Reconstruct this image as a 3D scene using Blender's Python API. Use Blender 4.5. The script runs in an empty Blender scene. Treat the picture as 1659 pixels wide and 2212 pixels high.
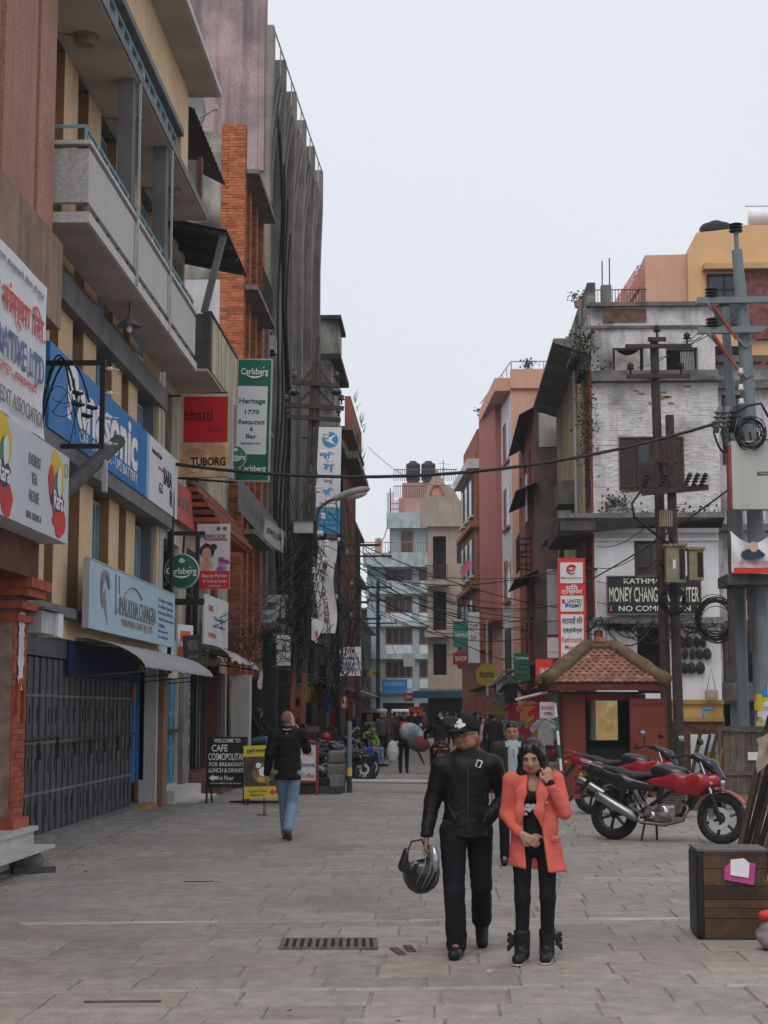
import bpy, math, random
import numpy as np
from mathutils import Vector, Matrix, Euler

random.seed(7)
R = math.radians
SC = bpy.context.scene
COL = SC.collection

# ------------------------------------------------------------------ camera, light, exposure
F, CH = 3500.0, 1.72
TH = math.atan(429 / F)
PS = math.atan(125.5 / math.hypot(F, 429))
cam_d = bpy.data.cameras.new('camera')
cam_d.sensor_fit = 'VERTICAL'
cam_d.sensor_height = 24
cam_d.lens = 24 * F / 2212
cam_d.clip_end = 3000
cam_d.clip_start = 0.2
cam = bpy.data.objects.new('camera', cam_d)
cam.location = (0, 0, CH)
cam.rotation_euler = (R(90) + TH, 0, PS)
COL.objects.link(cam)
SC.camera = cam

W = bpy.data.worlds.new('World')
SC.world = W
W.use_nodes = True
wt = W.node_tree
bg = wt.nodes['Background']
sky = wt.nodes.new('ShaderNodeTexSky')
sky.sky_type = 'NISHITA'
sky.sun_disc = False
sky.sun_elevation = R(58)
sky.sun_rotation = R(200)
sky.dust_density = 4.0
sky.air_density = 1.2
hs = wt.nodes.new('ShaderNodeHueSaturation')
hs.inputs['Saturation'].default_value = 0.35
wt.links.new(sky.outputs[0], hs.inputs['Color'])
mx = wt.nodes.new('ShaderNodeMix')
mx.data_type = 'RGBA'
mx.inputs['Factor'].default_value = 0.88            # cloud cover: an even pale overcast
cl_n = wt.nodes.new('ShaderNodeTexNoise')
cl_n.inputs['Scale'].default_value = 1.6
cl_n.inputs['Detail'].default_value = 3
cl_r = wt.nodes.new('ShaderNodeValToRGB')
cl_r.color_ramp.elements[0].position = 0.3
cl_r.color_ramp.elements[0].color = (7.7, 8.15, 9.1, 1)
cl_r.color_ramp.elements[1].position = 0.7
cl_r.color_ramp.elements[1].color = (8.5, 8.85, 9.55, 1)
wt.links.new(cl_n.outputs['Fac'], cl_r.inputs['Fac'])
wt.links.new(hs.outputs[0], mx.inputs['A'])
wt.links.new(cl_r.outputs[0], mx.inputs['B'])
wt.links.new(mx.outputs['Result'], bg.inputs['Color'])
bg.inputs['Strength'].default_value = 0.1

sun_d = bpy.data.lights.new('sun', 'SUN')
sun_d.energy = 1.4
sun_d.angle = R(40)
sun_d.color = (1, 0.96, 0.9)
sun = bpy.data.objects.new('sun', sun_d)
sun.rotation_euler = (R(32), 0, R(-20))
COL.objects.link(sun)

SC.view_settings.view_transform = 'Standard'
SC.view_settings.look = 'None'
SC.view_settings.exposure = 0.06
SC.view_settings.gamma = 1
SC.view_settings.use_curve_mapping = False
SC.render.engine = 'CYCLES'
SC.cycles.max_bounces = 5
SC.cycles.diffuse_bounces = 3
SC.cycles.use_denoising = True

# ------------------------------------------------------------------ surveying: photograph point -> world point on a known plane
def ray(u, v):
    x, y = u - 829.5, 1106 - v
    h = F * math.cos(TH) - y * math.sin(TH)
    z = F * math.sin(TH) + y * math.cos(TH)
    c, s = math.cos(PS), math.sin(PS)
    return Vector((x * c - h * s, x * s + h * c, z))
def aY(u, v, Y):
    d = ray(u, v)
    return Vector((0, 0, CH)) + d * (Y / d.y)
def aX(u, v, X):
    d = ray(u, v)
    return Vector((0, 0, CH)) + d * (X / d.x)
def aG(u, v, z=0):
    d = ray(u, v)
    return Vector((0, 0, CH)) + d * ((z - CH) / d.z)

# ------------------------------------------------------------------ materials
MATS = {}
def mat(name, col, rough=0.75, var=0.15, scale=2.5, bump=0.0, bscale=40, streak=0.0, dirt=(0.03, 0.028, 0.026), rnd=0.0, metal=0.0,
        spec=0.3, patch=0.0, pcol=(0.2, 0.19, 0.18), pscale=0.9, trans=0.0, ramp=(0.45, 0.72), sdir=(7, 7, 0.5)):
    if name in MATS:
        return MATS[name]
    m = bpy.data.materials.new(name)
    m.use_nodes = True
    t = m.node_tree
    b = t.nodes['Principled BSDF']
    b.inputs['Roughness'].default_value = rough
    b.inputs['Metallic'].default_value = metal
    b.inputs['Specular IOR Level'].default_value = spec
    L = t.links.new
    tc = t.nodes.new('ShaderNodeNewGeometry')
    oi = t.nodes.new('ShaderNodeObjectInfo')
    def noise(sc, det=4, vec=None):
        n = t.nodes.new('ShaderNodeTexNoise')
        n.inputs['Scale'].default_value = sc
        n.inputs['Detail'].default_value = det
        L(vec or tc.outputs['Position'], n.inputs['Vector'])
        return n.outputs['Fac']
    def mixc(fac, a, bb, typ='MIX'):
        n = t.nodes.new('ShaderNodeMix')
        n.data_type = 'RGBA'
        n.blend_type = typ
        if isinstance(fac, float):
            n.inputs['Factor'].default_value = fac
        else:
            L(fac, n.inputs['Factor'])
        for k, q in (('A', a), ('B', bb)):
            if isinstance(q, tuple):
                n.inputs[k].default_value = (*q[:3], 1)
            else:
                L(q, n.inputs[k])
        return n.outputs['Result']
    def ramp_(f, a, bb, amt):
        n = t.nodes.new('ShaderNodeMapRange')
        n.inputs['From Min'].default_value = a
        n.inputs['From Max'].default_value = bb
        n.inputs['To Max'].default_value = amt
        L(f, n.inputs['Value'])
        return n.outputs['Result']
    c = tuple(col)
    out = c
    if var:
        lo = tuple(q * (1 - var) for q in c)
        hi = tuple(min(1, q * (1 + var)) for q in c)
        out = mixc(ramp_(noise(scale, 6), 0.32, 0.68, 1.0), lo, hi)
    if var and bump:            # fine grain over the broad mottling
        gv = ramp_(noise(scale * 11 + 8, 5), 0.3, 0.7, 1.0)
        out = mixc(0.85, out, mixc(gv, (0.72, 0.72, 0.72), (1.22, 1.22, 1.22)), 'MULTIPLY')
    if patch:
        out = mixc(ramp_(noise(pscale, 7), ramp[0], ramp[1], patch), out, tuple(pcol))
    if streak:
        mp = t.nodes.new('ShaderNodeMapping')
        mp.inputs['Scale'].default_value = sdir
        L(tc.outputs['Position'], mp.inputs['Vector'])
        out = mixc(ramp_(noise(1.0, 6, mp.outputs[0]), 0.47, 0.78, streak), out, tuple(dirt))
    if rnd:
        at = t.nodes.new('ShaderNodeAttribute')
        at.attribute_name = 'tone'
        a1 = t.nodes.new('ShaderNodeMath')
        a1.operation = 'MULTIPLY_ADD'
        L(oi.outputs['Random'], a1.inputs[0])
        a1.inputs[1].default_value = 2 * rnd
        a1.inputs[2].default_value = 1 - rnd
        a2 = t.nodes.new('ShaderNodeMath')
        a2.operation = 'MULTIPLY_ADD'
        L(at.outputs['Fac'], a2.inputs[0])
        a2.inputs[1].default_value = 2 * rnd
        L(a1.outputs[0], a2.inputs[2])
        cb = t.nodes.new('ShaderNodeCombineColor')
        for q in range(3):
            L(a2.outputs[0], cb.inputs[q])
        out = mixc(1.0, out, cb.outputs[0], 'MULTIPLY')
    if isinstance(out, tuple):
        b.inputs['Base Color'].default_value = (*out[:3], 1)
    else:
        L(out, b.inputs['Base Color'])
    if bump:
        bn = t.nodes.new('ShaderNodeBump')
        bn.inputs['Strength'].default_value = bump
        bn.inputs['Distance'].default_value = 0.02
        L(noise(bscale, 5), bn.inputs['Height'])
        L(bn.outputs[0], b.inputs['Normal'])
    if trans:
        b.inputs['Transmission Weight'].default_value = trans
    MATS[name] = m
    return m

def srgb(r, g, b):
    f = lambda q: q / 12.92 if q <= 0.04045 else ((q + 0.055) / 1.055) ** 2.4
    return (f(r / 255), f(g / 255), f(b / 255))

# ------------------------------------------------------------------ mesh building
class MB:
    def __init__(s):
        s.v, s.f, s.m, s.sm, s.tone, s.cur = [], [], [], [], [], 0
        s.T = None
        s.smooth = False
        s.t = 0.0
    def add(s, vs, fs):
        o = len(s.v)
        if s.T is not None:
            vs = [tuple(s.T @ Vector(q)) for q in vs]
        s.v += [tuple(q) for q in vs]
        for f in fs:
            s.f.append([o + i for i in f])
            s.m.append(s.cur)
            s.sm.append(s.smooth)
            s.tone.append(s.t)
        return s
    def box(s, x0, x1, y0, y1, z0, z1):
        vs = [(x, y, z) for z in (z0, z1) for y in (y0, y1) for x in (x0, x1)]
        return s.add(vs, [(0, 2, 3, 1), (4, 5, 7, 6), (0, 1, 5, 4), (2, 6, 7, 3), (0, 4, 6, 2), (1, 3, 7, 5)])
    def bar(s, a, b, w, h=None, up=(0, 0, 1)):
        a, b = Vector(a), Vector(b)
        h = h or w
        d = (b - a).normalized()
        u = Vector(up)
        if abs(d.dot(u)) > 0.98:
            u = Vector((1, 0, 0))
        sx = d.cross(u).normalized()
        sz = sx.cross(d).normalized()
        vs = []
        for p in (a, b):
            for i, j in ((-1, -1), (1, -1), (1, 1), (-1, 1)):
                vs.append(p + sx * (w / 2 * i) + sz * (h / 2 * j))
        return s.add(vs, [(0, 3, 2, 1), (4, 5, 6, 7), (0, 1, 5, 4), (1, 2, 6, 5), (2, 3, 7, 6), (3, 0, 4, 7)])
    def tube(s, pts, r, n=8, cap=True):
        pts = [Vector(p) for p in pts]
        k = len(pts)
        rs = r if isinstance(r, (list, tuple)) else [r] * k
        vs = []
        pu = None
        for i, p in enumerate(pts):
            d = (pts[min(i + 1, k - 1)] - pts[max(i - 1, 0)])
            d = d.normalized() if d.length > 1e-9 else Vector((0, 0, 1))
            if pu is None:
                u = Vector((0, 0, 1)) if abs(d.z) < 0.9 else Vector((1, 0, 0))
            else:
                u = pu
            sx = d.cross(u)
            if sx.length < 1e-6:
                sx = d.cross(Vector((0, 1, 0)))
            sx.normalize()
            sz = sx.cross(d).normalized()
            pu = sz
            for q in range(n):
                a = 2 * math.pi * q / n
                vs.append(p + (sx * math.cos(a) + sz * math.sin(a)) * rs[i])
        fs = []
        for i in range(k - 1):
            for q in range(n):
                q2 = (q + 1) % n
                fs.append((i * n + q, i * n + q2, (i + 1) * n + q2, (i + 1) * n + q))
        if cap:
            fs.append(tuple(range(n))[::-1])
            fs.append(tuple((k - 1) * n + q for q in range(n)))
        return s.add(vs, fs)
    def cyl(s, a, b, r, r2=None, n=12):
        return s.tube([a, b], [r, r if r2 is None else r2], n)
    def lathe(s, prof, n=20, c=(0, 0, 0), axis='z', arc=None):
        vs, k = [], len(prof)
        full = arc is None
        m_ = n if full else n + 1
        for q in range(m_):
            a = (2 * math.pi * q / n) if full else arc[0] + (arc[1] - arc[0]) * q / n
            for r, h in prof:
                x, y, z = r * math.cos(a), r * math.sin(a), h
                if axis == 'x':
                    x, y, z = h, r * math.cos(a), r * math.sin(a)
                elif axis == 'y':
                    x, y, z = r * math.cos(a), h, r * math.sin(a)
                vs.append((x + c[0], y + c[1], z + c[2]))
        fs = []
        for q in range(n):
            q2 = (q + 1) % m_
            for i in range(k - 1):
                fs.append((q * k + i, q2 * k + i, q2 * k + i + 1, q * k + i + 1))
        return s.add(vs, fs)
    def prism(s, poly, d, cap=True):
        n = len(poly)
        d = Vector(d)
        vs = [Vector(p) for p in poly] + [Vector(p) + d for p in poly]
        fs = [(i, (i + 1) % n, n + (i + 1) % n, n + i) for i in range(n)]
        if cap:
            fs += [tuple(range(n))[::-1], tuple(range(n, 2 * n))]
        return s.add(vs, fs)
    def sheet(s, rows):
        k = len(rows[0])
        vs = [p for r in rows for p in r]
        fs = [(i * k + j, i * k + j + 1, (i + 1) * k + j + 1, (i + 1) * k + j) for i in range(len(rows) - 1) for j in range(k - 1)]
        return s.add(vs, fs)
    def mesh(s, name, mats):
        me = bpy.data.meshes.new(name)
        me.from_pydata(s.v, [], s.f)
        for m in (mats if isinstance(mats, (list, tuple)) else [mats]):
            me.materials.append(m)
        me.polygons.foreach_set('material_index', s.m)
        me.polygons.foreach_set('use_smooth', s.sm)
        if any(s.tone):
            a = me.attributes.new('tone', 'FLOAT', 'FACE')
            a.data.foreach_set('value', s.tone)
        me.update()
        return me
    def build(s, name, mats, parent=None, **kw):
        return obj(name, s.mesh(name, mats), parent, **kw)

def obj(name, me, parent=None, loc=None, rot=None, kind=None, label=None, cat=None, group=None):
    o = bpy.data.objects.new(name, me)
    COL.objects.link(o)
    if parent:
        o.parent = parent
    if loc is not None:
        o.location = loc
    if rot is not None:
        o.rotation_euler = rot
    tag(o, label, cat, group, kind)
    return o
def tag(o, label=None, cat=None, group=None, kind=None):
    if label: o['label'] = label
    if cat: o['category'] = cat
    if group: o['group'] = group
    if kind: o['kind'] = kind
    return o
def thing(name, label, cat, loc=(0, 0, 0), rz=0.0, group=None):
    o = bpy.data.objects.new(name, None)
    o.empty_display_size = 0.2
    COL.objects.link(o)
    o.location = loc
    o.rotation_euler = (0, 0, rz)
    return tag(o, label, cat, group)
def dup(root, loc, rz=None, label=None, group=None):
    def cp(o, parent):
        c = o.copy()
        COL.objects.link(c)
        c.parent = parent
        for ch in list(o.children):
            cp(ch, c)
        return c
    c = cp(root, None)
    c.location = loc
    if rz is not None:
        c.rotation_euler = (0, 0, rz)
    return tag(c, label, None, group)
def B(name, m, parent, *boxes, **kw):
    mb = MB()
    for b in boxes:
        mb.box(*b)
    return mb.build(name, m, parent, **kw)

FIT = []
def text(s, parent, x, z, w, h, m, y=-0.012, bold=0.0, name='lettering', ext=0.002, shear=0.0, rot=(math.pi / 2, 0, 0), roll=0.0):
    """lettering on a board whose local x runs along it and whose front faces local -y; x, z = centre, w, h = size"""
    c = bpy.data.curves.new(name, 'FONT')
    c.body = s
    c.align_x = 'CENTER'
    c.align_y = 'CENTER'
    c.extrude = ext
    c.offset = bold
    c.shear = shear
    c.resolution_u = 3
    c.materials.append(m)
    o = bpy.data.objects.new(name, c)
    COL.objects.link(o)
    o.parent = parent
    o.location = (x, y, z)
    o.rotation_euler = (rot[0], rot[1] + roll, rot[2])
    FIT.append((o, w, h))
    return o
def fit_texts():
    """size every lettering to its box and turn it into plain mesh"""
    bpy.context.view_layer.update()
    dg = bpy.context.evaluated_depsgraph_get()
    for o, w, h in FIT:
        me = bpy.data.meshes.new_from_object(o.evaluated_get(dg))
        v = np.empty(len(me.vertices) * 3, np.float32)
        me.vertices.foreach_get('co', v)
        v = v.reshape(-1, 3)
        if len(v):
            lo, hi = v.min(0), v.max(0)
            d = np.maximum(hi - lo, 1e-6)
            v = (v - (lo + hi) / 2) * np.array([w / d[0], h / d[1], 1])
            me.vertices.foreach_set('co', v.astype(np.float32).ravel())
        n = obj('lettering', me, o.parent, loc=o.location, rot=o.rotation_euler)
        n.name = o.name.split('.')[0]
        bpy.data.objects.remove(o)
def rebase(root, dx=0.0, dy=0.0):
    """move a thing's origin along its own axes without moving its parts"""
    c, q = math.cos(root.rotation_euler[2]), math.sin(root.rotation_euler[2])
    root.location.x += c * dx - q * dy
    root.location.y += q * dx + c * dy
    for ch in root.children:
        ch.location.x -= dx
        ch.location.y -= dy

def wall_holes(mb, w, z0, z1, holes, depth=0.25, x0=0.0, y=0.0):
    """front sheet of a wall at local y with reveals going back (+y) round each hole (x0, x1, z0, z1)"""
    xs = sorted({x0, w} | {q for h in holes for q in h[:2] if x0 < q < w})
    zs = sorted({z0, z1} | {q for h in holes for q in h[2:4] if z0 < q < z1})
    for i in range(len(xs) - 1):
        for j in range(len(zs) - 1):
            cx, cz = (xs[i] + xs[i + 1]) / 2, (zs[j] + zs[j + 1]) / 2
            if any(h[0] < cx < h[1] and h[2] < cz < h[3] for h in holes):
                continue
            mb.add([(xs[i], y, zs[j]), (xs[i + 1], y, zs[j]), (xs[i + 1], y, zs[j + 1]), (xs[i], y, zs[j + 1])], [(0, 1, 2, 3)])
    for a, b, c, d in [h[:4] for h in holes]:
        mb.add([(a, y, c), (b, y, c), (b, y, d), (a, y, d), (a, y + depth, c), (b, y + depth, c), (b, y + depth, d), (a, y + depth, d)],
               [(0, 4, 5, 1), (1, 5, 6, 2), (2, 6, 7, 3), (3, 7, 4, 0)])
    return mb

def window(parent, x0, x1, z0, z1, y, fm, pm, bars=1, hb=(0.33,), fw=0.05, name='window', deep=0.05):
    """casement: the frame is the part, its pane a sub-part"""
    mb = MB()
    mb.box(x0, x0 + fw, y - deep, y + 0.02, z0, z1).box(x1 - fw, x1, y - deep, y + 0.02, z0, z1)
    mb.box(x0 + fw, x1 - fw, y - deep, y + 0.02, z0, z0 + fw).box(x0 + fw, x1 - fw, y - deep, y + 0.02, z1 - fw, z1)
    for k in range(bars):
        c = x0 + (x1 - x0) * (k + 1) / (bars + 1)
        mb.box(c - fw * 0.45, c + fw * 0.45, y - deep + 0.004, y + 0.016, z0 + fw, z1 - fw)
    for q in hb:
        c = z0 + (z1 - z0) * q
        mb.box(x0 + fw, x1 - fw, y - deep + 0.008, y + 0.012, c - fw * 0.4, c + fw * 0.4)
    o = mb.build(name, fm, parent)
    p = MB()
    p.add([(x0 + fw * .5, y, z0 + fw * .5), (x1 - fw * .5, y, z0 + fw * .5), (x1 - fw * .5, y, z1 - fw * .5), (x0 + fw * .5, y, z1 - fw * .5)], [(0, 1, 2, 3)])
    p.build('pane', pm, o)
    return o

def bricks(parent, name, m, x0, x1, z0, z1, y, bw=0.23, bh=0.075, gap=0.012, holes=(), limit=300, proud=0.02, jit=0.006, deep=0.03, rng=None):
    """courses of bricks on the face at local y: up to `limit` single parts, the rest one joined part"""
    rng = rng or random.Random(5)
    cells = []
    nz = max(1, round((z1 - z0) / bh))
    hz = (z1 - z0) / nz
    for j in range(nz):
        za, zb = z0 + j * hz, z0 + (j + 1) * hz
        x = x0 - (bw / 2 if j % 2 else 0)
        while x < x1 - 0.01:
            a, b = max(x, x0), min(x + bw, x1)
            x += bw
            if b - a < 0.04:
                continue
            if any(a < h[1] and b > h[0] and za < h[3] and zb > h[2] for h in holes):
                continue
            cells.append((a + gap / 2, b - gap / 2, za + gap / 2, zb - gap / 2))
    rng.shuffle(cells)
    cache = {}
    rest = MB()
    for i, (a, b, c, d) in enumerate(cells):
        yy = y - proud + rng.uniform(-jit, jit)
        if i < limit:
            key = (round(b - a, 3), round(d - c, 3))
            if key not in cache:
                w, h = b - a, d - c
                mb = MB()
                e = 0.006
                mb.add([(0, 0, 0), (w, 0, 0), (w, 0, h), (0, 0, h), (-e, deep, -e), (w + e, deep, -e), (w + e, deep, h + e), (-e, deep, h + e)],
                       [(0, 1, 2, 3), (0, 4, 5, 1), (1, 5, 6, 2), (2, 6, 7, 3), (3, 7, 4, 0)])
                cache[key] = mb.mesh(name, m)
            obj(name, cache[key], parent, loc=(a, yy, c))
        else:
            rest.t = rng.uniform(-0.5, 0.5)
            w, h, e = b - a, d - c, 0.006
            rest.add([(a, yy, c), (b, yy, c), (b, yy, d), (a, yy, d), (a - e, yy + deep, c - e), (b + e, yy + deep, c - e), (b + e, yy + deep, d + e), (a - e, yy + deep, d + e)],
                     [(0, 1, 2, 3), (0, 4, 5, 1), (1, 5, 6, 2), (2, 6, 7, 3), (3, 7, 4, 0)])
    if rest.f:
        rest.build('brickwork', m, parent, kind='stuff')

# ------------------------------------------------------------------ soft bodies: signed distance field -> surface nets
def nets(d, o, h):
    """surface mesh of the zero level of grid d (origin o, step h)"""
    s = d < 0
    nx, ny, nz = d.shape
    c = s[:-1, :-1, :-1].astype(np.int8)
    tot = np.zeros(c.shape, np.int8)
    for i in (0, 1):
        for j in (0, 1):
            for k in (0, 1):
                tot += s[i:nx - 1 + i, j:ny - 1 + j, k:nz - 1 + k]
    cells = np.argwhere((tot > 0) & (tot < 8))
    idx = -np.ones(c.shape, np.int64)
    idx[tuple(cells.T)] = np.arange(len(cells))
    acc = np.zeros((len(cells), 3))
    cnt = np.zeros(len(cells))
    cor = [(i, j, k) for i in (0, 1) for j in (0, 1) for k in (0, 1)]
    for a in range(8):
        for b in range(a + 1, 8):
            if sum(abs(p - q) for p, q in zip(cor[a], cor[b])) != 1:
                continue
            ca, cb = np.array(cor[a]), np.array(cor[b])
            da = d[tuple((cells + ca).T)]
            db = d[tuple((cells + cb).T)]
            m = (da < 0) != (db < 0)
            t = np.where(m, da / np.where(da == db, 1, da - db), 0)
            acc += np.where(m[:, None], ca + (cb - ca) * t[:, None], 0)
            cnt += m
    v = (cells + acc / cnt[:, None]) * h + o
    faces = []
    for ax in range(3):
        sl0 = [slice(None)] * 3
        sl1 = [slice(None)] * 3
        sl0[ax] = slice(0, -1)
        sl1[ax] = slice(1, None)
        e = s[tuple(sl0)] != s[tuple(sl1)]
        p = np.argwhere(e)
        u, w = (ax + 1) % 3, (ax + 2) % 3
        ok = (p[:, u] > 0) & (p[:, w] > 0) & (p[:, u] < d.shape[u] - 1) & (p[:, w] < d.shape[w] - 1)
        p = p[ok]
        q = []
        for du, dw in ((-1, -1), (0, -1), (0, 0), (-1, 0)):
            z = p.copy()
            z[:, u] += du
            z[:, w] += dw
            q.append(idx[tuple(z.T)])
        q = np.stack(q, 1)
        fl = s[tuple(p.T)]
        q = np.where(fl[:, None], q, q[:, ::-1])
        faces.append(q)
    return v, np.concatenate(faces)

class SDF:
    """smooth union of tapered capsules and ellipsoids"""
    def __init__(s):
        s.p = []
    def cap(s, a, b, r, r2=None, k=0.02, sc=(1, 1, 1), sub=False):
        s.p.append((np.array(a, float), np.array(b, float), r, r if r2 is None else r2, k, np.array(sc, float), sub, None, None))
        return s
    def chain(s, pts, rs, k=0.02, sc=(1, 1, 1)):
        for i in range(len(pts) - 1):
            s.cap(pts[i], pts[i + 1], rs[i], rs[i + 1], k, sc)
        return s
    def ell(s, c, r, k=0.02, rot=None, sub=False):
        m = None if rot is None else np.array(Euler(rot).to_matrix())
        s.p.append((np.array(c, float), None, 0, 0, k, np.array(r, float), sub, m, None))
        return s
    def rbox(s, c, r, rad=0.02, k=0.02, rot=None, sub=False):
        m = None if rot is None else np.array(Euler(rot).to_matrix())
        s.p.append((np.array(c, float), None, 0, 0, k, np.array(r, float), sub, m, rad))
        return s
    def field(s, lo, hi, h):
        n = np.ceil((hi - lo) / h).astype(int) + 1
        ax = [lo[i] + h * np.arange(n[i]) for i in range(3)]
        D = np.full(n, 1e3, np.float32)
        for a, b, r, r2, k, sc, sub, m, rad in s.p:
            pad = k + 3 * h
            if b is None:
                ext = np.full(3, np.linalg.norm(sc) + (rad or 0)) if m is not None else sc + (rad or 0)
                l_, h_ = a - ext - pad, a + ext + pad
            else:
                q = max(r, r2) * sc
                l_, h_ = np.minimum(a, b) - q - pad, np.maximum(a, b) + q + pad
            i0 = np.clip(np.floor((l_ - lo) / h).astype(int), 0, n)
            i1 = np.clip(np.ceil((h_ - lo) / h).astype(int) + 1, 0, n)
            if (i1 <= i0).any():
                continue
            X, Y, Z = np.meshgrid(*[ax[i][i0[i]:i1[i]] for i in range(3)], indexing='ij')
            P = np.stack([X, Y, Z], -1)
            if b is None:
                q = P - a
                if m is not None:
                    q = q @ m
                if rad is not None:
                    e = np.abs(q) - (sc - rad)
                    d = np.linalg.norm(np.maximum(e, 0), axis=-1) + np.minimum(e.max(-1), 0) - rad
                else:
                    l1 = np.linalg.norm(q / sc, axis=-1)
                    l2 = np.linalg.norm(q / sc ** 2, axis=-1)
                    d = l1 * (l1 - 1) / np.maximum(l2, 1e-6)
            else:
                pa, ba = (P - a) / sc, (b - a) / sc
                t = np.clip((pa @ ba) / max(ba @ ba, 1e-9), 0, 1)
                d = (np.linalg.norm(pa - t[..., None] * ba, axis=-1) - (r + (r2 - r) * t)) * sc.min()
            sl = tuple(slice(i0[i], i1[i]) for i in range(3))
            o = D[sl]
            if sub:
                d = -d
                hh = np.clip(0.5 - 0.5 * (o - d) / k, 0, 1)
                D[sl] = o * (1 - hh) + d * hh + k * hh * (1 - hh)
            else:
                hh = np.clip(0.5 + 0.5 * (o - d) / k, 0, 1)
                D[sl] = o * (1 - hh) + d * hh - k * hh * (1 - hh)
        return D, ax
    def mesh(s, name, mats, h=0.012, cut=None, rule=None, fold=0.0, ffreq=70.0, seed=1, quilt=None):
        ls = [(np.minimum(a, b) - max(r, r2) * sc if b is not None else a - np.linalg.norm(sc) - (rad or 0)) for a, b, r, r2, k, sc, sub, m, rad in s.p if not sub]
        hs_ = [(np.maximum(a, b) + max(r, r2) * sc if b is not None else a + np.linalg.norm(sc) + (rad or 0)) for a, b, r, r2, k, sc, sub, m, rad in s.p if not sub]
        lo, hi = np.min(ls, 0) - 4 * h, np.max(hs_, 0) + 4 * h
        D, ax = s.field(lo, hi, h)
        if fold or cut or quilt:
            X, Y, Z = np.meshgrid(*ax, indexing='ij')
            if fold:
                rg = np.random.RandomState(seed)
                acc = 0
                for q in range(6):          # creases run mostly round the limbs and across the body
                    w = np.array([rg.normal() * 0.45, rg.normal() * 0.3, rg.choice((-1, 1)) * (0.8 + 0.4 * rg.rand())])
                    w /= np.linalg.norm(w)
                    f = ffreq * (0.35, 0.5, 0.8, 1.1, 1.5, 2.0)[q]
                    wz = rg.uniform(0, 6.28)
                    ph = f * (w[0] * X + w[1] * Y + w[2] * Z) + 1.8 * np.sin(11 * Z + 9 * X + wz) + 1.2 * np.sin(17 * X - 8 * Y + 2 * wz) + wz
                    m = 0.5 + 0.5 * np.sin(6 * X + 7 * Z * (1 if q % 2 else -1) + 5 * Y + 3 * wz)
                    acc = acc + m * (np.abs(np.sin(ph * 0.5)) - 0.64) * (1.5, 1.3, 1, .7, .5, .35)[q]
                D = D - fold * 0.8 * acc.astype(np.float32)
            if quilt:
                Z = np.meshgrid(*ax, indexing='ij')[2]
                D = D - (quilt[0] * (np.abs(np.sin(Z * math.pi / quilt[1])) ** 0.6 - 0.6)).astype(np.float32)
            for cc in (cut or []):
                D = np.maximum(D, cc(X, Y, Z).astype(np.float32))
        v, f = nets(D, lo, h)
        me = bpy.data.meshes.new(name)
        me.from_pydata(v.tolist(), [], f.tolist())
        for m in (mats if isinstance(mats, (list, tuple)) else [mats]):
            me.materials.append(m)
        if rule is not None:
            c = v[f].mean(1)
            me.polygons.foreach_set('material_index', rule(c).astype(np.int32))
        me.polygons.foreach_set('use_smooth', np.ones(len(f), bool))
        me.update()
        return me
    def build(s, name, mats, parent, **kw):
        return obj(name, s.mesh(name, mats, **kw), parent)
# ================================================================== palette
M = mat
STONE = [M('stone grey', (0.29, 0.266, 0.24), 0.9, 0.16, 6, 0.3, 60, rnd=0.08, spec=0.12, patch=0.5, pcol=(0.165, 0.154, 0.142), pscale=0.45),
         M('stone blue', (0.272, 0.252, 0.234), 0.9, 0.16, 6, 0.3, 60, rnd=0.08, spec=0.12, patch=0.5, pcol=(0.16, 0.15, 0.14), pscale=0.45),
         M('stone warm', (0.296, 0.266, 0.232), 0.9, 0.16, 6, 0.3, 60, rnd=0.08, spec=0.12, patch=0.5, pcol=(0.168, 0.152, 0.135), pscale=0.45)]
MARBLE = M('pale band stone', (0.34, 0.32, 0.29), 0.8, 0.2, 5, 0.2, 50, rnd=0.2, patch=0.9, pcol=(0.235, 0.22, 0.2), pscale=1.1)
SOIL = M('joint sand', (0.235, 0.208, 0.18), 0.95, 0.3, 8, 0.4, 60)
TAN = M('tan paint', (0.64, 0.45, 0.27), 0.8, 0.1, 1.5, 0.1, 30, streak=0.25, dirt=(0.3, 0.2, 0.11))
BROWN = M('brown paint', (0.3, 0.155, 0.07), 0.8, 0.15, 2)
OFFW = M('off white render', (0.55, 0.52, 0.5), 0.85, 0.1, 2, 0.15, 40, streak=0.35, dirt=(0.25, 0.23, 0.22))
SOFFIT = M('soffit paint', (0.42, 0.37, 0.33), 0.85, 0.14, 1.2, patch=0.3, pcol=(0.3, 0.27, 0.24))
GREYP = M('grey paint', (0.15, 0.148, 0.15), 0.7, 0.2, 2, streak=0.4, dirt=(0.07, 0.07, 0.07))
LILAC = M('pale grey paint', (0.42, 0.41, 0.43), 0.8, 0.15, 2, streak=0.5, dirt=(0.2, 0.19, 0.18))
BLUEFR = M('blue window paint', (0.22, 0.36, 0.42), 0.5, 0.15, 4)
GLASS = M('dark glass', (0.02, 0.024, 0.028), 0.12, 0.2, 3, spec=0.6)
GLASSL = M('pale glass', (0.12, 0.13, 0.14), 0.15, 0.3, 2, spec=0.6)
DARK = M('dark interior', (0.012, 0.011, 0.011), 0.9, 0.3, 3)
BLACK = M('black paint', (0.015, 0.015, 0.016), 0.5, 0.2, 5)
RUST = M('dark rusty steel', (0.045, 0.035, 0.032), 0.7, 0.4, 6, patch=0.5, pcol=(0.1, 0.045, 0.025), pscale=4)
CABLE = M('black cable', (0.012, 0.012, 0.013), 0.5, 0)
PORC = M('white porcelain', (0.6, 0.58, 0.55), 0.3, 0.1, 8)
TERRA = M('terracotta paint', (0.36, 0.18, 0.132), 0.8, 0.12, 1.2, 0.1, 30, streak=0.45, dirt=(0.18, 0.095, 0.075))
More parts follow.
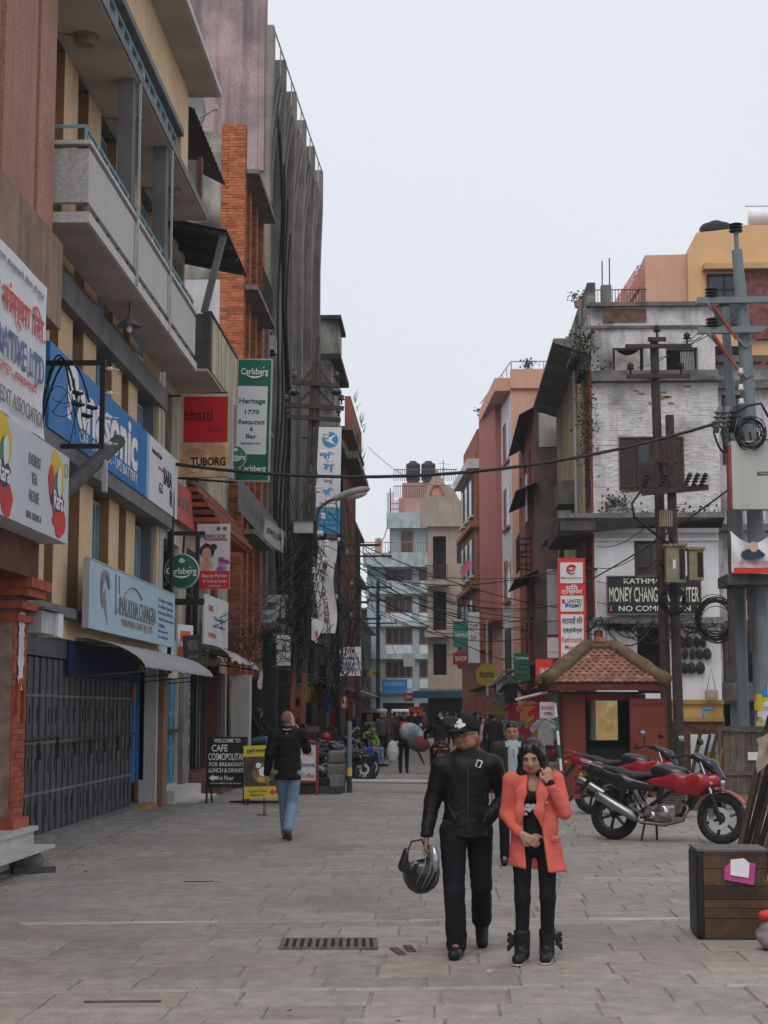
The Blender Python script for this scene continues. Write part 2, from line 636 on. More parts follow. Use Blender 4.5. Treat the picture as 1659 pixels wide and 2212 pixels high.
STAINED = M('stained brown render', (0.26, 0.17, 0.12), 0.9, 0.25, 1.5, 0.25, 30, streak=0.7, dirt=(0.09, 0.06, 0.05))
BRICKR = M('red brick', (0.33, 0.085, 0.045), 0.9, 0.25, 8, 0.3, 60, rnd=0.25)
BRICKO = M('orange brick', (0.43, 0.135, 0.06), 0.9, 0.2, 8, 0.3, 60, rnd=0.3)
MORTAR = M('mortar', (0.3, 0.22, 0.18), 0.95, 0.3, 6)
CONC = M('weathered concrete', (0.18, 0.17, 0.155), 0.9, 0.25, 1.5, 0.3, 25, streak=0.8, dirt=(0.045, 0.042, 0.04))
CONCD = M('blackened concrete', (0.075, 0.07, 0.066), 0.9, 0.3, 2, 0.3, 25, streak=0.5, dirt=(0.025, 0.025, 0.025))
WHITE = M('white board', (0.66, 0.66, 0.68), 0.5, 0.06, 3, patch=0.25, pcol=(0.5, 0.49, 0.48), pscale=1.4, streak=0.4, dirt=(0.45, 0.44, 0.43))
WHITE2 = M('white plastic', (0.74, 0.74, 0.75), 0.4, 0.04, 3)
SHUT = M('grey folding shutter', (0.082, 0.082, 0.092), 0.6, 0.2, 3, streak=0.6, dirt=(0.035, 0.034, 0.036), patch=0.4, pcol=(0.12, 0.11, 0.11), pscale=1.4, spec=0.2)
STEEL = M('dull steel', (0.35, 0.35, 0.36), 0.4, 0.15, 6, metal=0.7)
BLUEB = M('sky blue board', (0.4, 0.53, 0.62), 0.45, 0.05, 2, streak=0.15, dirt=(0.3, 0.4, 0.47))
PANB = M('strong blue board', (0.012, 0.16, 0.43), 0.45, 0.1, 2, patch=0.3, pcol=(0.06, 0.24, 0.48), pscale=1.2, streak=0.35, dirt=(0.01, 0.09, 0.25))
REDB = M('red board', (0.5, 0.03, 0.03), 0.5, 0.08, 3)
RED2 = M('bright red board', (0.62, 0.035, 0.03), 0.45, 0.05, 3)
GREENB = M('bottle green board', (0.008, 0.1, 0.056), 0.4, 0.15, 2, patch=0.5, pcol=(0.01, 0.19, 0.09), pscale=1.1)
YELB = M('yellow board', (0.6, 0.46, 0.04), 0.5, 0.05, 3)
WOOD = M('dark wood', (0.075, 0.04, 0.025), 0.7, 0.3, 3, 0.2, 30, streak=0.5, sdir=(30, 30, 2))
INK = M('black lettering', (0.02, 0.02, 0.022), 0.6, 0)
INKG = M('grey lettering', (0.18, 0.16, 0.15), 0.6, 0)
INKW = M('white lettering', (0.75, 0.75, 0.75), 0.5, 0)
INKR = M('red lettering', (0.55, 0.03, 0.03), 0.5, 0)
INKB = M('blue lettering', (0.08, 0.12, 0.3), 0.5, 0)
SKINT = M('printed skin', (0.62, 0.36, 0.26), 0.5, 0.1, 4)

# ================================================================== ground and paving
g = MB()
g.add([(-400, -60, -0.06), (400, -60, -0.06), (400, 900, -0.06), (-400, 900, -0.06)], [(0, 1, 2, 3)])
g.build('ground', SOIL, kind='structure')
pv = B('pavement', SOIL, None, (-6.2, 14, 4, 130, -0.055, -0.01), kind='structure')
rng = random.Random(11)
SK = math.tan(R(5.5))
cells = []
def slab_rows(y_from, y_to, xa, xb, band_at, rows_h, wmin, wmax):
    t = y_from
    bands = sorted(band_at)
    while t < y_to:
        nb = [b for b in bands if t - 0.02 <= b]
        if nb and abs(nb[0] - t) < 0.03:
            h, kind = 0.1, 3
            bands.remove(nb[0])
        else:
            h = rng.choice(rows_h)
            if nb and t + h > nb[0] - 0.15:
                h = nb[0] - t
            kind = None
        x = xa + rng.uniform(-0.3, 0)
        while x < xb:
            w = rng.uniform(wmin, wmax) * (2.2 if kind == 3 else 1)
            k = kind if kind is not None and rng.random() < 0.75 else rng.choices((0, 1, 2), (5, 3, 2))[0]
            if not (-0.2 + 0 > 9):
                cells.append((x, x + w, t, t + h, k))
            x += w
        t += h
bnd = [10.25 + 1.35 * SK + 3.3 * (i - 1) for i in range(10)]
slab_rows(7.0, 38.6, -5.9, 11.5, bnd, (0.42, 0.5, 0.6), 0.32, 0.8)
cells.sort(key=lambda c: math.hypot((c[0] + c[1]) / 2 + 0.3, (c[2] + c[3]) / 2 + (c[0] + c[1]) / 2 * SK) + (30 if not -0.27 * c[2] - 0.4 < c[0] < 0.215 * c[2] + 0.3 or c[2] + c[0] * SK < 8.7 else 0))
def slab(mb, x0, x1, t0, t1, z, gap):
    e = 0.008
    def P(x, t, zz):
        return (x, t + x * SK, zz)
    j = [rng.uniform(-0.004, 0.004) for _ in range(8)]
    a, b, c, d = x0 + gap + j[0], x1 - gap + j[1], t0 + gap + j[2], t1 - gap + j[3]
    dz = [rng.uniform(-0.003, 0.003) for _ in range(4)]
    mb.add([P(a + e, c + e, z + dz[0]), P(b - e, c + e, z + dz[1]), P(b - e, d - e, z + dz[2]), P(a + e, d - e, z + dz[3]),
            P(a, c, z - 0.008), P(b, c, z - 0.008), P(b, d, z - 0.008), P(a, d, z - 0.008),
            P(a, c, z - 0.03), P(b, c, z - 0.03), P(b, d, z - 0.03), P(a, d, z - 0.03)],
           [(0, 1, 2, 3), (4, 5, 1, 0), (5, 6, 2, 1), (6, 7, 3, 2), (7, 4, 0, 3), (8, 9, 5, 4), (9, 10, 6, 5), (10, 11, 7, 6), (11, 8, 4, 7)])
rest = MB()
for i, (a, b, c, d, k) in enumerate(cells):
    z = rng.uniform(-0.003, 0.003)
    gap = 0.004 if rng.random() < 0.85 else 0.011
    if i < 300:
        mb = MB()
        slab(mb, a, b, c, d, z, gap)
        mb.build('paving_slab', (STONE + [MARBLE])[k], pv)
    else:
        rest.cur = k
        rest.t = rng.uniform(-0.5, 0.5)
        slab(rest, a, b, c, d, z, gap)
# the lane beyond the barrier: longer slabs laid along the street
y = 38.6
while y < 118:
    x = -4.4 - (0.02 * (y - 60) if y > 60 else 0)
    while x < 6:
        w = rng.uniform(0.5, 0.72)
        rest.cur = rng.choices((0, 1, 2), (5, 3, 2))[0]
        rest.t = rng.uniform(-0.5, 0.5)
        slab(rest, x, x + w, y, y + 1.1, rng.uniform(-0.004, 0.004), 0.018)
        x += w
    y += 1.1
rest.build('paving', STONE + [MARBLE], pv, kind='stuff')
# strip of older paving and shallow gutter along the left shopfronts
B('kerb_strip', M('old render apron', (0.25, 0.235, 0.21), 0.9, 0.25, 1.5, 0.4, 30, patch=0.5, pcol=(0.15, 0.14, 0.125), pscale=1.2), None,
  (-5.9, -4.55, 10, 33.5, -0.05, 0.022), kind='structure')
mb = MB()
yy = 10.0
while yy < 33.5:
    L_ = rng.uniform(0.7, 1.1)
    mb.t = rng.uniform(-0.5, 0.5)
    mb.box(-4.54, -4.40, yy + 0.008, yy + L_ - 0.008, -0.05, 0.012 + rng.uniform(-0.005, 0.005))
    yy += L_
mb.build('gutter_edging', STONE[2], pv, kind='stuff')
# drain: a rack of cast bars let into the slabs
dr = thing('drain_grate', 'rusty barred drain grating sunk flush into the grey paving', 'drain grate', (-1.19, 12.0, 0), R(3))
B('frame', M('worn cast bar', (0.115, 0.105, 0.1), 0.7, 0.4, 12), dr, (0, 0.72, 0, 0.035, -0.02, 0.014), (0, 0.72, 0.5, 0.535, -0.02, 0.014), (0, 0.035, 0.035, 0.5, -0.02, 0.014), (0.685, 0.72, 0.035, 0.5, -0.02, 0.014))
B('pit', DARK, dr, (0.03, 0.69, 0.03, 0.505, -0.03, 0.0075))
for i in range(11):
    B('bar', M('worn cast bar', (0.15, 0.138, 0.128), 0.7, 0.4, 12), dr, (0.06 + i * 0.057, 0.09 + i * 0.057, 0.035, 0.5, -0.01, 0.013))
# dark marks in the paving: thin dark brown strips laid over the slabs
for (u, v, w, d, a) in ((265, 2165, 0.45, 0.035, 5), (430, 1905, 0.3, 0.025, 9), (860, 2056, 0.06, 0.35, 12), (885, 2050, 0.06, 0.3, 8)):
    p = aG(u, v)
    o = B('slot', M('dark joint', (0.085, 0.07, 0.058), 0.9, 0.4, 8), pv, (-w / 2, w / 2, -d / 2, d / 2, -0.01, 0.0085))
    o.location = p
    o.rotation_euler = (0, 0, R(a))
# grit, dry leaves and litter scraps
rr = random.Random(99)
mb = MB()
for k in range(260):
    if k % 3:
        x, y = rr.uniform(-4.6, -4.25) + abs(rr.gauss(0, 0.25)), rr.uniform(12, 33)
    else:
        y = rr.uniform(9, 36)
        x = rr.uniform(-0.25, 0.22) * y
    q, a = rr.uniform(0.008, 0.03), rr.uniform(0, 6.28)
    mb.cur = rr.choice((0, 0, 0, 1, 1, 2))
    mb.add([(x + q * rr.uniform(0.6, 1.3) * math.cos(a + i * 1.57), y + q * rr.uniform(0.6, 1.3) * math.sin(a + i * 1.57), 0.026 + rr.uniform(0, 0.012)) for i in range(4)], [(0, 1, 2, 3)])
tag(mb.build('litter', [M('dry leaf', (0.09, 0.06, 0.035), 0.9, 0.3), M('grit', (0.07, 0.065, 0.06), 0.95, 0.3), M('paper shred', (0.4, 0.38, 0.36), 0.8, 0.1)], None, kind='stuff'), 'grit, dry leaves and paper shreds scattered over the paving', 'litter')
# litter scrap
o = MB().add([(0, 0, 0.012), (0.12, 0.01, 0.03), (0.13, 0.09, 0.014), (0.01, 0.08, 0.025)], [(0, 1, 2, 3)]).build('paper_scrap', WHITE2)
o.location = aG(692, 1657)
tag(o, 'small white paper scrap lying on the paving left of the man in the cap', 'litter')

# ================================================================== far left: terracotta shop building
A = thing('terracotta_building', 'terracotta plastered building with brick pillar and stained concrete box', 'building', (-4.9, 0, 0), R(90))
B('wall', TERRA, A, (6, 19.5, 0.001, 3.2, 7.55, 19), (6, 18.75, 0.15, 3.2, 0.0, 7.55))
B('pilaster', TERRA, A, (18.72, 19.5, -0.06, 0.0, 7.55, 19), (17.2, 18.6, -0.05, 0.0, 7.6, 19))
B('concrete_box', STAINED, A, (10, 18.25, -0.5, 0.14, 6.1, 7.12))
B('beam', M('red brown timber', (0.13, 0.045, 0.03), 0.8, 0.25, 3, streak=0.4), A, (12, 18.3, -0.3, 0.14, 3.2, 3.78))
mb = MB()
mb.box(18.05, 18.62, -0.1, 0.149, 0.42, 3.0)
pl = mb.build('brick_pillar', MORTAR, A)
bricks(pl, 'brick', BRICKR, 18.05, 18.62, 0.5, 2.95, -0.1, 0.19, 0.068, 0.008, proud=0.012, deep=0.02)
B('capital', BRICKR, A, (18.0, 18.66, -0.16, 0.14, 2.72, 2.8), (17.95, 18.7, -0.22, 0.14, 2.86, 2.94), (17.9, 18.74, -0.29, 0.14, 3.0, 3.09), (17.86, 18.78, -0.34, 0.14, 3.09, 3.2))
B('pillar_base', BRICKR, A, (18.0, 18.66, -0.17, 0.14, 0.41, 0.52))
mb = MB()
for q in range(2):
    pts = [(18.3 + 0.16 * math.cos(a) * (1 - 0.03 * a), -0.13, 1.75 + q * 0.02 + 0.3 * math.sin(a)) for a in [i * 0.5 - 0.6 for i in range(9)]]
    mb.tube(pts, 0.028, 6)
mb.build('carved_scroll', BRICKR, A)
mb = MB()
rr = random.Random(3)
for i in range(16):
    z = 1.95 + i * 0.055
    w = 0.11 + rr.uniform(-0.035, 0.02) * (1.4 if i < 3 else 1)
    mb.box(18.29 - w, 18.3 + w * rr.uniform(0.8, 1.1), -0.131, -0.1225 - 0.0005 * (i % 2), z, z + 0.054)
mb.build('torn_poster', M('torn white paper', (0.55, 0.52, 0.52), 0.8, 0.2, 6), A)
B('blue_label', PANB, A, (18.2, 18.42, -0.133, -0.1235, 2.86, 2.93))
# marble doorsteps
B('doorstep', M('marble', (0.5, 0.48, 0.45), 0.5, 0.1, 3, streak=0.3, dirt=(0.3, 0.27, 0.24)), A, (13, 18.75, -0.26, 0.1, 0.36, 0.41))
B('riser', M('marble'  , (0.5, 0.5, 0.5)), A, (13, 18.72, -0.22, 0.1, 0.0, 0.357))
rebase(A, 18)
lw = thing('marble_slab', 'loose white marble slab propped as a step before the brick pillar', 'stone slab', (-4.62, 17.0, 0), R(90))
mb = MB()
mb.prism([(-4, -0.32, 0.22), (1.35, -0.28, 0.2), (1.28, 0.3, 0.2), (-4, 0.3, 0.22)], (0, 0, 0.035))
mb.build('top', MATS['marble'], lw)
mb = MB()
mb.smooth = True
mb.lathe([(0, 0.2), (0.2, 0.19), (0.26, 0.1), (0.22, 0.02), (0, 0)], 9, (0.9, 0.0, 0))
mb.build('boulder', CONC, lw)
mb = MB()
mb.lathe([(0, 0.2), (0.22, 0.19), (0.3, 0.1), (0.25, 0.02), (0, 0)], 7, (-0.9, 0.0, 0)).bar((0.2, -0.1, 0.05), (0.6, -0.45, 0.03), 0.06)
mb.build('prop_stone', CONCD, lw)

# hoardings on the terracotta building
s = thing('cooperative_banner', 'white cloth banner with red Devanagari and blue OPERATIVE LTD lettering', 'banner', (-4.36, 13.6, 4.68), R(90))
mb = MB()
mb.smooth = True
rows = []
for i in range(13):
    x = 3.72 * i / 12
    rows.append([(x, -0.02 - 0.02 * math.sin(x * 4 + j * 0.9) * (1 if j < 5 else 0.2), -0.03 + 1.7 * j / 12) for j in range(13)])
mb.sheet(rows)
mb.build('cloth', WHITE, s)
B('back_board', OFFW, s, (0, 3.7, 0.03, 0.06, 0, 1.66))
text('सहकारी संस्था िल.', s, 2.0, 1.12, 3.2, 0.42, INKR, y=-0.045, bold=0.01)
text('CO-OPERATIVE LTD.', s, 2.0, 0.68, 3.3, 0.3, INKB, y=-0.05, bold=0.015)
text('बसन्तपुर, काठमाडौं', s, 2.3, 0.42, 1.9, 0.13, INKR, y=-0.055)
text('SAVING & CREDIT ASSOCIATION', s, 2.1, 0.14, 3.0, 0.16, INKG, y=-0.06)
text('यस संस्थाको सेवा केन्द्र', s, 2.6, 1.5, 1.8, 0.1, INKG, y=-0.045)
s = thing('tea_house_sign', 'grey white box sign reading EVEREST TEA HOUSE with fruit splashes', 'sign', (-4.3, 14.2, 3.62), R(90))
B('sign_box', M('pale grey board', (0.5, 0.52, 0.55), 0.5, 0.04, 3, streak=0.15, dirt=(0.35, 0.35, 0.36)), s, (0, 4.2, 0, 0.32, 0, 1.0))
for k, (tt, z, w, h) in enumerate((('EVEREST', 0.72, 0.5, 0.12), ('TEA', 0.53, 0.24, 0.12), ('HOUSE', 0.34, 0.4, 0.12), ('NEPAL  BAZAAR  8', 0.13, 0.62, 0.075))):
    text(tt, s, 2.62, z, w, h, INKG, y=-0.006, bold=0.005)
def blob(mb, cx, cz, rx, rz, y, rr, n=14, j=0.25):
    mb.add([(cx + rx * (1 + rr.uniform(-j, j)) * math.cos(2 * math.pi * i / n), y, cz + rz * (1 + rr.uniform(-j, j)) * math.sin(2 * math.pi * i / n)) for i in range(n)], [tuple(range(n))])
rr = random.Random(8)
for cx in (3.62, 1.35):
    mb = MB()
    for k, (dx, cz, rx, rz, ci) in enumerate(((-0.05, 0.83, 0.27, 0.17, 0), (0.2, 0.72, 0.15, 0.2, 0), (-0.26, 0.63, 0.13, 0.18, 1), (0.02, 0.55, 0.17, 0.2, 2), (0.16, 0.2, 0.23, 0.2, 1), (0.02, 0.26, 0.2, 0.13, 1), (0.04, 0.42, 0.28, 0.12, 3), (0.1, 0.66, 0.1, 0.16, 4))):
        mb.cur = ci
        blob(mb, cx + dx, cz, rx, rz, -0.003 - 0.0012 * k, rr)
    mb.build('fruit_print', [M('print yellow', (0.62, 0.42, 0.03), 0.5, 0.1), M('print red', (0.5, 0.03, 0.03), 0.5, 0.2), M('print green', (0.05, 0.2, 0.06), 0.5, 0.2), M('print dark', (0.04, 0.04, 0.04), 0.5, 0), M('print white', (0.6, 0.62, 0.6), 0.5, 0)], s)
    text('Rara', s, cx + 0.04, 0.43, 0.42, 0.2, INKW, y=-0.016, bold=0.01)
mb = MB()
mb.lathe([(0.07, 0), (0.085, 0), (0.085, 0.002), (0.07, 0.002)], 16, (4.04, -0.006, 0.83), 'y')
mb.build('seal_print', INKG, s)

# electrics clamped between the two buildings
mb_ = thing('meter_box', 'small white fuse box on a grey bracket beside the brick pillar', 'meter box', (-4.75, 18.6, 2.62), R(90))
B('box', LILAC, mb_, (0.1, 0.75, -0.1, 0.12, 0, 0.26))
B('cover', WHITE2, mb_, (0.76, 1.02, -0.14, 0.1, -0.02, 0.27))
B('lid', GREYP, mb_, (0.05, 1.06, -0.16, 0.13, 0.272, 0.3))
br = thing('cable_bracket', 'black angle iron frame with white insulators before the blue sign', 'cable bracket', (-4.92, 19.3, 4.88), 0)
mb = MB()
mb.box(-0.2, 0.83, -0.025, 0.025, 1.03, 1.09).box(0.77, 0.83, -0.025, 0.025, 0.0, 1.03).box(0.3, 0.77, -0.025, 0.025, 0.0, 0.055)
mb.build('frame', BLACK, br)
for z in (0.98, 0.68, 0.38, 0.06):
    mb = MB()
    mb.smooth = True
    mb.lathe([(0, 0), (0.015, 0), (0.015, 0.02), (0.035, 0.03), (0.02, 0.05), (0.035, 0.07), (0.015, 0.09), (0, 0.1)], 10, (0.83, 0, z), 'x')
    mb.cyl((0.92, 0, z), (1.0, 0, z - 0.01), 0.008, n=6)
    mb.build('insulator', PORC, br)
def arc3(a, b, top, n=14):
    a, b = Vector(a), Vector(b)
    return [a.lerp(b, i / n) + Vector((0, 0, top * 4 * (i / n) * (1 - i / n))) for i in range(n + 1)]
for k, (a, b, t_, r_) in enumerate((((0.0, -0.05, 0.0), (0.5, -0.08, 0.6), 0.78, 0.014), ((0.03, -0.08, 0.02), (0.66, -0.1, 0.55), 0.76, 0.014), ((0.02, -0.03, 0.1), (0.42, -0.06, 0.7), 0.72, 0.012))):
    mb = MB()
    mb.smooth = True
    mb.tube(arc3(a, b, t_), r_, 6)
    mb.build('cable_loop', CABLE, br)
rr = random.Random(41)
for k in range(10):
    a = (rr.uniform(0.35, 0.6), -0.1, rr.uniform(0.5, 0.75))
    mb = MB()
    mb.tube(arc3(a, (rr.uniform(0.1, 0.75), -0.08, rr.uniform(0.05, 0.65)), rr.uniform(-0.35, 0.2), 9), 0.0055, 5)
    mb.build('thin_wire', CABLE, br)
for (x, z) in ((0.46, 0.68), (0.48, 0.54), (0.64, 0.5), (0.58, 0.4)):
    mb = MB()
    mb.cyl((x, -0.11, z), (x + 0.09, -0.12, z - 0.03), 0.028, n=8).cyl((x + 0.09, -0.12, z - 0.03), (x + 0.13, -0.12, z - 0.02), 0.018, n=8)
    mb.build('clamp', BLACK, br)
pp = thing('broken_pole', 'dark hollow broken pole jutting up across the blue sign', 'pole', tuple(aX(128, 1072, -4.85)), 0)
a = aX(256, 953, -4.6) - aX(128, 1072, -4.85)
mb = MB()
mb.tube([(0, 0, 0), a * 0.5, a], [0.11, 0.105, 0.1], 12)
mb.build('shaft', M('sooty pole', (0.06, 0.055, 0.055), 0.8, 0.3, 6), pp)
mb = MB()
mb.bar(a * 0.62 + Vector((0.1, 0, 0)), a * 0.6 + Vector((0.12, 0, -0.42)), 0.1, 0.06)
mb.build('hanging_bracket', LILAC, pp)

# ================================================================== tan shop building
T = thing('tan_building', 'tan and brown painted shop building with long grey balcony and folding shutters', 'building', (-5.3, 0, 0), R(90))
D = 0.24
B('back_wall', BROWN, T, (19.4, 30.0, D + 0.02, 6, 0, 15))
# ground floor
B('plinth', M('plinth render', (0.2, 0.19, 0.19), 0.9, 0.2, 2, 0.2, 30), T, (19.6, 29.9, -0.22, D, 0, 0.1))
o = B('painted_sill', M('ochre sill', (0.32, 0.17, 0.06), 0.9, 0.25, 3), T, (27.4, 29.1, -0.226, -0.05, 0.0, 0.104))
npn = 7
for i in range(npn):
    x0 = 20.6 + i * (27.9 - 20.6) / npn
    x1 = 20.6 + (i + 1) * (27.9 - 20.6) / npn - 0.03
    sh = MB()
    nf = 6
    for j in range(nf):     # folded sheet: shallow flutes
        a, b = x0 + (x1 - x0) * j / nf, x0 + (x1 - x0) * (j + 1) / nf
        yy = 0.02 if j % 2 else 0.045
        sh.box(a, b, yy, 0.12, 0.11, 2.42)
    p = sh.build('shutter_panel', SHUT, T)
    for z in (0.62, 1.28, 1.9):
        B('strap', GREYP, p, (x0, x1, 0.012, 0.0195, z, z + 0.035))
    mb = MB()
    rr = random.Random(i)
    for z in (0.3, 0.9, 1.55):
        for q in range(2):
            xx = x0 + (x1 - x0) * (0.25 + 0.4 * q + rr.uniform(-0.05, 0.05))
            mb.box(xx, xx + 0.04, 0.013, 0.0465, z, z + 0.22)
    mb.build('slot', DARK, p)
    mb = MB()
    xx = x0 + (x1 - x0) * 0.7
    mb.box(xx, xx + 0.06, -0.03, 0.02, 1.17, 1.3).box(xx + 0.01, xx + 0.05, -0.035, 0.0, 1.08, 1.17)
    mb.build('padlock', RUST, p)
mb = MB()
mb.tube([(20.5, -0.02, 1.34), (22.3, -0.02, 1.38), (22.32, -0.02, 1.26), (24.2, -0.02, 1.3), (27.9, -0.02, 1.33)], 0.022, 6)
mb.build('lock_bar', RUST, T)
B('lintel_panel', SHUT, T, (20.6, 28.0, 0.0, 0.3, 2.44, 2.7))
B('blue_lining', M('blue tarpaulin', (0.008, 0.022, 0.07), 0.7, 0.2, 2), T, (22.8, 28.0, -0.04, -0.005, 2.2, 2.75))
B('doorway', DARK, T, (28.0, 29.1, 0.2, D, 0.11, 2.5))
for q_ in ((27.92, 28.02, -0.005, 0.15, 0.5, 2.4), (29.0, 29.08, 0.02, 0.15, 0.5, 2.4)):
    B('blue_jamb', M('bright blue strip', (0.01, 0.2, 0.6), 0.5, 0.2, 5), T, q_)
mb = MB()
mb.lathe([(0.0, 0), (0.05, 0), (0.05, 0.02), (0.09, 0.02), (0.09, 0.05), (0, 0.05)], 14, (28.5, 0.12, 2.2), 'y')
mb.build('round_vent', GREYP, T)
mb = MB()
for z in (1.95, 2.02, 2.1):
    mb.lathe([(0, -0.05), (0.045, 0), (0, 0.05)], 8, (27.75, -0.01, z))
mb.build('marigold_string', M('marigold', (0.6, 0.16, 0.01), 0.8, 0.2, 20), T)
B('corner_column', M('brown timber column', (0.24, 0.13, 0.08), 0.8, 0.25, 2, streak=0.4, dirt=(0.1, 0.06, 0.04)), T, (29.15, 29.6, -0.3, -0.02, 0.0, 2.6))
B('column_edge', OFFW, T, (29.0, 29.149, -0.2, 0.1, 0.1, 2.6))
B('fascia', TAN, T, (19.6, 29.9, -0.05, D, 2.71, 2.98))
for q_ in ((19.6, 29.9, -0.2, D, 2.985, 3.12), (19.6, 29.9, -0.28, D, 5.08, 5.3), (19.6, 29.9, -0.16, D, 7.3, 7.7)):
    B('ledge', GREYP, T, q_)
# upper floors: pilasters with tall windows between, brown returns
pil = [(19.5, 20.05), (20.85, 21.35), (21.85, 22.7), (23.4, 24.3), (25.5, 26.3), (26.9, 27.7)]
gaps = [(20.05, 20.85), (21.35, 21.85), (22.7, 23.4), (24.3, 25.5), (26.3, 26.9), (27.7, 29.05)]
for z0, z1 in ((3.12, 5.08), (5.3, 7.3), (7.95, 11.0)):
    for a, b in pil:
        mb = MB()
        mb.box(a, b, 0, D, z0, z1)
        mb.cur = 1
        mb.box(a - 0.006, a - 0.001, 0.0, D, z0, z1)
        mb.build('pilaster', [TAN, BROWN], T)
    for a, b in gaps:
        window(T, a + 0.02, b - 0.02, z0 + 0.25 if z0 < 7 else z0 + 0.1, z1 - 0.08, D - 0.04, BLUEFR, GLASS, bars=1 if b - a < 0.9 else 3, hb=(0.28,), fw=0.055)
B('grey_pilaster', GREYP, T, (29.06, 29.3, -0.04, D, 3.12, 5.08), (29.06, 29.3, -0.04, D, 5.3, 7.3))
B('end_pilaster', TAN, T, (29.31, 29.52, -0.1, D, 3.12, 11))
B('pale_downpipe_strip', LILAC, T, (29.53, 29.85, -0.12, D, 3.12, 11))
# balcony
B('balcony_slab', OFFW, T, (19.9, 29.05, -0.83, -0.17, 7.9, 8.04))
B('balcony_soffit', SOFFIT, T, (19.93, 29.02, -0.8, -0.17, 7.885, 7.897))
pr = B('balcony_parapet', M('pebbledash', (0.52, 0.5, 0.49), 0.95, 0.2, 30, 0.6, 80, streak=0.3, dirt=(0.3, 0.28, 0.27)), T, (19.95, 29.0, -0.8, -0.71, 8.18, 8.89), (19.95, 20.04, -0.708, 0, 8.18, 8.89))
B('parapet_cap', OFFW, T, (19.9, 29.02, -0.83, -0.69, 8.94, 8.99), (19.9, 20.06, -0.688, 0, 8.94, 8.99))
mb = MB()
for i in range(14):
    x = 20.0 + i * 0.68
    mb.box(x, x + 0.06, -0.78, -0.73, 8.041, 8.179).box(x, x + 0.06, -0.78, -0.73, 8.891, 8.939)
mb.build('spacer_block', GREYP, T, kind='stuff')
mb = MB()
mb.tube([(19.98, 0, 9.2), (19.98, -0.74, 9.2), (29, -0.74, 9.2)], 0.028, 6)
for i in range(14):
    x = 20.0 + i * 0.69
    mb.cyl((x, -0.74, 8.99), (x, -0.74, 9.2), 0.022, n=6)
mb.build('handrail', BLUEFR, T)
for x in (22.85, 25.75):
    mb = MB()
    mb.box(x, x + 0.26, -0.78, -0.56, 9.0, 11.0)
    mb.build('balcony_post', GREYP, T)
    B('post_edge', LILAC, T, (x + 0.2, x + 0.26, -0.86, -0.832, 7.92, 11.0))
# upper slabs
B('upper_slab', GREYP, T, (18.9, 29.9, -0.86, D, 11.02, 11.16))
B('upper_soffit', SOFFIT, T, (18.9, 29.87, -0.83, 0.0, 11.0, 11.018))
B('top_wall', TAN, T, (18.9, 30.0, -0.45, D, 12.55, 13.6), (29.2, 30.0, -0.45, D, 11.16, 12.55))
B('top_lintel', GREYP, T, (18.9, 29.2, -0.5, -0.2, 12.42, 12.549))
for i in range(9):
    x = 19.0 + i * 1.13
    window(T, x, x + 1.08, 11.17, 12.4, -0.33, BLUEFR, GLASSL if i % 2 else GLASS, bars=1, hb=(0.3, 0.72), fw=0.07)
B('roof_slab', OFFW, T, (18, 30.3, -1.05, 6, 13.62, 13.74))
B('roof_soffit', SOFFIT, T, (18, 30.27, -1.0, -0.451, 13.6, 13.618))
for (y, x) in ((21.33, -0.4), (24.56, -0.43), (28.01, -0.48)):
    mb = MB()
    mb.lathe([(0, -0.13), (0.13, -0.13), (0.15, -0.1), (0.15, -0.02), (0.2, 0.0)], 16, (y, x, 11.0))
    mb.tube([(y, x, 10.99), (y - 0.15, 0.0, 10.99), (y - 0.15, 0.3, 10.9)], 0.012, 5)
    mb.build('ceiling_lamp', M('yellowed lamp', (0.2, 0.16, 0.11), 0.4, 0.2, 8), T)
rebase(T, 25)

lp = thing('pendant_lamp', 'small conical pendant lamp hanging under the grey balcony', 'lamp', (-4.72, 23.9, 7.4))
mb = MB()
mb.smooth = True
mb.lathe([(0.02, 0.3), (0.035, 0.25), (0.05, 0.22), (0.19, 0.1), (0.18, 0.1), (0.05, 0.2)], 14)
mb.build('shade', GREYP, lp)
MB().cyl((0, 0, 0.28), (0, 0, 0.49), 0.012, n=6).build('cord', CABLE, lp)
mb = MB()
mb.smooth = True
mb.lathe([(0, 0), (0.045, 0.04), (0.045, 0.08), (0.02, 0.14)], 10)
mb.build('bulb', WHITE2, lp)

# awning over the shutters
aw = thing('grey_awning', 'arched grey sheet awning over the grey folding shutters', 'awning', (-5.3, 21.2, 2.35), R(90))
mb = MB()
mb.smooth = True
for dz in (0.0, 0.012):
    rows = []
    for i in range(19):
        x = 1.9 + 6.9 * i / 18
        rows.append([(x, -0.02 - 1.05 * math.sin(a), 0.42 * math.cos(a) ** 1.3 - 0.02 + dz + 0.006 * math.sin(x * 9)) for a in [j * math.pi / 2 / 9 * 0.98 for j in range(10)]])
    mb.sheet(rows)
mb.build('sheet', M('grey awning sheet', (0.3, 0.28, 0.29), 0.7, 0.12, 3, 0.2, 40, patch=0.35, pcol=(0.2, 0.19, 0.2)), aw)
for x in (1.95, 4.2, 6.5, 8.75):
    mb = MB()
    mb.tube([(x, -0.02 - 1.04 * math.sin(a), 0.40 * math.cos(a) ** 1.3 - 0.045) for a in [j * math.pi / 2 / 8 for j in range(9)]], 0.016, 5)
    mb.bar((x, -0.05, -0.15), (x, -1.02, -0.07), 0.02)
    mb.build('rib', RUST, aw)

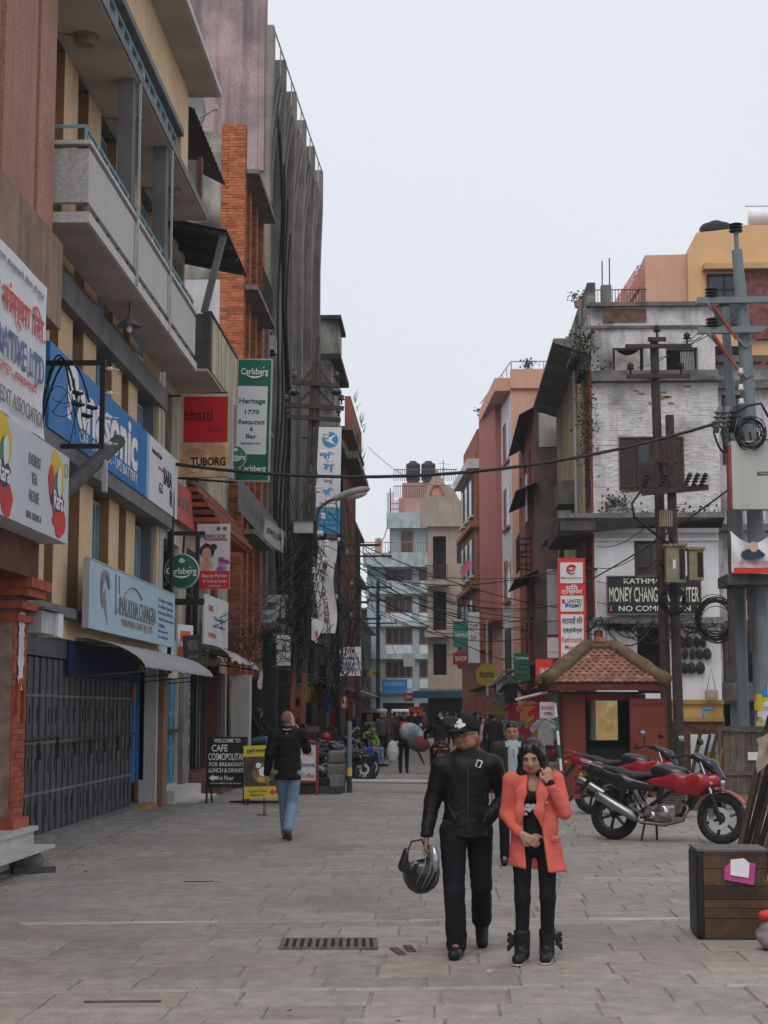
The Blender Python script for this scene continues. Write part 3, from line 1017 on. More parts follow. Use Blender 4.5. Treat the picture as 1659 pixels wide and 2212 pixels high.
# shop signs of the tan building
s = thing('craft_shop_sign', 'pale blue board reading HIMALAYAN CHANGRA over the grey shutters', 'sign', (-5.3, 22.5, 2.87), R(90))
B('board', BLUEB, s, (0, 7.35, -0.36, -0.3, 0, 0.97))
B('sign_edge', LILAC, s, (-0.03, 0, -0.37, -0.28, 0, 0.97), (0, 7.35, -0.37, -0.29, 0.972, 0.99))
yy = -0.368
text('IMALAYAN CHANGRA', s, 3.75, 0.46, 3.2, 0.26, INKG, y=yy, bold=-0.004)
text('PASHMINA CRAFT (P). LTD.', s, 3.7, 0.19, 2.7, 0.15, M('bronze lettering', (0.3, 0.2, 0.13), 0.6, 0), y=yy)
mb = MB()
for (a, b, w) in (((1.85, 0.9), (1.9, 0.3), 0.05), ((2.1, 0.9), (2.13, 0.62), 0.04), ((2.15, 0.33), (5.2, 0.31), 0.022)):
    mb.bar((a[0], yy, a[1]), (b[0], yy, b[1]), w, 0.004, up=(0, 1, 0))
pts = [(1.9 + 2.1 * t, yy, 0.3 + 0.5 * math.sin(t * math.pi * 0.75)) for t in [i / 14 for i in range(15)]]
mb.tube(pts, 0.012, 4)
mb.build('emblem', INKG, s)
mb = MB()
for k in range(3):
    mb.tube([(1.1 + 0.33 * math.cos(a + k * 0.2), yy + 0.004 - 0.002 * k, 0.5 + 0.36 * math.sin(a)) for a in [0.4 + i * 0.42 for i in range(7 + k)]], [0.01 + 0.035 * math.sin(i / 7 * 3) for i in range(7 + k)], 5)
mb.prism([(0.85, yy, 0.5), (1.3, yy, 0.1), (1.1, yy, 0.62)], (0, 0.006, 0))
mb.build('scarf_print', M('taupe print', (0.25, 0.23, 0.24), 0.6, 0.3, 6), s)
for i, (tt, z) in enumerate((('Fine Cashmere', 0.78), ('Pure Cashmere', 0.67), ('Pashmina', 0.56))):
    text(tt, s, 5.95, z, 0.75, 0.06, INKB, y=yy)
    text(('Cashmere Blanket', 'Cashmere Poncho', '100% Wool')[i], s, 6.75, z, 0.65, 0.06, INKB, y=yy)
for i, (tt, z, w) in enumerate((('Wholesale and retail Kathmandu Nepal', 0.44, 1.6), ('Tel 4220141', 0.33, 0.6), ('info himalayan craft', 0.23, 1.0), ('www himalayan craft', 0.13, 1.0))):
    text(tt, s, 5.6 + w / 2, z, w, 0.06, INKB, y=yy)

s = thing('blue_electronics_sign', 'long blue and white Panasonic board under the second floor windows', 'sign', (-5.3, 20.2, 5.31), R(90))
B('blue_board', PANB, s, (0, 7.0, -0.3, -0.24, 0, 1.12))
B('white_board', WHITE, s, (7.0, 10.1, -0.3, -0.24, 0, 1.12))
B('fade_strip', M('print pale blue', (0.25, 0.42, 0.6), 0.5, 0.1, 2), s, (6.86, 7.1, -0.3035, -0.3, 0.003, 1.117))
text('Panasonic', s, 3.5, 0.68, 5.0, 0.78, INKW, y=-0.306, bold=0.034)
text('CAR   INVERTER - UPS BATTERY', s, 3.9, 0.19, 4.3, 0.16, INKW, y=-0.306)
text('BABA', s, 9.0, 0.62, 0.9, 0.3, INK, y=-0.306, bold=0.02)
text('R', s, 9.4, 0.3, 0.35, 0.3, INK, y=-0.306, bold=0.03)
text('Authorised Dealer', s, 7.85, 0.9, 1.0, 0.1, INK, y=-0.306)
text('G.S.', s, 8.3, 0.35, 0.4, 0.18, INK, y=-0.306, bold=0.01)
text('Solar System', s, 8.3, 0.68, 0.6, 0.08, INKR, y=-0.306)
# ================================================================== second building on the left: restaurants stacked over a narrow front
CREAM = M('cream stained render', (0.5, 0.45, 0.34), 0.9, 0.2, 1.5, 0.2, 30, streak=0.9, dirt=(0.12, 0.11, 0.09))
MOTTLE = M('mottled lime render', (0.36, 0.34, 0.3), 0.95, 0.25, 1.5, 0.35, 20, patch=0.95, pcol=(0.05, 0.048, 0.045), pscale=0.7, ramp=(0.44, 0.6), streak=0.4)
CORR = M('dark corrugated iron', (0.05, 0.045, 0.043), 0.7, 0.3, 4, streak=0.4, dirt=(0.07, 0.04, 0.03))
DOORB = M('worn blue door paint', (0.08, 0.24, 0.36), 0.6, 0.25, 4, streak=0.6, dirt=(0.1, 0.09, 0.09), patch=0.4, pcol=(0.16, 0.17, 0.18), pscale=2.5)
REDBR = M('red brown step', (0.16, 0.07, 0.055), 0.8, 0.2, 4)
Bd = thing('restaurant_building', 'narrow building with blue door, dark doorway and stained cream balcony', 'building', (-5.3, 0, 0), R(90))
mb = MB()
wall_holes(mb, 40, 0, 8.1, [(30.0, 32.5, 0.3, 2.35), (33.9, 38.2, 0.35, 2.75), (30.5, 31.3, 5.1, 7.9), (30.6, 32.4, 3.1, 5.0), (33.4, 36.4, 2.95, 5.1), (33.2, 36.2, 6.6, 7.9)], 0.5, 29.93)
wall_holes(mb, 32.6, 8.1, 13.2, [(30.6, 32.4, 9.3, 10.8)], 0.5, 29.93)
mb.build('wall', CREAM, Bd)
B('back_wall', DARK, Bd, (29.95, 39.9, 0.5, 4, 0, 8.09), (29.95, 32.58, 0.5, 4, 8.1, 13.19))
B('upper_wall', M('brown upper wall', (0.24, 0.17, 0.12), 0.9, 0.3, 2, streak=0.6), Bd, (29.95, 32.6, 0.3, 4, 13.2, 14.6))
window(Bd, 30.55, 31.25, 5.15, 7.85, 0.2, LILAC, GLASS, bars=0, hb=(0.7,), fw=0.08)
window(Bd, 30.65, 32.35, 3.15, 4.95, 0.25, BLACK, GLASS, bars=1, hb=(0.6,), fw=0.08)
window(Bd, 33.45, 36.35, 3.0, 5.05, 0.25, WOOD, GLASS, bars=2, hb=(0.6,), fw=0.08)
window(Bd, 33.25, 36.15, 6.65, 7.85, 0.25, WOOD, GLASS, bars=2, hb=(0.6,), fw=0.08)
window(Bd, 30.65, 32.35, 9.35, 10.75, 0.25, LILAC, GLASS, bars=1, fw=0.08)
# blue folding doors
B('doorstep', OFFW, Bd, (29.93, 33.2, -0.4, 0.3, 0.0, 0.26), (30.2, 33.0, -0.75, -0.4, 0.0, 0.06))
for i in range(4):
    a = 30.02 + i * 0.61
    leaf = B('door_leaf', DOORB, Bd, (a, a + 0.6, 0.05, 0.12, 0.3, 2.35))
    mb = MB()
    for z in (0.38, 1.05, 1.72):
        mb.box(a + 0.06, a + 0.1, 0.03, 0.049, z, z + 0.58).box(a + 0.5, a + 0.54, 0.03, 0.049, z, z + 0.58).box(a + 0.1, a + 0.5, 0.034, 0.049, z, z + 0.05)
    mb.build('moulding', DOORB, leaf)
mb = MB()
mb.bar((30.2, 0.0, 1.3), (32.4, 0.0, 1.33), 0.07)
mb.bar((31.2, 0.0, 2.0), (31.2, 0.0, 1.75), 0.05).bar((31.25, 0, 0.9), (31.25, 0, 0.75), 0.05)
mb.build('door_bar', RUST, Bd)
B('pilaster', M('worn lilac pilaster', (0.22, 0.2, 0.2), 0.9, 0.3, 3, streak=0.8), Bd, (32.6, 33.3, -0.12, 0.0, 0, 2.8))
B('doorway_frame', REDBR, Bd, (33.85, 33.95, -0.04, 0.3, 0.3, 2.8), (38.15, 38.3, -0.04, 0.3, 0.3, 2.8))
mb = MB()
for i in range(9):
    mb.cyl((34.2 + i * 0.42, 0.2, 0.35), (34.2 + i * 0.42, 0.2, 2.7), 0.02, n=5)
mb.build('gate_bars', BLACK, Bd)
for k, (y0, z1) in enumerate(((-0.75, 0.14), (-0.45, 0.28), (-0.15, 0.42))):
    B('step', REDBR, Bd, (33.6, 38.0, y0, y0 + 0.297 if k < 2 else 0.3, 0, z1))
B('glazed_panel', M('beaded shop window', (0.06, 0.07, 0.09), 0.4, 0.8, 25), Bd, (38.4, 39.3, -0.06, -0.002, 0.4, 2.6))
# balcony
B('balcony_end', CONCD, Bd, (30.0, 30.28, -0.93, -0.002, 8.16, 9.22))
for i in range(4):
    B('balcony_panel', CREAM, Bd, (30.29 + i * 0.93, 30.29 + (i + 1) * 0.93 - 0.05, -0.93, -0.85, 8.16, 9.2))
B('balcony_floor', SOFFIT, Bd, (30.0, 34.0, -0.9, -0.002, 8.1, 8.155))
B('balcony_rail', CONCD, Bd, (30.0, 34.05, -0.95, -0.83, 9.221, 9.27))
# iron roofs
def corrugated(parent, x0, x1, ya, za, yb, zb, m, name='iron_roof', n=30):
    mb = MB()
    rows = []
    for i in range(n + 1):
        x = x0 + (x1 - x0) * i / n
        dz = 0.025 if i % 2 else -0.025
        rows.append([(x, ya, za + dz), (x, yb, zb + dz)])
    mb.sheet(rows)
    mb.sheet([[(p[0], p[1], p[2] - 0.012) for p in r] for r in rows])
    return mb.build(name, m, parent)
corrugated(Bd, 29.9, 33.2, 0.2, 11.15, -1.22, 10.85, CORR)
mb = MB()
for x in (30.0, 30.9, 31.8, 32.8):
    mb.bar((x, 0.2, 11.06), (x, -1.2, 10.76), 0.07)
mb.build('roof_rafters', CORR, Bd)
MB().bar((30.05, -1.15, 10.75), (30.05, -0.8, 9.25), 0.12).build('roof_strut', GREYP, Bd)
corrugated(Bd, 30.0, 34.6, 0.3, 13.75, -0.55, 13.3, CORR)
B('shutter_leaf', M('pale window leaf', (0.35, 0.33, 0.34), 0.6, 0.2, 3), Bd, (31.0, 31.06, -0.5, 0.1, 11.55, 12.6))
B('leaf_frame', REDBR, Bd, (30.94, 31.1, -0.58, -0.501, 11.5, 12.65))
# pagoda eave of brick red tiles
for k in range(6):
    mb = MB()
    z = 6.5 - k * 0.16
    mb.box(33.2, 39.2, -0.14 - 0.11 * k, 0.0, z - 0.1, z)
    mb.build('eave_course', BRICKR if k % 2 else REDBR, Bd)
mb = MB()
for k in range(22):
    x = 33.3 + k * 0.27
    mb.bar((x, -0.02, 5.62), (x, -0.66, 5.55), 0.08, 0.1)
mb.build('eave_tile_ends', BRICKR, Bd, kind='stuff')
B('brick_post', BRICKR, Bd, (36.9, 37.3, -0.12, -0.002, 2.9, 5.5))
rebase(Bd, 34)
dsh = thing('satellite_dish', 'grey satellite dish standing on the upper eave of the restaurant building', 'satellite dish', (-4.97, 32.0, 13.5), R(60))
mb = MB()
mb.smooth = True
mb.lathe([(0, 0.1), (0.2, 0.08), (0.33, 0.03), (0.4, -0.03), (0.33, 0.02), (0.2, 0.07), (0, 0.09)], 22, (0, 0.15, 0.62), 'y')
mb.build('reflector', M('dish grey', (0.3, 0.3, 0.32), 0.6, 0.1), dsh)
MB().bar((0, 0.2, 0), (0, 0.22, 0.62), 0.05).build('mast', RUST, dsh)
MB().bar((0, 0.14, 0.3), (0, -0.45, 0.45), 0.03).box(-0.04, 0.04, -0.5, -0.42, 0.42, 0.52).build('feed_arm', LILAC, dsh)

# ------------------------------------------------------------------ hanging signs in front of it
def swoosh(s, x, z, w, y, m):
    mb = MB()
    mb.tube([(x - w * 0.3 + w * 0.62 * t, y, z - 0.1 * w * math.sin(t * 3.0) + 0.03 * w * t) for t in [i / 8 for i in range(9)]], [0.006 + 0.03 * w * math.sin(i / 8 * math.pi) for i in range(9)], 5)
    mb.lathe([(0, 0), (0.03 * w, 0.0), (0.0, 0.004)], 6, (x + 0.33 * w, y, z + 0.3 * w), 'y')
    mb.build('swoosh', m, s)
s = thing('red_beer_sign', 'red and cream box sign reading bhatti and TUBORG above the doorway', 'sign', tuple(aY(443, 1030, 31)), 0)
B('sign_box', M('cream board', (0.55, 0.45, 0.33), 0.5, 0.05), s, (-0.5, 0.46, 0, 0.14, 0, 1.64))
B('side_panel', LILAC, s, (0.461, 0.53, -0.01, 0.15, -0.03, 1.66))
B('red_face', M('deep red face', (0.48, 0.004, 0.008), 0.5, 0.06, 2), s, (-0.43, 0.43, -0.012, -0.002, 0.68, 1.58))
text('bhatti', s, -0.14, 1.22, 0.55, 0.24, M('dark maroon lettering', (0.07, 0.004, 0.01), 0.5, 0), y=-0.016, bold=0.012)
text('di Lala', s, 0.18, 0.93, 0.3, 0.1, MATS['dark maroon lettering'], y=-0.016)
mb = MB()
mb.add([(-0.5, -0.006, 0), (0.46, -0.006, 0), (0.46, -0.006, 0.67), (-0.5, -0.006, 0.67)], [(0, 1, 2, 3)])
mb.build('amber_face', M('amber swirl', (0.6, 0.4, 0.22), 0.45, 0.35, 3, patch=0.7, pcol=(0.45, 0.16, 0.04), pscale=2.2), s)
mb = MB()
for k in range(4):
    mb.tube([(-0.2 + (0.12 + 0.05 * k) * math.cos(a), -0.012, 0.32 + (0.1 + 0.045 * k) * math.sin(a)) for a in [0.6 + i * 0.35 for i in range(10 + k)]], 0.008, 4)
mb.build('swirl_print', M('orange print', (0.5, 0.2, 0.05), 0.5, 0), s)
text('TUBORG', s, 0.06, 0.3, 0.68, 0.17, INK, y=-0.018, bold=0.035)
MB().bar((-0.7, 0.08, 0.0), (0.6, 0.1, -0.1), 0.04).bar((-0.9, 0.08, 1.6), (0.4, 0.1, 1.68), 0.03).build('bracket', BLACK, s)
s = thing('green_beer_sign', 'tall green and white Carlsberg sign for Heritage 1770 restaurant', 'sign', tuple(aY(543, 1040, 35)), 0)
s.rotation_euler = (0, R(1.2), 0)
B('frame', LILAC, s, (-0.39, 0.39, 0, 0.1, 0, 2.74))
B('green_face', GREENB, s, (-0.36, 0.36, -0.008, -0.002, 0.03, 2.71))
B('white_panel', M('print white board', (0.6, 0.63, 0.63), 0.45, 0.04), s, (-0.36, 0.3, -0.013, -0.009, 0.6, 2.12))
for tt, z, w, h in (('Heritage', 1.77, 0.58, 0.15), ('1770', 1.54, 0.32, 0.1), ('Restaurant', 1.32, 0.58, 0.11), ('&', 1.16, 0.08, 0.09), ('Bar', 1.0, 0.24, 0.1), ('Basantapur Ktm.', 0.84, 0.44, 0.06)):
    text(tt, s, -0.03, z, w, h, M('dark green lettering', (0.01, 0.1, 0.07), 0.5, 0), y=-0.016, bold=0.022)
text('Carlsberg', s, 0.0, 2.43, 0.6, 0.19, INKW, y=-0.014, bold=0.012)
text('Carlsberg', s, 0.02, 0.27, 0.58, 0.17, INKW, y=-0.014, bold=0.012)
swoosh(s, 0, 2.36, 0.6, -0.016, INKW)
MB().bar((-0.8, 0.06, 2.6), (-0.39, 0.06, 2.6), 0.04).bar((-0.8, 0.06, 0.2), (-0.39, 0.06, 0.2), 0.04).build('bracket', BLACK, s)
def disc_sign(name, label, p, r, rz, full=True):
    s = thing(name, label, 'sign', tuple(p), rz)
    mb = MB()
    mb.smooth = True
    mb.lathe([(0, 0.08), (r * 0.9, 0.08), (r, 0.05), (r, -0.02), (r * 0.94, -0.05)], 32, (0, 0, 0), 'y')
    mb.build('rim', LILAC, s)
    mb = MB()
    mb.smooth = True
    mb.lathe([(r * 0.94, -0.05), (r * 0.6, -0.075), (0, -0.085)], 32, (0, 0, 0), 'y')
    mb.build('face', GREENB, s)
    text('Carlsberg', s, 0, -0.02, r * 1.7, r * 0.48, INKW, y=-0.09, bold=0.012)
    swoosh(s, 0, -r * 0.25, r * 1.5, -0.092, INKW)
    mb = MB()
    for k in (-1, 0, 1):
        mb.tube([(0.05 * r * k, -0.086, r * 0.45), (0.14 * r * k, -0.086, r * 0.58), (0.05 * r * k, -0.086, r * (0.76 - 0.06 * abs(k)))], [0.01, 0.02, 0.004], 5)
    mb.build('crest', INKW, s)
    return s
s = disc_sign('round_beer_sign', 'round dark green Carlsberg disc hung before a black frame', aY(393, 1234, 30.6), 0.335, R(3))
B('black_frame', BLACK, s, (-0.32, 0.4, 0.3, 0.36, 0.72, 0.8), (-0.32, 0.4, 0.3, 0.36, -0.62, -0.5), (-0.32, -0.22, 0.3, 0.36, -0.5, 0.72), (0.22, 0.3, 0.3, 0.36, -0.5, 0.72))
MB().bar((-0.5, 0.1, 0.0), (-0.3, 0.05, 0.0), 0.03).bar((0, 0.1, 0.2), (0, 0.3, 0.7), 0.04).build('bracket', BLACK, s)
disc_sign('round_beer_sign', 'small round green beer disc half hidden by the red bhatti sign', aY(508, 987, 33.5), 0.24, R(10))
s = thing('beauty_parlour_sign', 'white and red NEWLOOK beauty parlour sign with a smiling woman', 'sign', tuple(aY(460, 1272, 33)), 0)
B('board', WHITE, s, (-0.34, 0.34, 0, 0.04, 0, 1.34))
B('red_panel', RED2, s, (-0.338, 0.338, -0.006, -0.001, 0.002, 0.37))
text('NEWLOOK', s, 0.0, 1.08, 0.54, 0.09, INK, y=-0.008, bold=0.008)
B('red_strip', RED2, s, (-0.18, 0.28, -0.006, -0.001, 0.995, 1.025))
for tt, z, w, h in (('Beauty Parlour', 0.26, 0.52, 0.09), ('& Training Center', 0.15, 0.48, 0.075), ('Basantapur', 0.06, 0.24, 0.04)):
    text(tt, s, 0.04, z, w, h, INKW, y=-0.01, bold=0.006)
rr = random.Random(4)
mb = MB()
blob(mb, -0.16, 0.48, 0.16, 0.12, -0.003, rr, 12, 0.06)
mb.cur = 1
blob(mb, -0.13, 0.77, 0.15, 0.17, -0.004, rr, 14, 0.08)
blob(mb, 0.0, 0.86, 0.08, 0.07, -0.0045, rr, 10, 0.1)
mb.cur = 0
blob(mb, -0.14, 0.7, 0.1, 0.15, -0.006, rr, 14, 0.03)
mb.cur = 2
blob(mb, -0.14, 0.62, 0.035, 0.012, -0.0075, rr, 8, 0.1)
mb.cur = 1
blob(mb, -0.18, 0.73, 0.014, 0.006, -0.0075, rr, 6, 0.1)
blob(mb, -0.1, 0.73, 0.014, 0.006, -0.0075, rr, 6, 0.1)
for k in range(9):
    mb.cur = 3 + k % 3
    blob(mb, 0.2 + rr.uniform(-0.08, 0.1), 0.5 + rr.uniform(-0.1, 0.13), 0.055, 0.05, -0.0075 - 0.0006 * k, rr, 8, 0.25)
mb.build('portrait_print', [SKINT, M('print hair', (0.06, 0.03, 0.02), 0.5, 0.2), INKR, M('print purple', (0.3, 0.06, 0.25), 0.5, 0.2), M('print pink', (0.55, 0.2, 0.35), 0.5, 0.2), M('print violet', (0.2, 0.12, 0.35), 0.5, 0.2)], s)
for x in (0.1, 0.23):
    mb = MB()
    mb.lathe([(0, 0), (0.045, 0), (0.045, 0.003)], 12, (x, -0.006, 1.24), 'y')
    mb.build('seal_print', M('print brown', (0.2, 0.12, 0.08), 0.5, 0), s)
def slant_sign(name, label, a, b, h, m, lines, thick=0.04, tilt=0.0, group=None, cat='sign'):
    """board whose lower edge runs from a to b (world points)"""
    a, b = Vector(a), Vector(b)
    d = b - a
    s = thing(name, label, cat, tuple(a), math.atan2(d.y, d.x), group)
    L = math.hypot(d.x, d.y)
    s.rotation_euler = (tilt, -math.atan2(d.z, L), math.atan2(d.y, d.x))
    L = d.length
    B('board', m, s, (0, L, 0, thick, 0, h))
    for tt, fx, fz, fw, fh, mm in lines:
        text(tt, s, fx * L, fz * h, fw * L, fh * h, mm, y=-0.008, bold=0.006)
    return s
P = lambda u, v, Y: tuple(aY(u, v, Y))
slant_sign('red_shop_sign', 'faded red slanting board with grey lettering beside the beer signs', P(362, 1105, 30.2), P(423, 1150, 33.4), 0.82, M('faded red board', (0.5, 0.1, 0.09), 0.6, 0.1, 2), [('BHATTI', 0.5, 0.5, 0.62, 0.3, INKG)], tilt=R(-6))
slant_sign('white_poster', 'white paper poster with red flower print below the beauty sign', P(441, 1390, 33), P(492, 1402, 35.5), 1.02, WHITE, [('SALE', 0.25, 0.75, 0.2, 0.12, INKR), ('Thangka', 0.6, 0.55, 0.5, 0.1, INKB), ('Art Gallery', 0.6, 0.4, 0.5, 0.08, INKB), ('OPEN', 0.3, 0.2, 0.3, 0.1, INKR)], cat='poster')
slant_sign('green_poster', 'green and white printed poster leaning by the blue door', P(345, 1420, 30.0), P(379, 1425, 30.6), 0.72, M('print green white', (0.5, 0.52, 0.5), 0.5, 0.1), [('CURRY', 0.5, 0.84, 0.6, 0.12, INKG)], tilt=R(-8), cat='poster')
s = thing('orange_poster', 'orange and white poster between the green poster and black board', 'poster', P(383, 1430, 30.7), R(70))
B('board', WHITE, s, (0, 0.6, 0, 0.03, 0, 0.72))
B('print', M('print orange', (0.6, 0.13, 0.03), 0.5, 0.15, 8), s, (0.0, 0.5, -0.005, -0.001, 0.02, 0.3), (0.1, 0.5, -0.005, -0.001, 0.4, 0.6))
slant_sign('black_menu_board', 'small black hanging board with pale lettering by the blue door', P(400, 1428, 30.6), P(436, 1425, 30.9), 0.48, BLACK, [('MENU', 0.5, 0.6, 0.6, 0.4, INKG), ('OPEN DAILY', 0.5, 0.15, 0.7, 0.12, INKG)])
s = thing('vertical_name_board', 'narrow dark upright board lettered COSMOPOLITAN beside the blue door', 'sign', (-5.19, 33.05, 0.35), R(90))
B('board', CONCD, s, (0, 0.42, 0, 0.06, 0, 2.4))
for i, ch in enumerate('COSMOPOLITAN'):
    text(ch, s, 0.21, 2.25 - i * 0.185, 0.2, 0.13, INKW, y=-0.006, bold=0.01)
# shreds of a white awning over the dark doorway
cn = thing('torn_awning', 'curved white torn awning cloth over the dark doorway', 'awning', (-5.3, 33.6, 2.9), R(90))
mb = MB()
mb.smooth = True
rows = []
for i in range(15):
    x = 5.2 * i / 14
    rows.append([(x, -0.05 - 0.9 * math.sin(a), -0.15 + 0.35 * math.cos(a) + 0.03 * math.sin(x * 5 + a * 3) - 0.05 * x * (0.4 if i > 8 else 0.2)) for a in [j * math.pi / 2 / 7 for j in range(8)]])
mb.sheet(rows)
mb.build('cloth', M('stained white cloth', (0.5, 0.46, 0.42), 0.8, 0.25, 4, patch=0.6, pcol=(0.35, 0.15, 0.06), pscale=2.2, ramp=(0.55, 0.65)), cn)
mb = MB()
rows = [[(4.9 + 0.72 * j / 6, -0.95 - 0.03 * math.sin(j * 2 + i), -0.2 - 0.075 * i - 0.03 * (j % 2) * (i == 6)) for j in range(7)] for i in range(7)]
mb.sheet(rows)
mb.build('valance', MATS['stained white cloth'], cn)
MB().tube([(4.9, -0.02, -0.1), (4.9, -1.0, -0.25)], 0.02, 5).tube([(0.1, -0.02, 0.1), (0.1, -0.95, -0.1)], 0.02, 5).build('rib', RUST, cn)

# ================================================================== orange brick building
Ob = thing('orange_brick_building', 'tall narrow building of orange brick piers with thin concrete balconies', 'building', (-5.3, 40, 0), R(90))
B('side_wall', MOTTLE, Ob, (0.0, 0.25, 0.1, 9, 8, 16.5))
B('side_plaster', M('white lime wash', (0.55, 0.53, 0.53), 0.9, 0.15, 1.2, streak=0.5, dirt=(0.25, 0.23, 0.22)), Ob, (-0.004, 0.2, 0.12, 3.5, 8.5, 12.6))
B('core', M('dull red plaster', (0.3, 0.1, 0.05), 0.9, 0.2, 2), Ob, (0.3, 5.6, 0.45, 8, 0, 16))
piers = [(0.0, 0.32, 16.7, -0.32), (1.3, 0.34, 15.5, -0.3), (2.75, 0.34, 15.5, -0.3), (4.3, 0.34, 15.5, -0.3), (5.3, 0.3, 14.9, -0.22)]
left = 300
for k, (x, w, top, yf) in enumerate(piers):
    p = B('brick_pier', MORTAR, Ob, (x, x + w, yf + 0.004, 0.3, 2.6, top))
    # the end face of the pier looks towards the square
    e = MB()
    rr = random.Random(k)
    n = int((top - 2.6) / 0.075)
    for q in range(n):
        z = 2.6 + q * 0.075
        ys = [yf, yf + 0.2, yf + 0.44, 0.3] if q % 2 else [yf, yf + 0.32, 0.3]
        for a, b in zip(ys[:-1], ys[1:]):
            if k == 0 and z > 9 and left > 0 and b < 0.31:
                left -= 1
                m1 = MB()
                m1.box(0, 0.05, a + 0.006, b - 0.006, 0.005, 0.07)
                m1.build('brick', BRICKO, p, loc=(x - 0.012 + rr.uniform(-0.008, 0.008), 0, z))
            else:
                e.t = rr.uniform(-0.5, 0.5)
                j = rr.uniform(-0.005, 0.005)
                e.box(x - 0.01 + j, x + 0.04, a + 0.006, b - 0.006, z + 0.005, z + 0.07)
        for a, b in (((x + 0.004, x + w / 2 + 0.02), (x + w / 2 + 0.03, x + w)) if q % 2 else ((x + 0.004, x + w),)):
            e.t = rr.uniform(-0.5, 0.5)
            e.box(a, b, yf - 0.006, yf + 0.03, z + 0.005, z + 0.07)
    e.build('brickwork', BRICKO, p, kind='stuff')
for z in (15.5, 12.45, 9.3, 6.2):
    B('balcony_slab', CONC, Ob, (0.05, 4.4, -0.66, -0.34, z - 0.1, z + 0.02), (0.36, 4.29, -0.338, 0.44, z - 0.098, z + 0.018))
for z in (12.55, 9.4):
    mb = MB()
    for i in range(16):
        x = 1.9 + i * 0.16
        mb.box(x, x + 0.02, -0.6, -0.58, z, z + 0.85)
    mb.box(1.88, 4.35, -0.61, -0.57, z + 0.85, z + 0.89)
    mb.build('balcony_railing', BLACK, Ob)
for z in (6.4, 9.5, 12.6):
    for x in (1.75, 3.2):
        window(Ob, x, x + 0.95, z + 0.1, z + 2.3, 0.4, WOOD, GLASS, bars=1, hb=(0.7,), fw=0.07)
window(Ob, 0.4, 1.25, 3.1, 5.6, 0.2, WHITE2, GLASS, bars=0, hb=(0.2, 0.42, 0.64, 0.84), fw=0.07)
# ground floor: white column, roller shutters, red front
B('white_column', OFFW, Ob, (0.1, 0.55, -0.55, -0.1, 0, 2.6))
B('stall_riser', CONCD, Ob, (0.56, 5.6, -0.55, 0.0, 0, 0.75))
for i in range(2):
    mb = MB()
    for j in range(26):
        mb.box(0.7 + i * 2.45, 3.05 + i * 2.45, 0.02 + 0.015 * (j % 2), 0.06, 0.76 + j * 0.07, 0.76 + j * 0.07 + 0.068)
    mb.build('roller_shutter', M('beige roller shutter', (0.27, 0.225, 0.16), 0.6, 0.15, 3, streak=0.4), Ob)
B('shutter_guide', GREYP, Ob, (3.06, 3.14, -0.02, 0.05, 0.75, 2.6))

# ================================================================== blackened building with concrete fins
ang = math.atan2(0.49, 13.2)
Fn = thing('finned_building', 'tall soot stained concrete building with vertical fins flaring at the roof', 'building', (-5.3, 46, 0), R(90) - ang)
PINKW = M('mauve weathered render', (0.37, 0.27, 0.275), 0.95, 0.25, 1.2, 0.3, 20, patch=0.85, pcol=(0.17, 0.14, 0.14), pscale=0.55, streak=0.9, dirt=(0.07, 0.06, 0.06), sdir=(3, 3, 0.25))
FINC = M('soot streaked concrete', (0.25, 0.225, 0.2), 0.95, 0.2, 1.5, 0.3, 25, patch=0.7, pcol=(0.06, 0.055, 0.05), pscale=0.25, streak=0.85, dirt=(0.05, 0.047, 0.043), sdir=(4, 4, 0.12))
B('end_wall', PINKW, Fn, (-0.05, 0.3, 0.06, 12, 5, 24.5))
B('end_pier', PINKW, Fn, (-0.06, 0.5, -0.12, 0.05, 17.5, 24.2))
B('main_wall', FINC, Fn, (0.3, 13.3, 0.12, 11, 4.0, 21.3))
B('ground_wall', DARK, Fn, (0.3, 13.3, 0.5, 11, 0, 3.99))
mb = MB()
for i in range(60):     # ribbed panels between the fins
    x = 0.45 + i * 0.21
    mb.box(x, x + 0.1, 0.06, 0.119, 4.6, 20.9)
mb.build('wall_ribs', FINC, Fn, kind='stuff')
for i in range(6):
    x = 0.0 + i * 2.62
    mb = MB()
    mb.prism([(x, 0.1, 4.6), (x, -0.3, 4.6), (x, -0.3, 18.2), (x, -0.34, 19.4), (x, -0.38, 20.6), (x, -0.38, 22.0), (x, 0.1, 22.0)], (0.3, 0, 0))
    mb.build('fin', FINC, Fn)
    if i < 5:           # coved panel curving out between two fins, with ribs of its own
        mb = MB()
        for q in range(7):
            xa, xb = x + 0.27 + q * 0.336, x + 0.27 + (q + 1) * 0.336
            o_ = 0.11 if q % 2 else 0.0
            for t in range(8):
                f = lambda k: (0.05 - o_ - 0.34 * (k / 8) ** 2.2, 17.2 + 3.7 * k / 8)
                (y0, z0), (y1, z1) = f(t), f(t + 1)
                mb.add([(xa, y0, z0), (xb, y0, z0), (xb, y1, z1), (xa, y1, z1)], [(0, 1, 2, 3)])
                if o_:
                    mb.add([(xa, y0, z0), (xa, y1, z1), (xa, y1 + 0.06, z1), (xa, y0 + 0.06, z0)], [(0, 1, 2, 3)])
        mb.box(x + 0.27, x + 2.61, -0.3, 0.05, 20.91, 21.1)
        mb.build('coved_panel', FINC, Fn)
mb = MB()
mb.tube([(0.3, -0.36, 21.95), (13.2, -0.36, 21.95)], 0.025, 5)
for i in range(11):
    mb.cyl((0.4 + i * 1.28, -0.36, 21.1), (0.4 + i * 1.28, -0.36, 21.95), 0.02, n=5)
mb.build('roof_rail', M('pale green rail', (0.3, 0.36, 0.36), 0.6, 0.2), Fn)
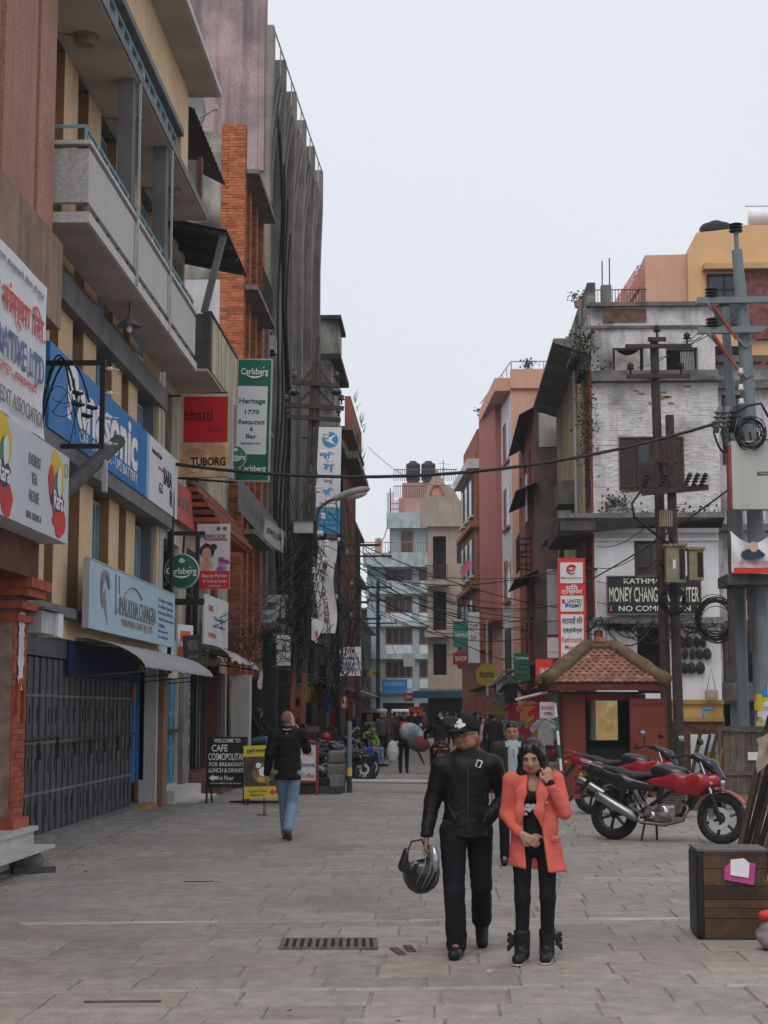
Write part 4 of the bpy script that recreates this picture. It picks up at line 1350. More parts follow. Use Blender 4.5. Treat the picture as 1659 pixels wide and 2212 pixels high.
for k, (z0, z1) in enumerate(((8.9, 9.25), (13.2, 13.5))):
    B('string_course', FINC, Fn, (0.31, 13.3, -0.04, 0.118, z0, z1))
B('canopy_ledge', CONC, Fn, (-0.4, 13.0, -0.75, 0.11, 4.0, 4.18))
for i in range(4):
    mb = MB()
    for j in range(20):
        mb.box(1.0 + i * 3.1, 3.6 + i * 3.1, 0.3 + 0.02 * (j % 2), 0.36, 0.3 + j * 0.12, 0.3 + j * 0.12 + 0.115)
    mb.build('roller_shutter', [M('dark red shutter', (0.16, 0.012, 0.02), 0.6, 0.2), BLACK, DARK, GREYP][i], Fn)
for i in range(5):
    B('shop_pier', CONCD, Fn, (0.4 + i * 3.1, 0.95 + i * 3.1, -0.1, 0.45, 0, 3.98))
mb = MB()
rr = random.Random(12)
for k in range(5):       # cables slung down the face
    pts = [(2.2 + 0.25 * k + 0.35 * math.sin(z * 0.5 + k), -0.28 - 0.05 * k + 0.05 * math.sin(z), z) for z in np.linspace(20.5 - k, 3.5, 22)]
    mb.tube(pts, 0.035, 5)
mb.build('hanging_cables', CABLE, Fn, kind='stuff')
slant_sign('grey_shop_sign', 'long grey unlit board sloping up the orange brick building', P(517, 1105, 39.5), P(598, 1192, 47.5), 0.85, M('dull grey board', (0.15, 0.155, 0.16), 0.6, 0.15, 2), [('CAFE BAR', 0.35, 0.45, 0.5, 0.25, INKG), ('LODGE', 0.75, 0.3, 0.3, 0.25, INKG)])
slant_sign('tilted_white_sign', 'tilted pale board with dark lettering before the sooty fins', P(568, 1165, 44), P(612, 1195, 45.2), 0.62, M('soiled pale board', (0.38, 0.36, 0.36), 0.6, 0.2, 3), [('JEWELLERY', 0.5, 0.5, 0.75, 0.35, INK)])
mb = thing('air_conditioner', 'small pale air conditioner box on the sooty finned wall', 'air conditioner', P(572, 755, 46.5), R(90))
B('case', LILAC, mb, (0, 0.7, -0.28, 0.1, 0, 0.42))
B('grille', BLACK, mb, (0.06, 0.4, -0.29, -0.281, 0.05, 0.37))
B('bracket', BLACK, mb, (0.05, 0.1, -0.25, 0.1, -0.06, -0.002), (0.6, 0.65, -0.25, 0.1, -0.06, -0.002))
for k, (u, v, Y, w, h, m, tt) in enumerate(((575, 1345, 47.5, 0.6, 0.38, WHITE, 'GORKHA'), (608, 1335, 47, 0.35, 0.5, LILAC, ''), (592, 1300, 46.8, 0.85, 0.2, OFFW, ''), (601, 1390, 47, 0.42, 0.5, RED2, 'CAFE'))):
    s = thing('hanging_sign', ['small white board lettered GORKHA under the finned ledge', 'small pale box sign right of the GORKHA board', 'thin off white board above the GORKHA board', 'red edged white sign below the GORKHA board'][k], 'sign', P(u, v, Y), 0)
    B('frame', m, s, (-w / 2, w / 2, 0, 0.08, 0, h))
    B('face', WHITE if k != 2 else LILAC, s, (-w / 2 + 0.03, w / 2 - 0.03, -0.006, -0.001, 0.03, h - 0.03))
    if tt:
        text(tt, s, 0, h / 2, w * 0.75, h * 0.35, INKB if k == 0 else INKR, y=-0.01)

# ================================================================== further buildings down the left side
def far_block(name, label, x, y0, y1, h, wm, rows, fm, n, ground=True, roof=None, depth=6, wz=1.5, cat='building', rz=90, ww=1.1):
    b = thing(name, label, cat, (x, y0, 0), R(rz))
    L = y1 - y0
    holes = []
    for z in rows:
        for i in range(n):
            c = L * (i + 0.5) / n
            holes.append((c - ww / 2, c + ww / 2, z, z + wz))
    if ground:
        for i in range(max(1, n)):
            c = L * (i + 0.5) / n
            holes.append((c - L / n * 0.42, c + L / n * 0.42, 0.15, 2.5))
    mb = MB()
    wall_holes(mb, L, 0, h, holes, 0.25)
    mb.build('wall', wm, b)
    B('body', wm, b, (0, L, 0.26, depth, 0, h - 0.01))
    B('roof', roof or CONC, b, (-0.15, L + 0.15, -0.4, depth, h, h + 0.16))
    for hh in holes:
        if hh[2] < 0.2:
            B('shopfront', DARK, b, (hh[0] + 0.02, hh[1] - 0.02, 0.2, 0.258, hh[2], hh[3] - 0.02))
        else:
            window(b, hh[0] + 0.02, hh[1] - 0.02, hh[2] + 0.02, hh[3] - 0.02, 0.15, fm, GLASS, bars=1, hb=(0.65,), fw=0.07)
    return b
BRICKF = M('dull brick wall', (0.3, 0.1, 0.06), 0.9, 0.25, 3, 0.3, 40, streak=0.6, patch=0.4, pcol=(0.16, 0.08, 0.06))
e = far_block('concrete_building', 'grey stained concrete building with stepped rooftop rooms', -4.3, 60.2, 66.5, 12.2, CONC, (3.4, 6.2, 9.2), WOOD, 3)
B('rooftop_room', MOTTLE, e, (0.2, 5.5, -0.15, 4, 12.4, 15.2))
B('water_room', MOTTLE, e, (0.4, 3.2, -0.35, 3, 15.2, 16.6))
B('room_slab', CONCD, e, (0.1, 5.8, -0.5, 4.2, 15.0, 15.2), (0.3, 3.5, -0.5, 3.1, 16.6, 16.75))
e = far_block('brick_building', 'brown brick building with weedy flat roof behind the lattice pole', -4.1, 67, 77, 13.4, BRICKF, (3.3, 6.2, 9.2), WOOD, 4)
B('parapet', BRICKF, e, (0.2, 9.6, -0.3, -0.05, 13.57, 14.9))
B('cornice', CONC, e, (-0.1, 10, -0.62, 0.0, 12.2, 12.5))
mb = MB()
rr = random.Random(2)
for k in range(60):
    x = rr.uniform(0.2, 9.5)
    z0 = rr.choice([14.9, 12.5, 13.57])
    mb.tube([(x, -0.4, z0), (x + rr.uniform(-0.2, 0.2), -0.45 - rr.uniform(0, 0.2), z0 + rr.uniform(0.2, 0.5))], [0.02, 0.004], 3)
mb.build('roof_weeds', M('dry weed', (0.1, 0.09, 0.05), 0.9, 0.3), e, kind='stuff')
far_block('plaster_building', 'dull pink plastered building far along the left side', -4.6, 77.6, 88, 10.8, M('dull pink render', (0.3, 0.2, 0.18), 0.9, 0.25, 2, streak=0.6), (3.2, 5.9, 8.4), WOOD, 4)
far_block('grey_block', 'grey rendered block far along the left beside the blue building', -5.0, 88.5, 101, 9.2, CONC, (3.2, 6.1), WOOD, 5)
far_block('low_block', 'low soot dark shop block at the end of the left side', -5.4, 101.5, 124, 7.4, CONCD, (3.2, 5.2), WOOD, 7)
# ================================================================== white painted brick house facing the square
WHBR = M('white painted brick', (0.62, 0.595, 0.595), 0.85, 0.14, 5, 0.4, 50, rnd=0.05, patch=0.75, pcol=(0.2, 0.18, 0.165), pscale=0.75, ramp=(0.55, 0.72), streak=0.5, dirt=(0.3, 0.27, 0.24), sdir=(2.5, 2.5, 0.5))
WHR = M('white stained render', (0.58, 0.55, 0.56), 0.9, 0.14, 1.5, 0.2, 30, patch=0.85, pcol=(0.11, 0.1, 0.1), pscale=0.8, ramp=(0.52, 0.66), streak=0.9, dirt=(0.1, 0.095, 0.095), sdir=(3, 3, 0.8))
WHC = M('white clean render', (0.68, 0.66, 0.68), 0.85, 0.08, 2, streak=0.3, dirt=(0.4, 0.38, 0.38))
MOULD = M('mouldy ledge', (0.15, 0.14, 0.13), 0.95, 0.4, 2, 0.5, 25, patch=0.8, pcol=(0.04, 0.04, 0.035), pscale=1.5)
REDST = M('dark red plaster', (0.26, 0.05, 0.045), 0.85, 0.25, 2, streak=0.6, dirt=(0.08, 0.03, 0.03))
IVY = M('ivy leaf', (0.04, 0.05, 0.018), 0.7, 0.5, 8, rnd=0.35)
Wb = thing('white_house', 'white painted brick house with mouldy ledges and dark shuttered window', 'building', (4.34, 46, 0), 0)
mb = MB()
wall_holes(mb, 3.55, 11.2, 13.3, [(0.62, 1.5, 11.42, 12.1), (2.15, 3.05, 11.42, 12.1)], 0.35)
mb.add([(0, 0, 0), (0, 0, 13.3), (0, 8, 13.3), (0, 8, 0)], [(0, 1, 2, 3)])
mb.build('upper_wall', WHR, Wb)
B('core', WHR, Wb, (0.004, 3.55, 0.6, 8, 0, 13.2))
B('attic_void', DARK, Wb, (0.5, 3.2, 0.36, 0.59, 11.3, 12.2))
B('parapet_cap', MOULD, Wb, (-0.12, 3.7, -0.14, 0.1, 13.301, 13.42), (-0.05, 3.6, -0.07, 0.0, 12.66, 12.74))
B('brick_patch', M('exposed parapet brick', (0.16, 0.085, 0.065), 0.95, 0.4, 6, 0.4, 40), Wb, (0.35, 1.6, -0.03, -0.001, 12.85, 13.25))
mb = MB()
rows = []
for i in range(7):
    x = 0.68 + 0.72 * i / 6
    sag = 0.18 * math.sin(i / 6 * math.pi)
    rows.append([(x, 0.06, 11.42), (x, 0.03, 11.7), (x, 0.0, 12.05 - sag)])
mb.sheet(rows)
mb.build('tarpaulin', M('rusty sheet', (0.36, 0.35, 0.34), 0.7, 0.2, 3, patch=0.8, pcol=(0.2, 0.08, 0.03), pscale=2.5), Wb)
mb = MB()
for i in range(9):
    mb.cyl((2.6 + i * 0.045, 0.1, 11.42), (2.58 + i * 0.045, 0.1, 12.0), 0.012, n=5)
mb.build('rod_bundle', LILAC, Wb)
B('ledge', MOULD, Wb, (-0.02, 3.72, -0.3, 0.1, 11.08, 11.2))
B('ledge_parapet', MOULD, Wb, (-0.02, 3.6, -0.2, 0.1, 11.201, 11.4))
bw = B('brick_wall', MORTAR, Wb, (0.0, 3.6, 0.0, 0.5, 6.9, 11.07))
bw.data.materials[0] = WHBR
bricks(bw, 'brick', WHBR, 0.0, 3.6, 7.25, 11.05, 0.0, 0.235, 0.072, 0.007, holes=[(0.78, 2.55, 7.98, 9.46)], proud=0.012, deep=0.016, jit=0.008)
mb = MB()                       # bare orange bricks where the paint has gone
rr = random.Random(6)
for k in range(14):
    x, z = 1.4 + rr.gauss(0.55, 0.45), 10.75 + rr.gauss(0, 0.17)
    mb.box(x, x + rr.uniform(0.1, 0.23), -0.03, -0.002, z, z + 0.055)
mb.build('bare_brick', M('bare ochre brick', (0.32, 0.19, 0.11), 0.9, 0.3, 5), bw, kind='stuff')
B('window_recess', DARK, Wb, (0.8, 2.53, -0.005, 0.1, 8.0, 9.44))
for i in range(4):
    a = 0.8 + i * 0.4325
    lf = B('shutter_leaf', M('dark brown shutter', (0.045, 0.022, 0.018), 0.6, 0.3, 4), Wb, (a + 0.01, a + 0.42, -0.03, -0.006, 8.03, 9.41))
    B('shutter_panel', GLASS if i == 1 else M('dark shutter panel', (0.03, 0.02, 0.018), 0.6, 0.2), lf, (a + 0.08, a + 0.35, -0.0345, -0.0301, 8.75, 9.3))
    B('shutter_panel', MATS['dark shutter panel'], lf, (a + 0.08, a + 0.35, -0.0345, -0.0301, 8.12, 8.62))
B('window_frame', WOOD, Wb, (0.74, 0.799, -0.045, 0.05, 7.95, 9.5), (2.531, 2.59, -0.045, 0.05, 7.95, 9.5), (0.799, 2.531, -0.045, 0.05, 9.441, 9.5), (0.799, 2.531, -0.06, 0.05, 7.93, 7.999))
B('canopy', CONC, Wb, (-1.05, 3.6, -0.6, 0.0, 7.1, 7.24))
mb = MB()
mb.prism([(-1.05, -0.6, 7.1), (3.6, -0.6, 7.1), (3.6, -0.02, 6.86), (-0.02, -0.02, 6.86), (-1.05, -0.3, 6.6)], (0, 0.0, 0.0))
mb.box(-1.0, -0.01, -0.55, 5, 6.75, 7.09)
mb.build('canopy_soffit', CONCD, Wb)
mb = MB()
wall_holes(mb, 3.5, 0, 6.86, [(1.13, 2.12, 5.48, 6.53), (1.16, 1.85, 2.2, 4.08)], 0.3, 0.0, -0.002)
mb.build('lower_wall', WHC, Wb)
B('dark_opening', DARK, Wb, (1.1, 2.2, 0.31, 0.59, 2, 6.6))
window(Wb, 1.15, 2.1, 5.5, 6.5, 0.1, WOOD, GLASS, bars=1, hb=(0.3,), fw=0.07)
mb = MB()
for i in range(40):
    mb.box(0.04 + i * 0.087, 0.08 + i * 0.087, -0.05, -0.003, 6.6, 6.7)
mb.build('dentils', WHC, Wb, kind='stuff')
B('moulding', WHC, Wb, (0, 3.5, -0.08, -0.0025, 6.5, 6.58), (-0.05, 3.5, -0.15, -0.0025, 6.72, 6.85))
B('string_ledge', CONC, Wb, (-0.1, 3.55, -0.35, -0.003, 4.14, 4.32))
B('ochre_band', M('ochre paint', (0.45, 0.28, 0.09), 0.85, 0.15, 2, streak=0.4, dirt=(0.25, 0.2, 0.15)), Wb, (0.0, 3.5, -0.12, -0.003, 1.45, 1.98))
B('ochre_moulding', M('ochre moulding', (0.34, 0.2, 0.07), 0.85, 0.15, 2), Wb, (0.0, 3.52, -0.2, -0.121, 1.9, 2.02), (0.0, 3.52, -0.18, -0.121, 1.42, 1.52))
bb = B('base', REDST, Wb, (0.0, 3.5, -0.1, -0.003, 0, 1.41))
bricks(bb, 'brick', M('shaded brown brick', (0.13, 0.055, 0.035), 0.9, 0.3, 6, 0.3, 50, rnd=0.25), 0.0, 3.5, 0.02, 1.4, -0.1, 0.23, 0.08, 0.012, limit=0)  # brick colour darkened to stand in for the shadow along the base
B('ochre_corner', M('peeling ochre', (0.42, 0.28, 0.11), 0.9, 0.2, 3, patch=0.8, pcol=(0.5, 0.46, 0.38), pscale=2, ramp=(0.5, 0.6)), Wb, (-0.05, 1.0, -0.22, -0.205, 0.3, 2.1))
B('red_side', REDST, Wb, (-0.06, -0.002, 0.0, 2.0, 4.4, 11.6))
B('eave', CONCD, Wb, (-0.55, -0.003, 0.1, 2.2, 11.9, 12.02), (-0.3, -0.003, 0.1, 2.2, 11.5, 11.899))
B('side_window', DARK, Wb, (-0.07, -0.061, 0.5, 1.6, 7.6, 9.4))
# weeds and moss on the ledges
def leaves(mb, n, f, size, rr):
    for _ in range(n):
        p = Vector(f())
        a, b = Vector((rr.gauss(0, 1), rr.gauss(0, 1), rr.gauss(0, 1))).normalized(), Vector((rr.gauss(0, 1), rr.gauss(0, 1), rr.gauss(0, 1))).normalized()
        s_ = size * rr.uniform(0.6, 1.4)
        mb.t = rr.uniform(-0.5, 0.5)
        mb.add([p, p + a * s_, p + (a + b) * s_ * 0.8, p + b * s_], [(0, 1, 2, 3)])
rr = random.Random(9)
mb = MB()
leaves(mb, 800, lambda: (rr.gauss(-0.12, 0.16), -0.02 + rr.gauss(0.1, 0.2), 10.1 + rr.gauss(0, 0.85)), 0.06, rr)
leaves(mb, 350, lambda: (rr.gauss(-0.25, 0.2), 0.0 + rr.gauss(0, 0.15), 12.2 + rr.gauss(0, 0.3)), 0.07, rr)
iv = mb.build('ivy', IVY, None, kind='stuff')
iv.location = (4.34, 46, 0)
tag(iv, 'ivy hanging down the left corner of the white brick house', 'ivy')
mb = MB()
leaves(mb, 150, lambda: (rr.uniform(0.1, 3.5), -0.25 + rr.uniform(-0.1, 0.15), 7.28 + abs(rr.gauss(0, 0.12))), 0.07, rr)
leaves(mb, 120, lambda: (rr.gauss(0.6, 0.25), -0.1, 7.45 + abs(rr.gauss(0, 0.2))), 0.07, rr)
leaves(mb, 60, lambda: (rr.gauss(0.35, 0.15), -0.15, 11.45 + abs(rr.gauss(0, 0.1))), 0.06, rr)
wd = mb.build('ledge_weeds', M('dry moss', (0.07, 0.065, 0.04), 0.95, 0.4, 6, rnd=0.3), None, kind='stuff')
wd.location = (4.34, 46, 0)
tag(wd, 'dry weeds growing along the ledges of the white brick house', 'weeds')
# money changer's board
s = thing('money_changer_sign', 'dark board with pale lettering KATHMANDU MONEY CHANGER COUNTER NO COMMISSION', 'sign', (4.66, 45.6, 4.42), 0)
B('board', M('green black board', (0.018, 0.022, 0.02), 0.5, 0.2), s, (0, 2.58, 0, 0.1, 0, 1.03))
B('frame', M('dull wood frame', (0.12, 0.1, 0.09), 0.6, 0.2), s, (-0.03, 0, -0.02, 0.1, -0.03, 1.06), (2.58, 2.61, -0.02, 0.1, -0.03, 1.06), (0, 2.58, -0.02, 0.1, 1.03, 1.06), (0, 2.58, -0.03, 0.1, -0.05, 0))
MONL = M('pale green lettering', (0.52, 0.6, 0.42), 0.5, 0)
text('KATHMANDU', s, 1.25, 0.91, 1.6, 0.15, MONL, y=-0.008, bold=0.02)
text('MONEY CHANGER COUNTER', s, 1.29, 0.53, 2.5, 0.42, M('pale cream lettering', (0.6, 0.58, 0.44), 0.5, 0), y=-0.008, bold=0.012)
text('NO COMMISSION', s, 1.3, 0.14, 2.0, 0.15, INKW, y=-0.008, bold=0.004)
for x in (0.08, 2.5):
    mb = MB()
    mb.lathe([(0, 0), (0.045, 0.02), (0.02, 0.1), (0.03, 0.14), (0, 0.18)], 8, (x, -0.03, 0.05))
    mb.build('pink_figure', M('print rose', (0.5, 0.08, 0.16), 0.5, 0), s)
# carved masks hung on the white wall
MASK = M('dark carved wood', (0.03, 0.026, 0.024), 0.6, 0.4, 10)
k = 0
names = {0: 'round', 1: 'oval', 2: 'narrow', 3: 'long'}
rowsm = [(1352, [(1318, 16), (1338, 20), (1358, 19)]), (1387, [(1473, 13), (1490, 12), (1507, 9), (1521, 9)]), (1413, [(1466, 9), (1482, 9), (1498, 9), (1513, 11), (1530, 12)]), (1443, [(1466, 11), (1481, 12), (1496, 12), (1515, 13)])]
def mask(name, label, u, v, w, tall, group):
    p = aY(u, v, 45.9)
    m_ = thing(name, label, 'mask', tuple(p), 0, group)
    m_.rotation_euler = (0, R(random.Random(u).uniform(-8, 8)), 0)
    q = w / 76.0
    sd = SDF().ell((0, 0.0, 0), (q, 0.07, q * tall), 0.01).ell((0, -0.06, -0.05 * tall * q), (0.2 * q, 0.07, 0.3 * q), 0.01).ell((0, -0.05, -0.5 * q * tall), (0.4 * q, 0.03, 0.1 * q), 0.01)
    for sx in (-1, 1):
        sd.ell((sx * 0.4 * q, -0.075, 0.2 * q * tall), (0.2 * q, 0.035, 0.09 * q), 0.01, sub=True)
        sd.ell((sx * 0.4 * q, -0.055, 0.38 * q * tall), (0.27 * q, 0.03, 0.05 * q), 0.01)
    me = sd.mesh('face', MASK, h=0.022)
    obj('face', me, m_)
    MB().tube([(-0.4 * q, 0.03, q * tall * 0.8), (0, 0.05, q * tall + 0.06), (0.4 * q, 0.03, q * tall * 0.8)], 0.006, 4).build('cord', CABLE, m_)
    return m_
where = ['in the row above the kiosk roof', 'top row right of the steel poles', 'middle row right of the steel poles', 'bottom row right of the steel poles']
cnt = ['first', 'second', 'third', 'fourth', 'fifth']
for r_, (v, lst) in enumerate(rowsm):
    for j, (u, w) in enumerate(lst):
        mask('carved_mask', '%s mask from the left, %s' % (cnt[j], where[r_]), u - (2 if r_ else 0), v, w * (0.55 if r_ == 0 else 0.76), 1.1 if r_ == 0 else (1.4 if w > 10 else 1.8), 'carved masks on the white wall')
s = thing('deity_print', 'small arched white print with a dark temple figure over the kiosk', 'print', P(1293, 1388, 45.8), 0)
mb = MB()
mb.prism([(-0.18, 0, 0), (0.18, 0, 0), (0.18, 0, 0.36), (0.09, 0, 0.43), (0, 0, 0.46), (-0.09, 0, 0.43), (-0.18, 0, 0.36)], (0, 0.03, 0))
mb.build('board', WHITE, s)
mb = MB()
mb.box(-0.12, 0.12, -0.006, -0.001, 0.04, 0.34)
mb.cur = 1
for z, w in ((0.08, 0.1), (0.15, 0.07), (0.21, 0.085), (0.27, 0.05)):
    mb.box(-w / 2 - 0.02, w / 2 + 0.02, -0.01, -0.0065, z, z + 0.04)
mb.build('print', [M('print dark brown', (0.06, 0.03, 0.02), 0.5, 0.2), M('print gold', (0.35, 0.18, 0.05), 0.5, 0.2)], s)

# second white house, set back to the right
W2 = thing('set_back_house', 'set back white stained house with dark windows behind the grey twin poles', 'building', (7.95, 47.5, 0), 0)
mb = MB()
wall_holes(mb, 7, 0, 11.9, [(0.35, 1.05, 8.9, 11.0), (1.75, 2.5, 8.9, 11.0), (0.5, 2.2, 4.9, 6.2), (0.2, 2.0, 2.2, 4.0), (0.2, 3.2, 0.2, 1.9)], 0.3)
mb.build('wall', WHR, W2)
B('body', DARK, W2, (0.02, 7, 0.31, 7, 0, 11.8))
for q_ in ((-0.2, 7, -0.4, -0.002, 11.9, 12.1), (-0.1, 7, -0.5, -0.002, 6.9, 7.1), (-0.1, 7, -0.3, -0.002, 4.1, 4.3), (0, 7, -0.25, -0.002, 11.15, 11.4)):
    B('ledge', MOULD, W2, q_)
for a, b in ((0.36, 1.04), (1.76, 2.49)):
    window(W2, a, b, 8.92, 10.98, 0.15, BLACK, GLASS, bars=1, hb=(0.4, 0.7), fw=0.06)
window(W2, 0.52, 2.18, 4.92, 6.18, 0.15, REDST, GLASS, bars=2, fw=0.07)
window(W2, 0.22, 1.98, 2.22, 3.98, 0.15, WOOD, GLASS, bars=2, hb=(0.5,), fw=0.07)
B('awning', MOULD, W2, (-0.1, 1.8, -1.0, -0.01, 2.0, 2.5))
for k, (x, m, z0) in enumerate(((0.25, GREYP, 0.9), (0.75, M('dark cloth', (0.04, 0.04, 0.045), 0.9), 0.9), (1.15, M('crimson cloth', (0.35, 0.02, 0.06), 0.8, 0.2), 1.0), (2.4, M('magenta cloth', (0.5, 0.08, 0.28), 0.8, 0.2), 0.9))):
    c = thing('hanging_cloth', ['grey cloth hung under the mouldy awning', 'dark cloth hung between grey and crimson cloths', 'crimson cloth hung under the mouldy awning', 'magenta cloth hung at the shop right of the postered pole'][k], 'cloth', (7.95 + x, 46.8, z0), 0)
    mb = MB()
    mb.smooth = True
    mb.sheet([[(0.4 * i / 6, 0.03 * math.sin(i * 1.8), 1.05 * j / 3) for j in range(4)] for i in range(7)])
    mb.build('cloth', m, c)
s = thing('yellow_shop_board', 'yellow shop board with red lettering at the right edge', 'sign', P(1640, 1470, 46.8), 0)
B('board', YELB, s, (0, 2.0, 0, 0.06, 0, 1.25))
text('SHOP', s, 0.5, 0.85, 0.9, 0.3, INKR, y=-0.008, bold=0.02)
text('Curio & Handicraft', s, 0.6, 0.5, 1.0, 0.14, INK, y=-0.008)

# penthouses behind the white house
PEACH = M('peach paint', (0.62, 0.35, 0.245), 0.85, 0.08, 1, streak=0.3, dirt=(0.4, 0.23, 0.17), patch=0.25, pcol=(0.45, 0.27, 0.2), pscale=0.4)
PINKP = M('rose paint', (0.38, 0.13, 0.11), 0.85, 0.1, 1, streak=0.3, dirt=(0.25, 0.1, 0.09))
GOLD = M('golden yellow paint', (0.66, 0.4, 0.2), 0.85, 0.06, 1, streak=0.2, dirt=(0.45, 0.3, 0.13))
Ph = thing('peach_penthouse', 'peach and golden penthouse rising behind the white brick house', 'building', (7.1, 55, 0), 0)
mb = MB()
mb.prism([(0.0, 0, 0), (0, 0, 17.4), (1.42, 0, 17.42), (1.42, 0, 0)], (0, 6, 0))
mb.build('peach_wall', PEACH, Ph)
mb = MB()
mb.prism([(1.423, -0.3, 0), (1.423, -0.3, 17.42), (1.75, -0.3, 18.1), (3.2, -0.3, 18.25), (3.2, -0.3, 18.35), (7, -0.3, 18.35), (7, -0.3, 0)], (0, 7, 0))
mb.build('golden_wall', GOLD, Ph)
B('ledge', M('golden ledge', (0.52, 0.32, 0.16), 0.85, 0.1), Ph, (1.9, 7, -0.75, -0.302, 16.7, 16.9))
B('brick_infill', M('purple brick', (0.2, 0.075, 0.07), 0.9, 0.35, 5, 0.4, 40), Ph, (3.3, 7, -0.45, -0.302, 14.3, 16.69))
window(Ph, 2.05, 3.25, 14.8, 16.6, -0.35, BLACK, GLASS, bars=1, hb=(0.7,), fw=0.07)
B('flat_roof', CONC, Ph, (-2.6, -0.01, -3, 6, 14.6, 14.8))
mb = MB()                      # pink iron stair and railing
for k in range(2):
    y = 0.4 + 0.8 * k
    mb.bar((-1.1, y, 15.0), (-0.2, y, 16.4), 0.05).bar((-0.2, y, 16.4), (-0.02, y, 16.4), 0.05)
    for q in range(5):
        z = 0.18 + q * 0.14
        mb.bar((-1.1, y, 15.0 + z), (-0.2, y, 16.4 + z), 0.03).bar((-0.2, y, 16.4 + z), (-0.02, y, 16.4 + z), 0.03)
    for t in (0, 0.5, 1):
        mb.bar((-1.1 + 0.9 * t, y, 15.0 + 1.4 * t), (-1.1 + 0.9 * t, y, 15.75 + 1.4 * t), 0.045)
for q in range(8):
    t = (q + 0.5) / 8
    mb.box(-1.1 + 0.9 * t, -0.96 + 0.9 * t, 0.42, 1.18, 15.0 + 1.4 * t, 15.04 + 1.4 * t)
mb.build('iron_stair', M('salmon iron', (0.5, 0.2, 0.15), 0.6, 0.15), Ph)
mb = MB()
for i in range(22):
    mb.cyl((-2.2 + i * 0.1, -0.5, 14.8), (-2.2 + i * 0.1, -0.5, 16.05), 0.012, n=4)
mb.cyl((-2.2, -0.5, 16.05), (-0.02, -0.5, 16.05), 0.02, n=5).cyl((-2.2, -0.5, 15.4), (-0.02, -0.5, 15.4), 0.015, n=5)
mb.build('roof_railing', RUST, Ph)
cc = B('roof_column', CONC, Ph, (-1.62, -1.27, -0.9, -0.55, 14.8, 16.12))
for k, (x, h) in enumerate(((-1.58, 17.7), (-1.33, 17.8), (-1.9, 16.9), (-2.1, 16.5))):
    MB().cyl((x, -0.75, 14.8), (x + 0.02, -0.75, h - 0.7), 0.022, n=5).build('rebar', RUST, cc)
B('low_parapet', CONC, Ph, (-2.0, -1.7, -1.0, -0.6, 14.8, 15.1))
tk = thing('water_tank', 'black plastic water tank on the golden penthouse roof', 'water tank', (9.65, 55.5, 18.25), 0)
mb = MB()
mb.smooth = True
mb.lathe([(0, 0), (0.55, 0), (0.58, 0.1), (0.55, 0.14), (0.58, 0.22), (0.5, 0.34), (0.2, 0.42), (0.2, 0.47), (0, 0.47)], 20)
mb.build('body', BLACK, tk)
st = thing('solar_tank', 'white horizontal solar water tank on the roof at the right edge', 'water tank', (11.3, 55.0, 18.36), 0)
mb = MB()
mb.smooth = True
mb.lathe([(0, -0.6), (0.28, -0.58), (0.3, -0.5), (0.3, 0.9), (0, 0.92)], 16, (0, 0, 0.35), 'x')
mb.build('body', WHITE2, st)
MB().bar((-0.4, 0, 0), (-0.4, 0, 0.3), 0.05).bar((0.5, 0, 0), (0.5, 0, 0.3), 0.05).bar((-0.7, 0, 0.75), (1, 0, 0.75), 0.03).build('stand', STEEL, st)

# ================================================================== cream corner house with wide eave
CREAM2 = M('yellowed cream render', (0.45, 0.38, 0.24), 0.9, 0.15, 1.2, 0.2, 30, streak=0.9, dirt=(0.13, 0.11, 0.09), sdir=(3, 3, 0.3))
Yb = thing('cream_house', 'yellowed cream house with a wide sooty eave and drainpipe', 'building', (4.3, 59.5, 0), R(-90))
# local x runs back towards the square, local -y faces the lane (-X)
mb = MB()
hol = [(1.0, 2.0, 9.6, 11.2), (4.2, 5.2, 9.6, 11.2), (7.3, 8.3, 9.6, 11.2), (1.0, 2.0, 6.3, 8.0), (4.2, 5.2, 6.3, 8.0), (7.3, 8.3, 6.3, 8.0), (1.0, 2.0, 3.4, 4.9), (4.2, 5.2, 3.4, 4.9), (0.6, 3.4, 0.2, 2.6), (4.0, 7.2, 0.2, 2.6), (7.8, 11, 0.2, 2.6)]
wall_holes(mb, 11.5, 0, 12.7, hol, 0.3)
mb.build('wall', CREAM2, Yb)
B('core', DARK, Yb, (0.0, 11.4, 0.31, 5, 0, 12.6))
for h_ in hol:
    if h_[2] > 1:
        window(Yb, h_[0] + 0.02, h_[1] - 0.02, h_[2] + 0.02, h_[3] - 0.02, 0.15, WOOD, GLASS, bars=1, fw=0.07)
mb = MB()
for i in range(24):
    mb.box(0.3 + i * 0.46, 0.42 + i * 0.46, -0.035, -0.001, 5.4, 12.5)
mb.build('ribs', CREAM2, Yb, kind='stuff')
B('eave', CONC, Yb, (-0.4, 10.8, -0.85, 0.4, 12.9, 13.02))
mb = MB()
mb.prism([(-0.4, -0.84, 12.89), (-0.4, 0.0, 12.6), (-0.4, 0.0, 12.89)], (11.2, 0, 0))
mb.build('eave_soffit', M('dingy soffit', (0.2, 0.185, 0.17), 0.9, 0.3, 1.5, patch=0.6, pcol=(0.08, 0.075, 0.07)), Yb)
B('parapet', MOTTLE, Yb, (1.5, 11.4, 0.1, 0.4, 13.02, 14.0), (5, 11.4, 0.15, 0.4, 14.0, 14.6))
B('balcony', MOULD, Yb, (6.9, 8.6, -0.6, -0.002, 8.2, 8.95))
B('lower_balcony', MOULD, Yb, (1.0, 3.6, -0.7, -0.002, 7.6, 7.75))
MB().cyl((9.4, -0.1, 2.8), (9.4, -0.1, 12.9), 0.06, n=8).build('drainpipe', LILAC, Yb)
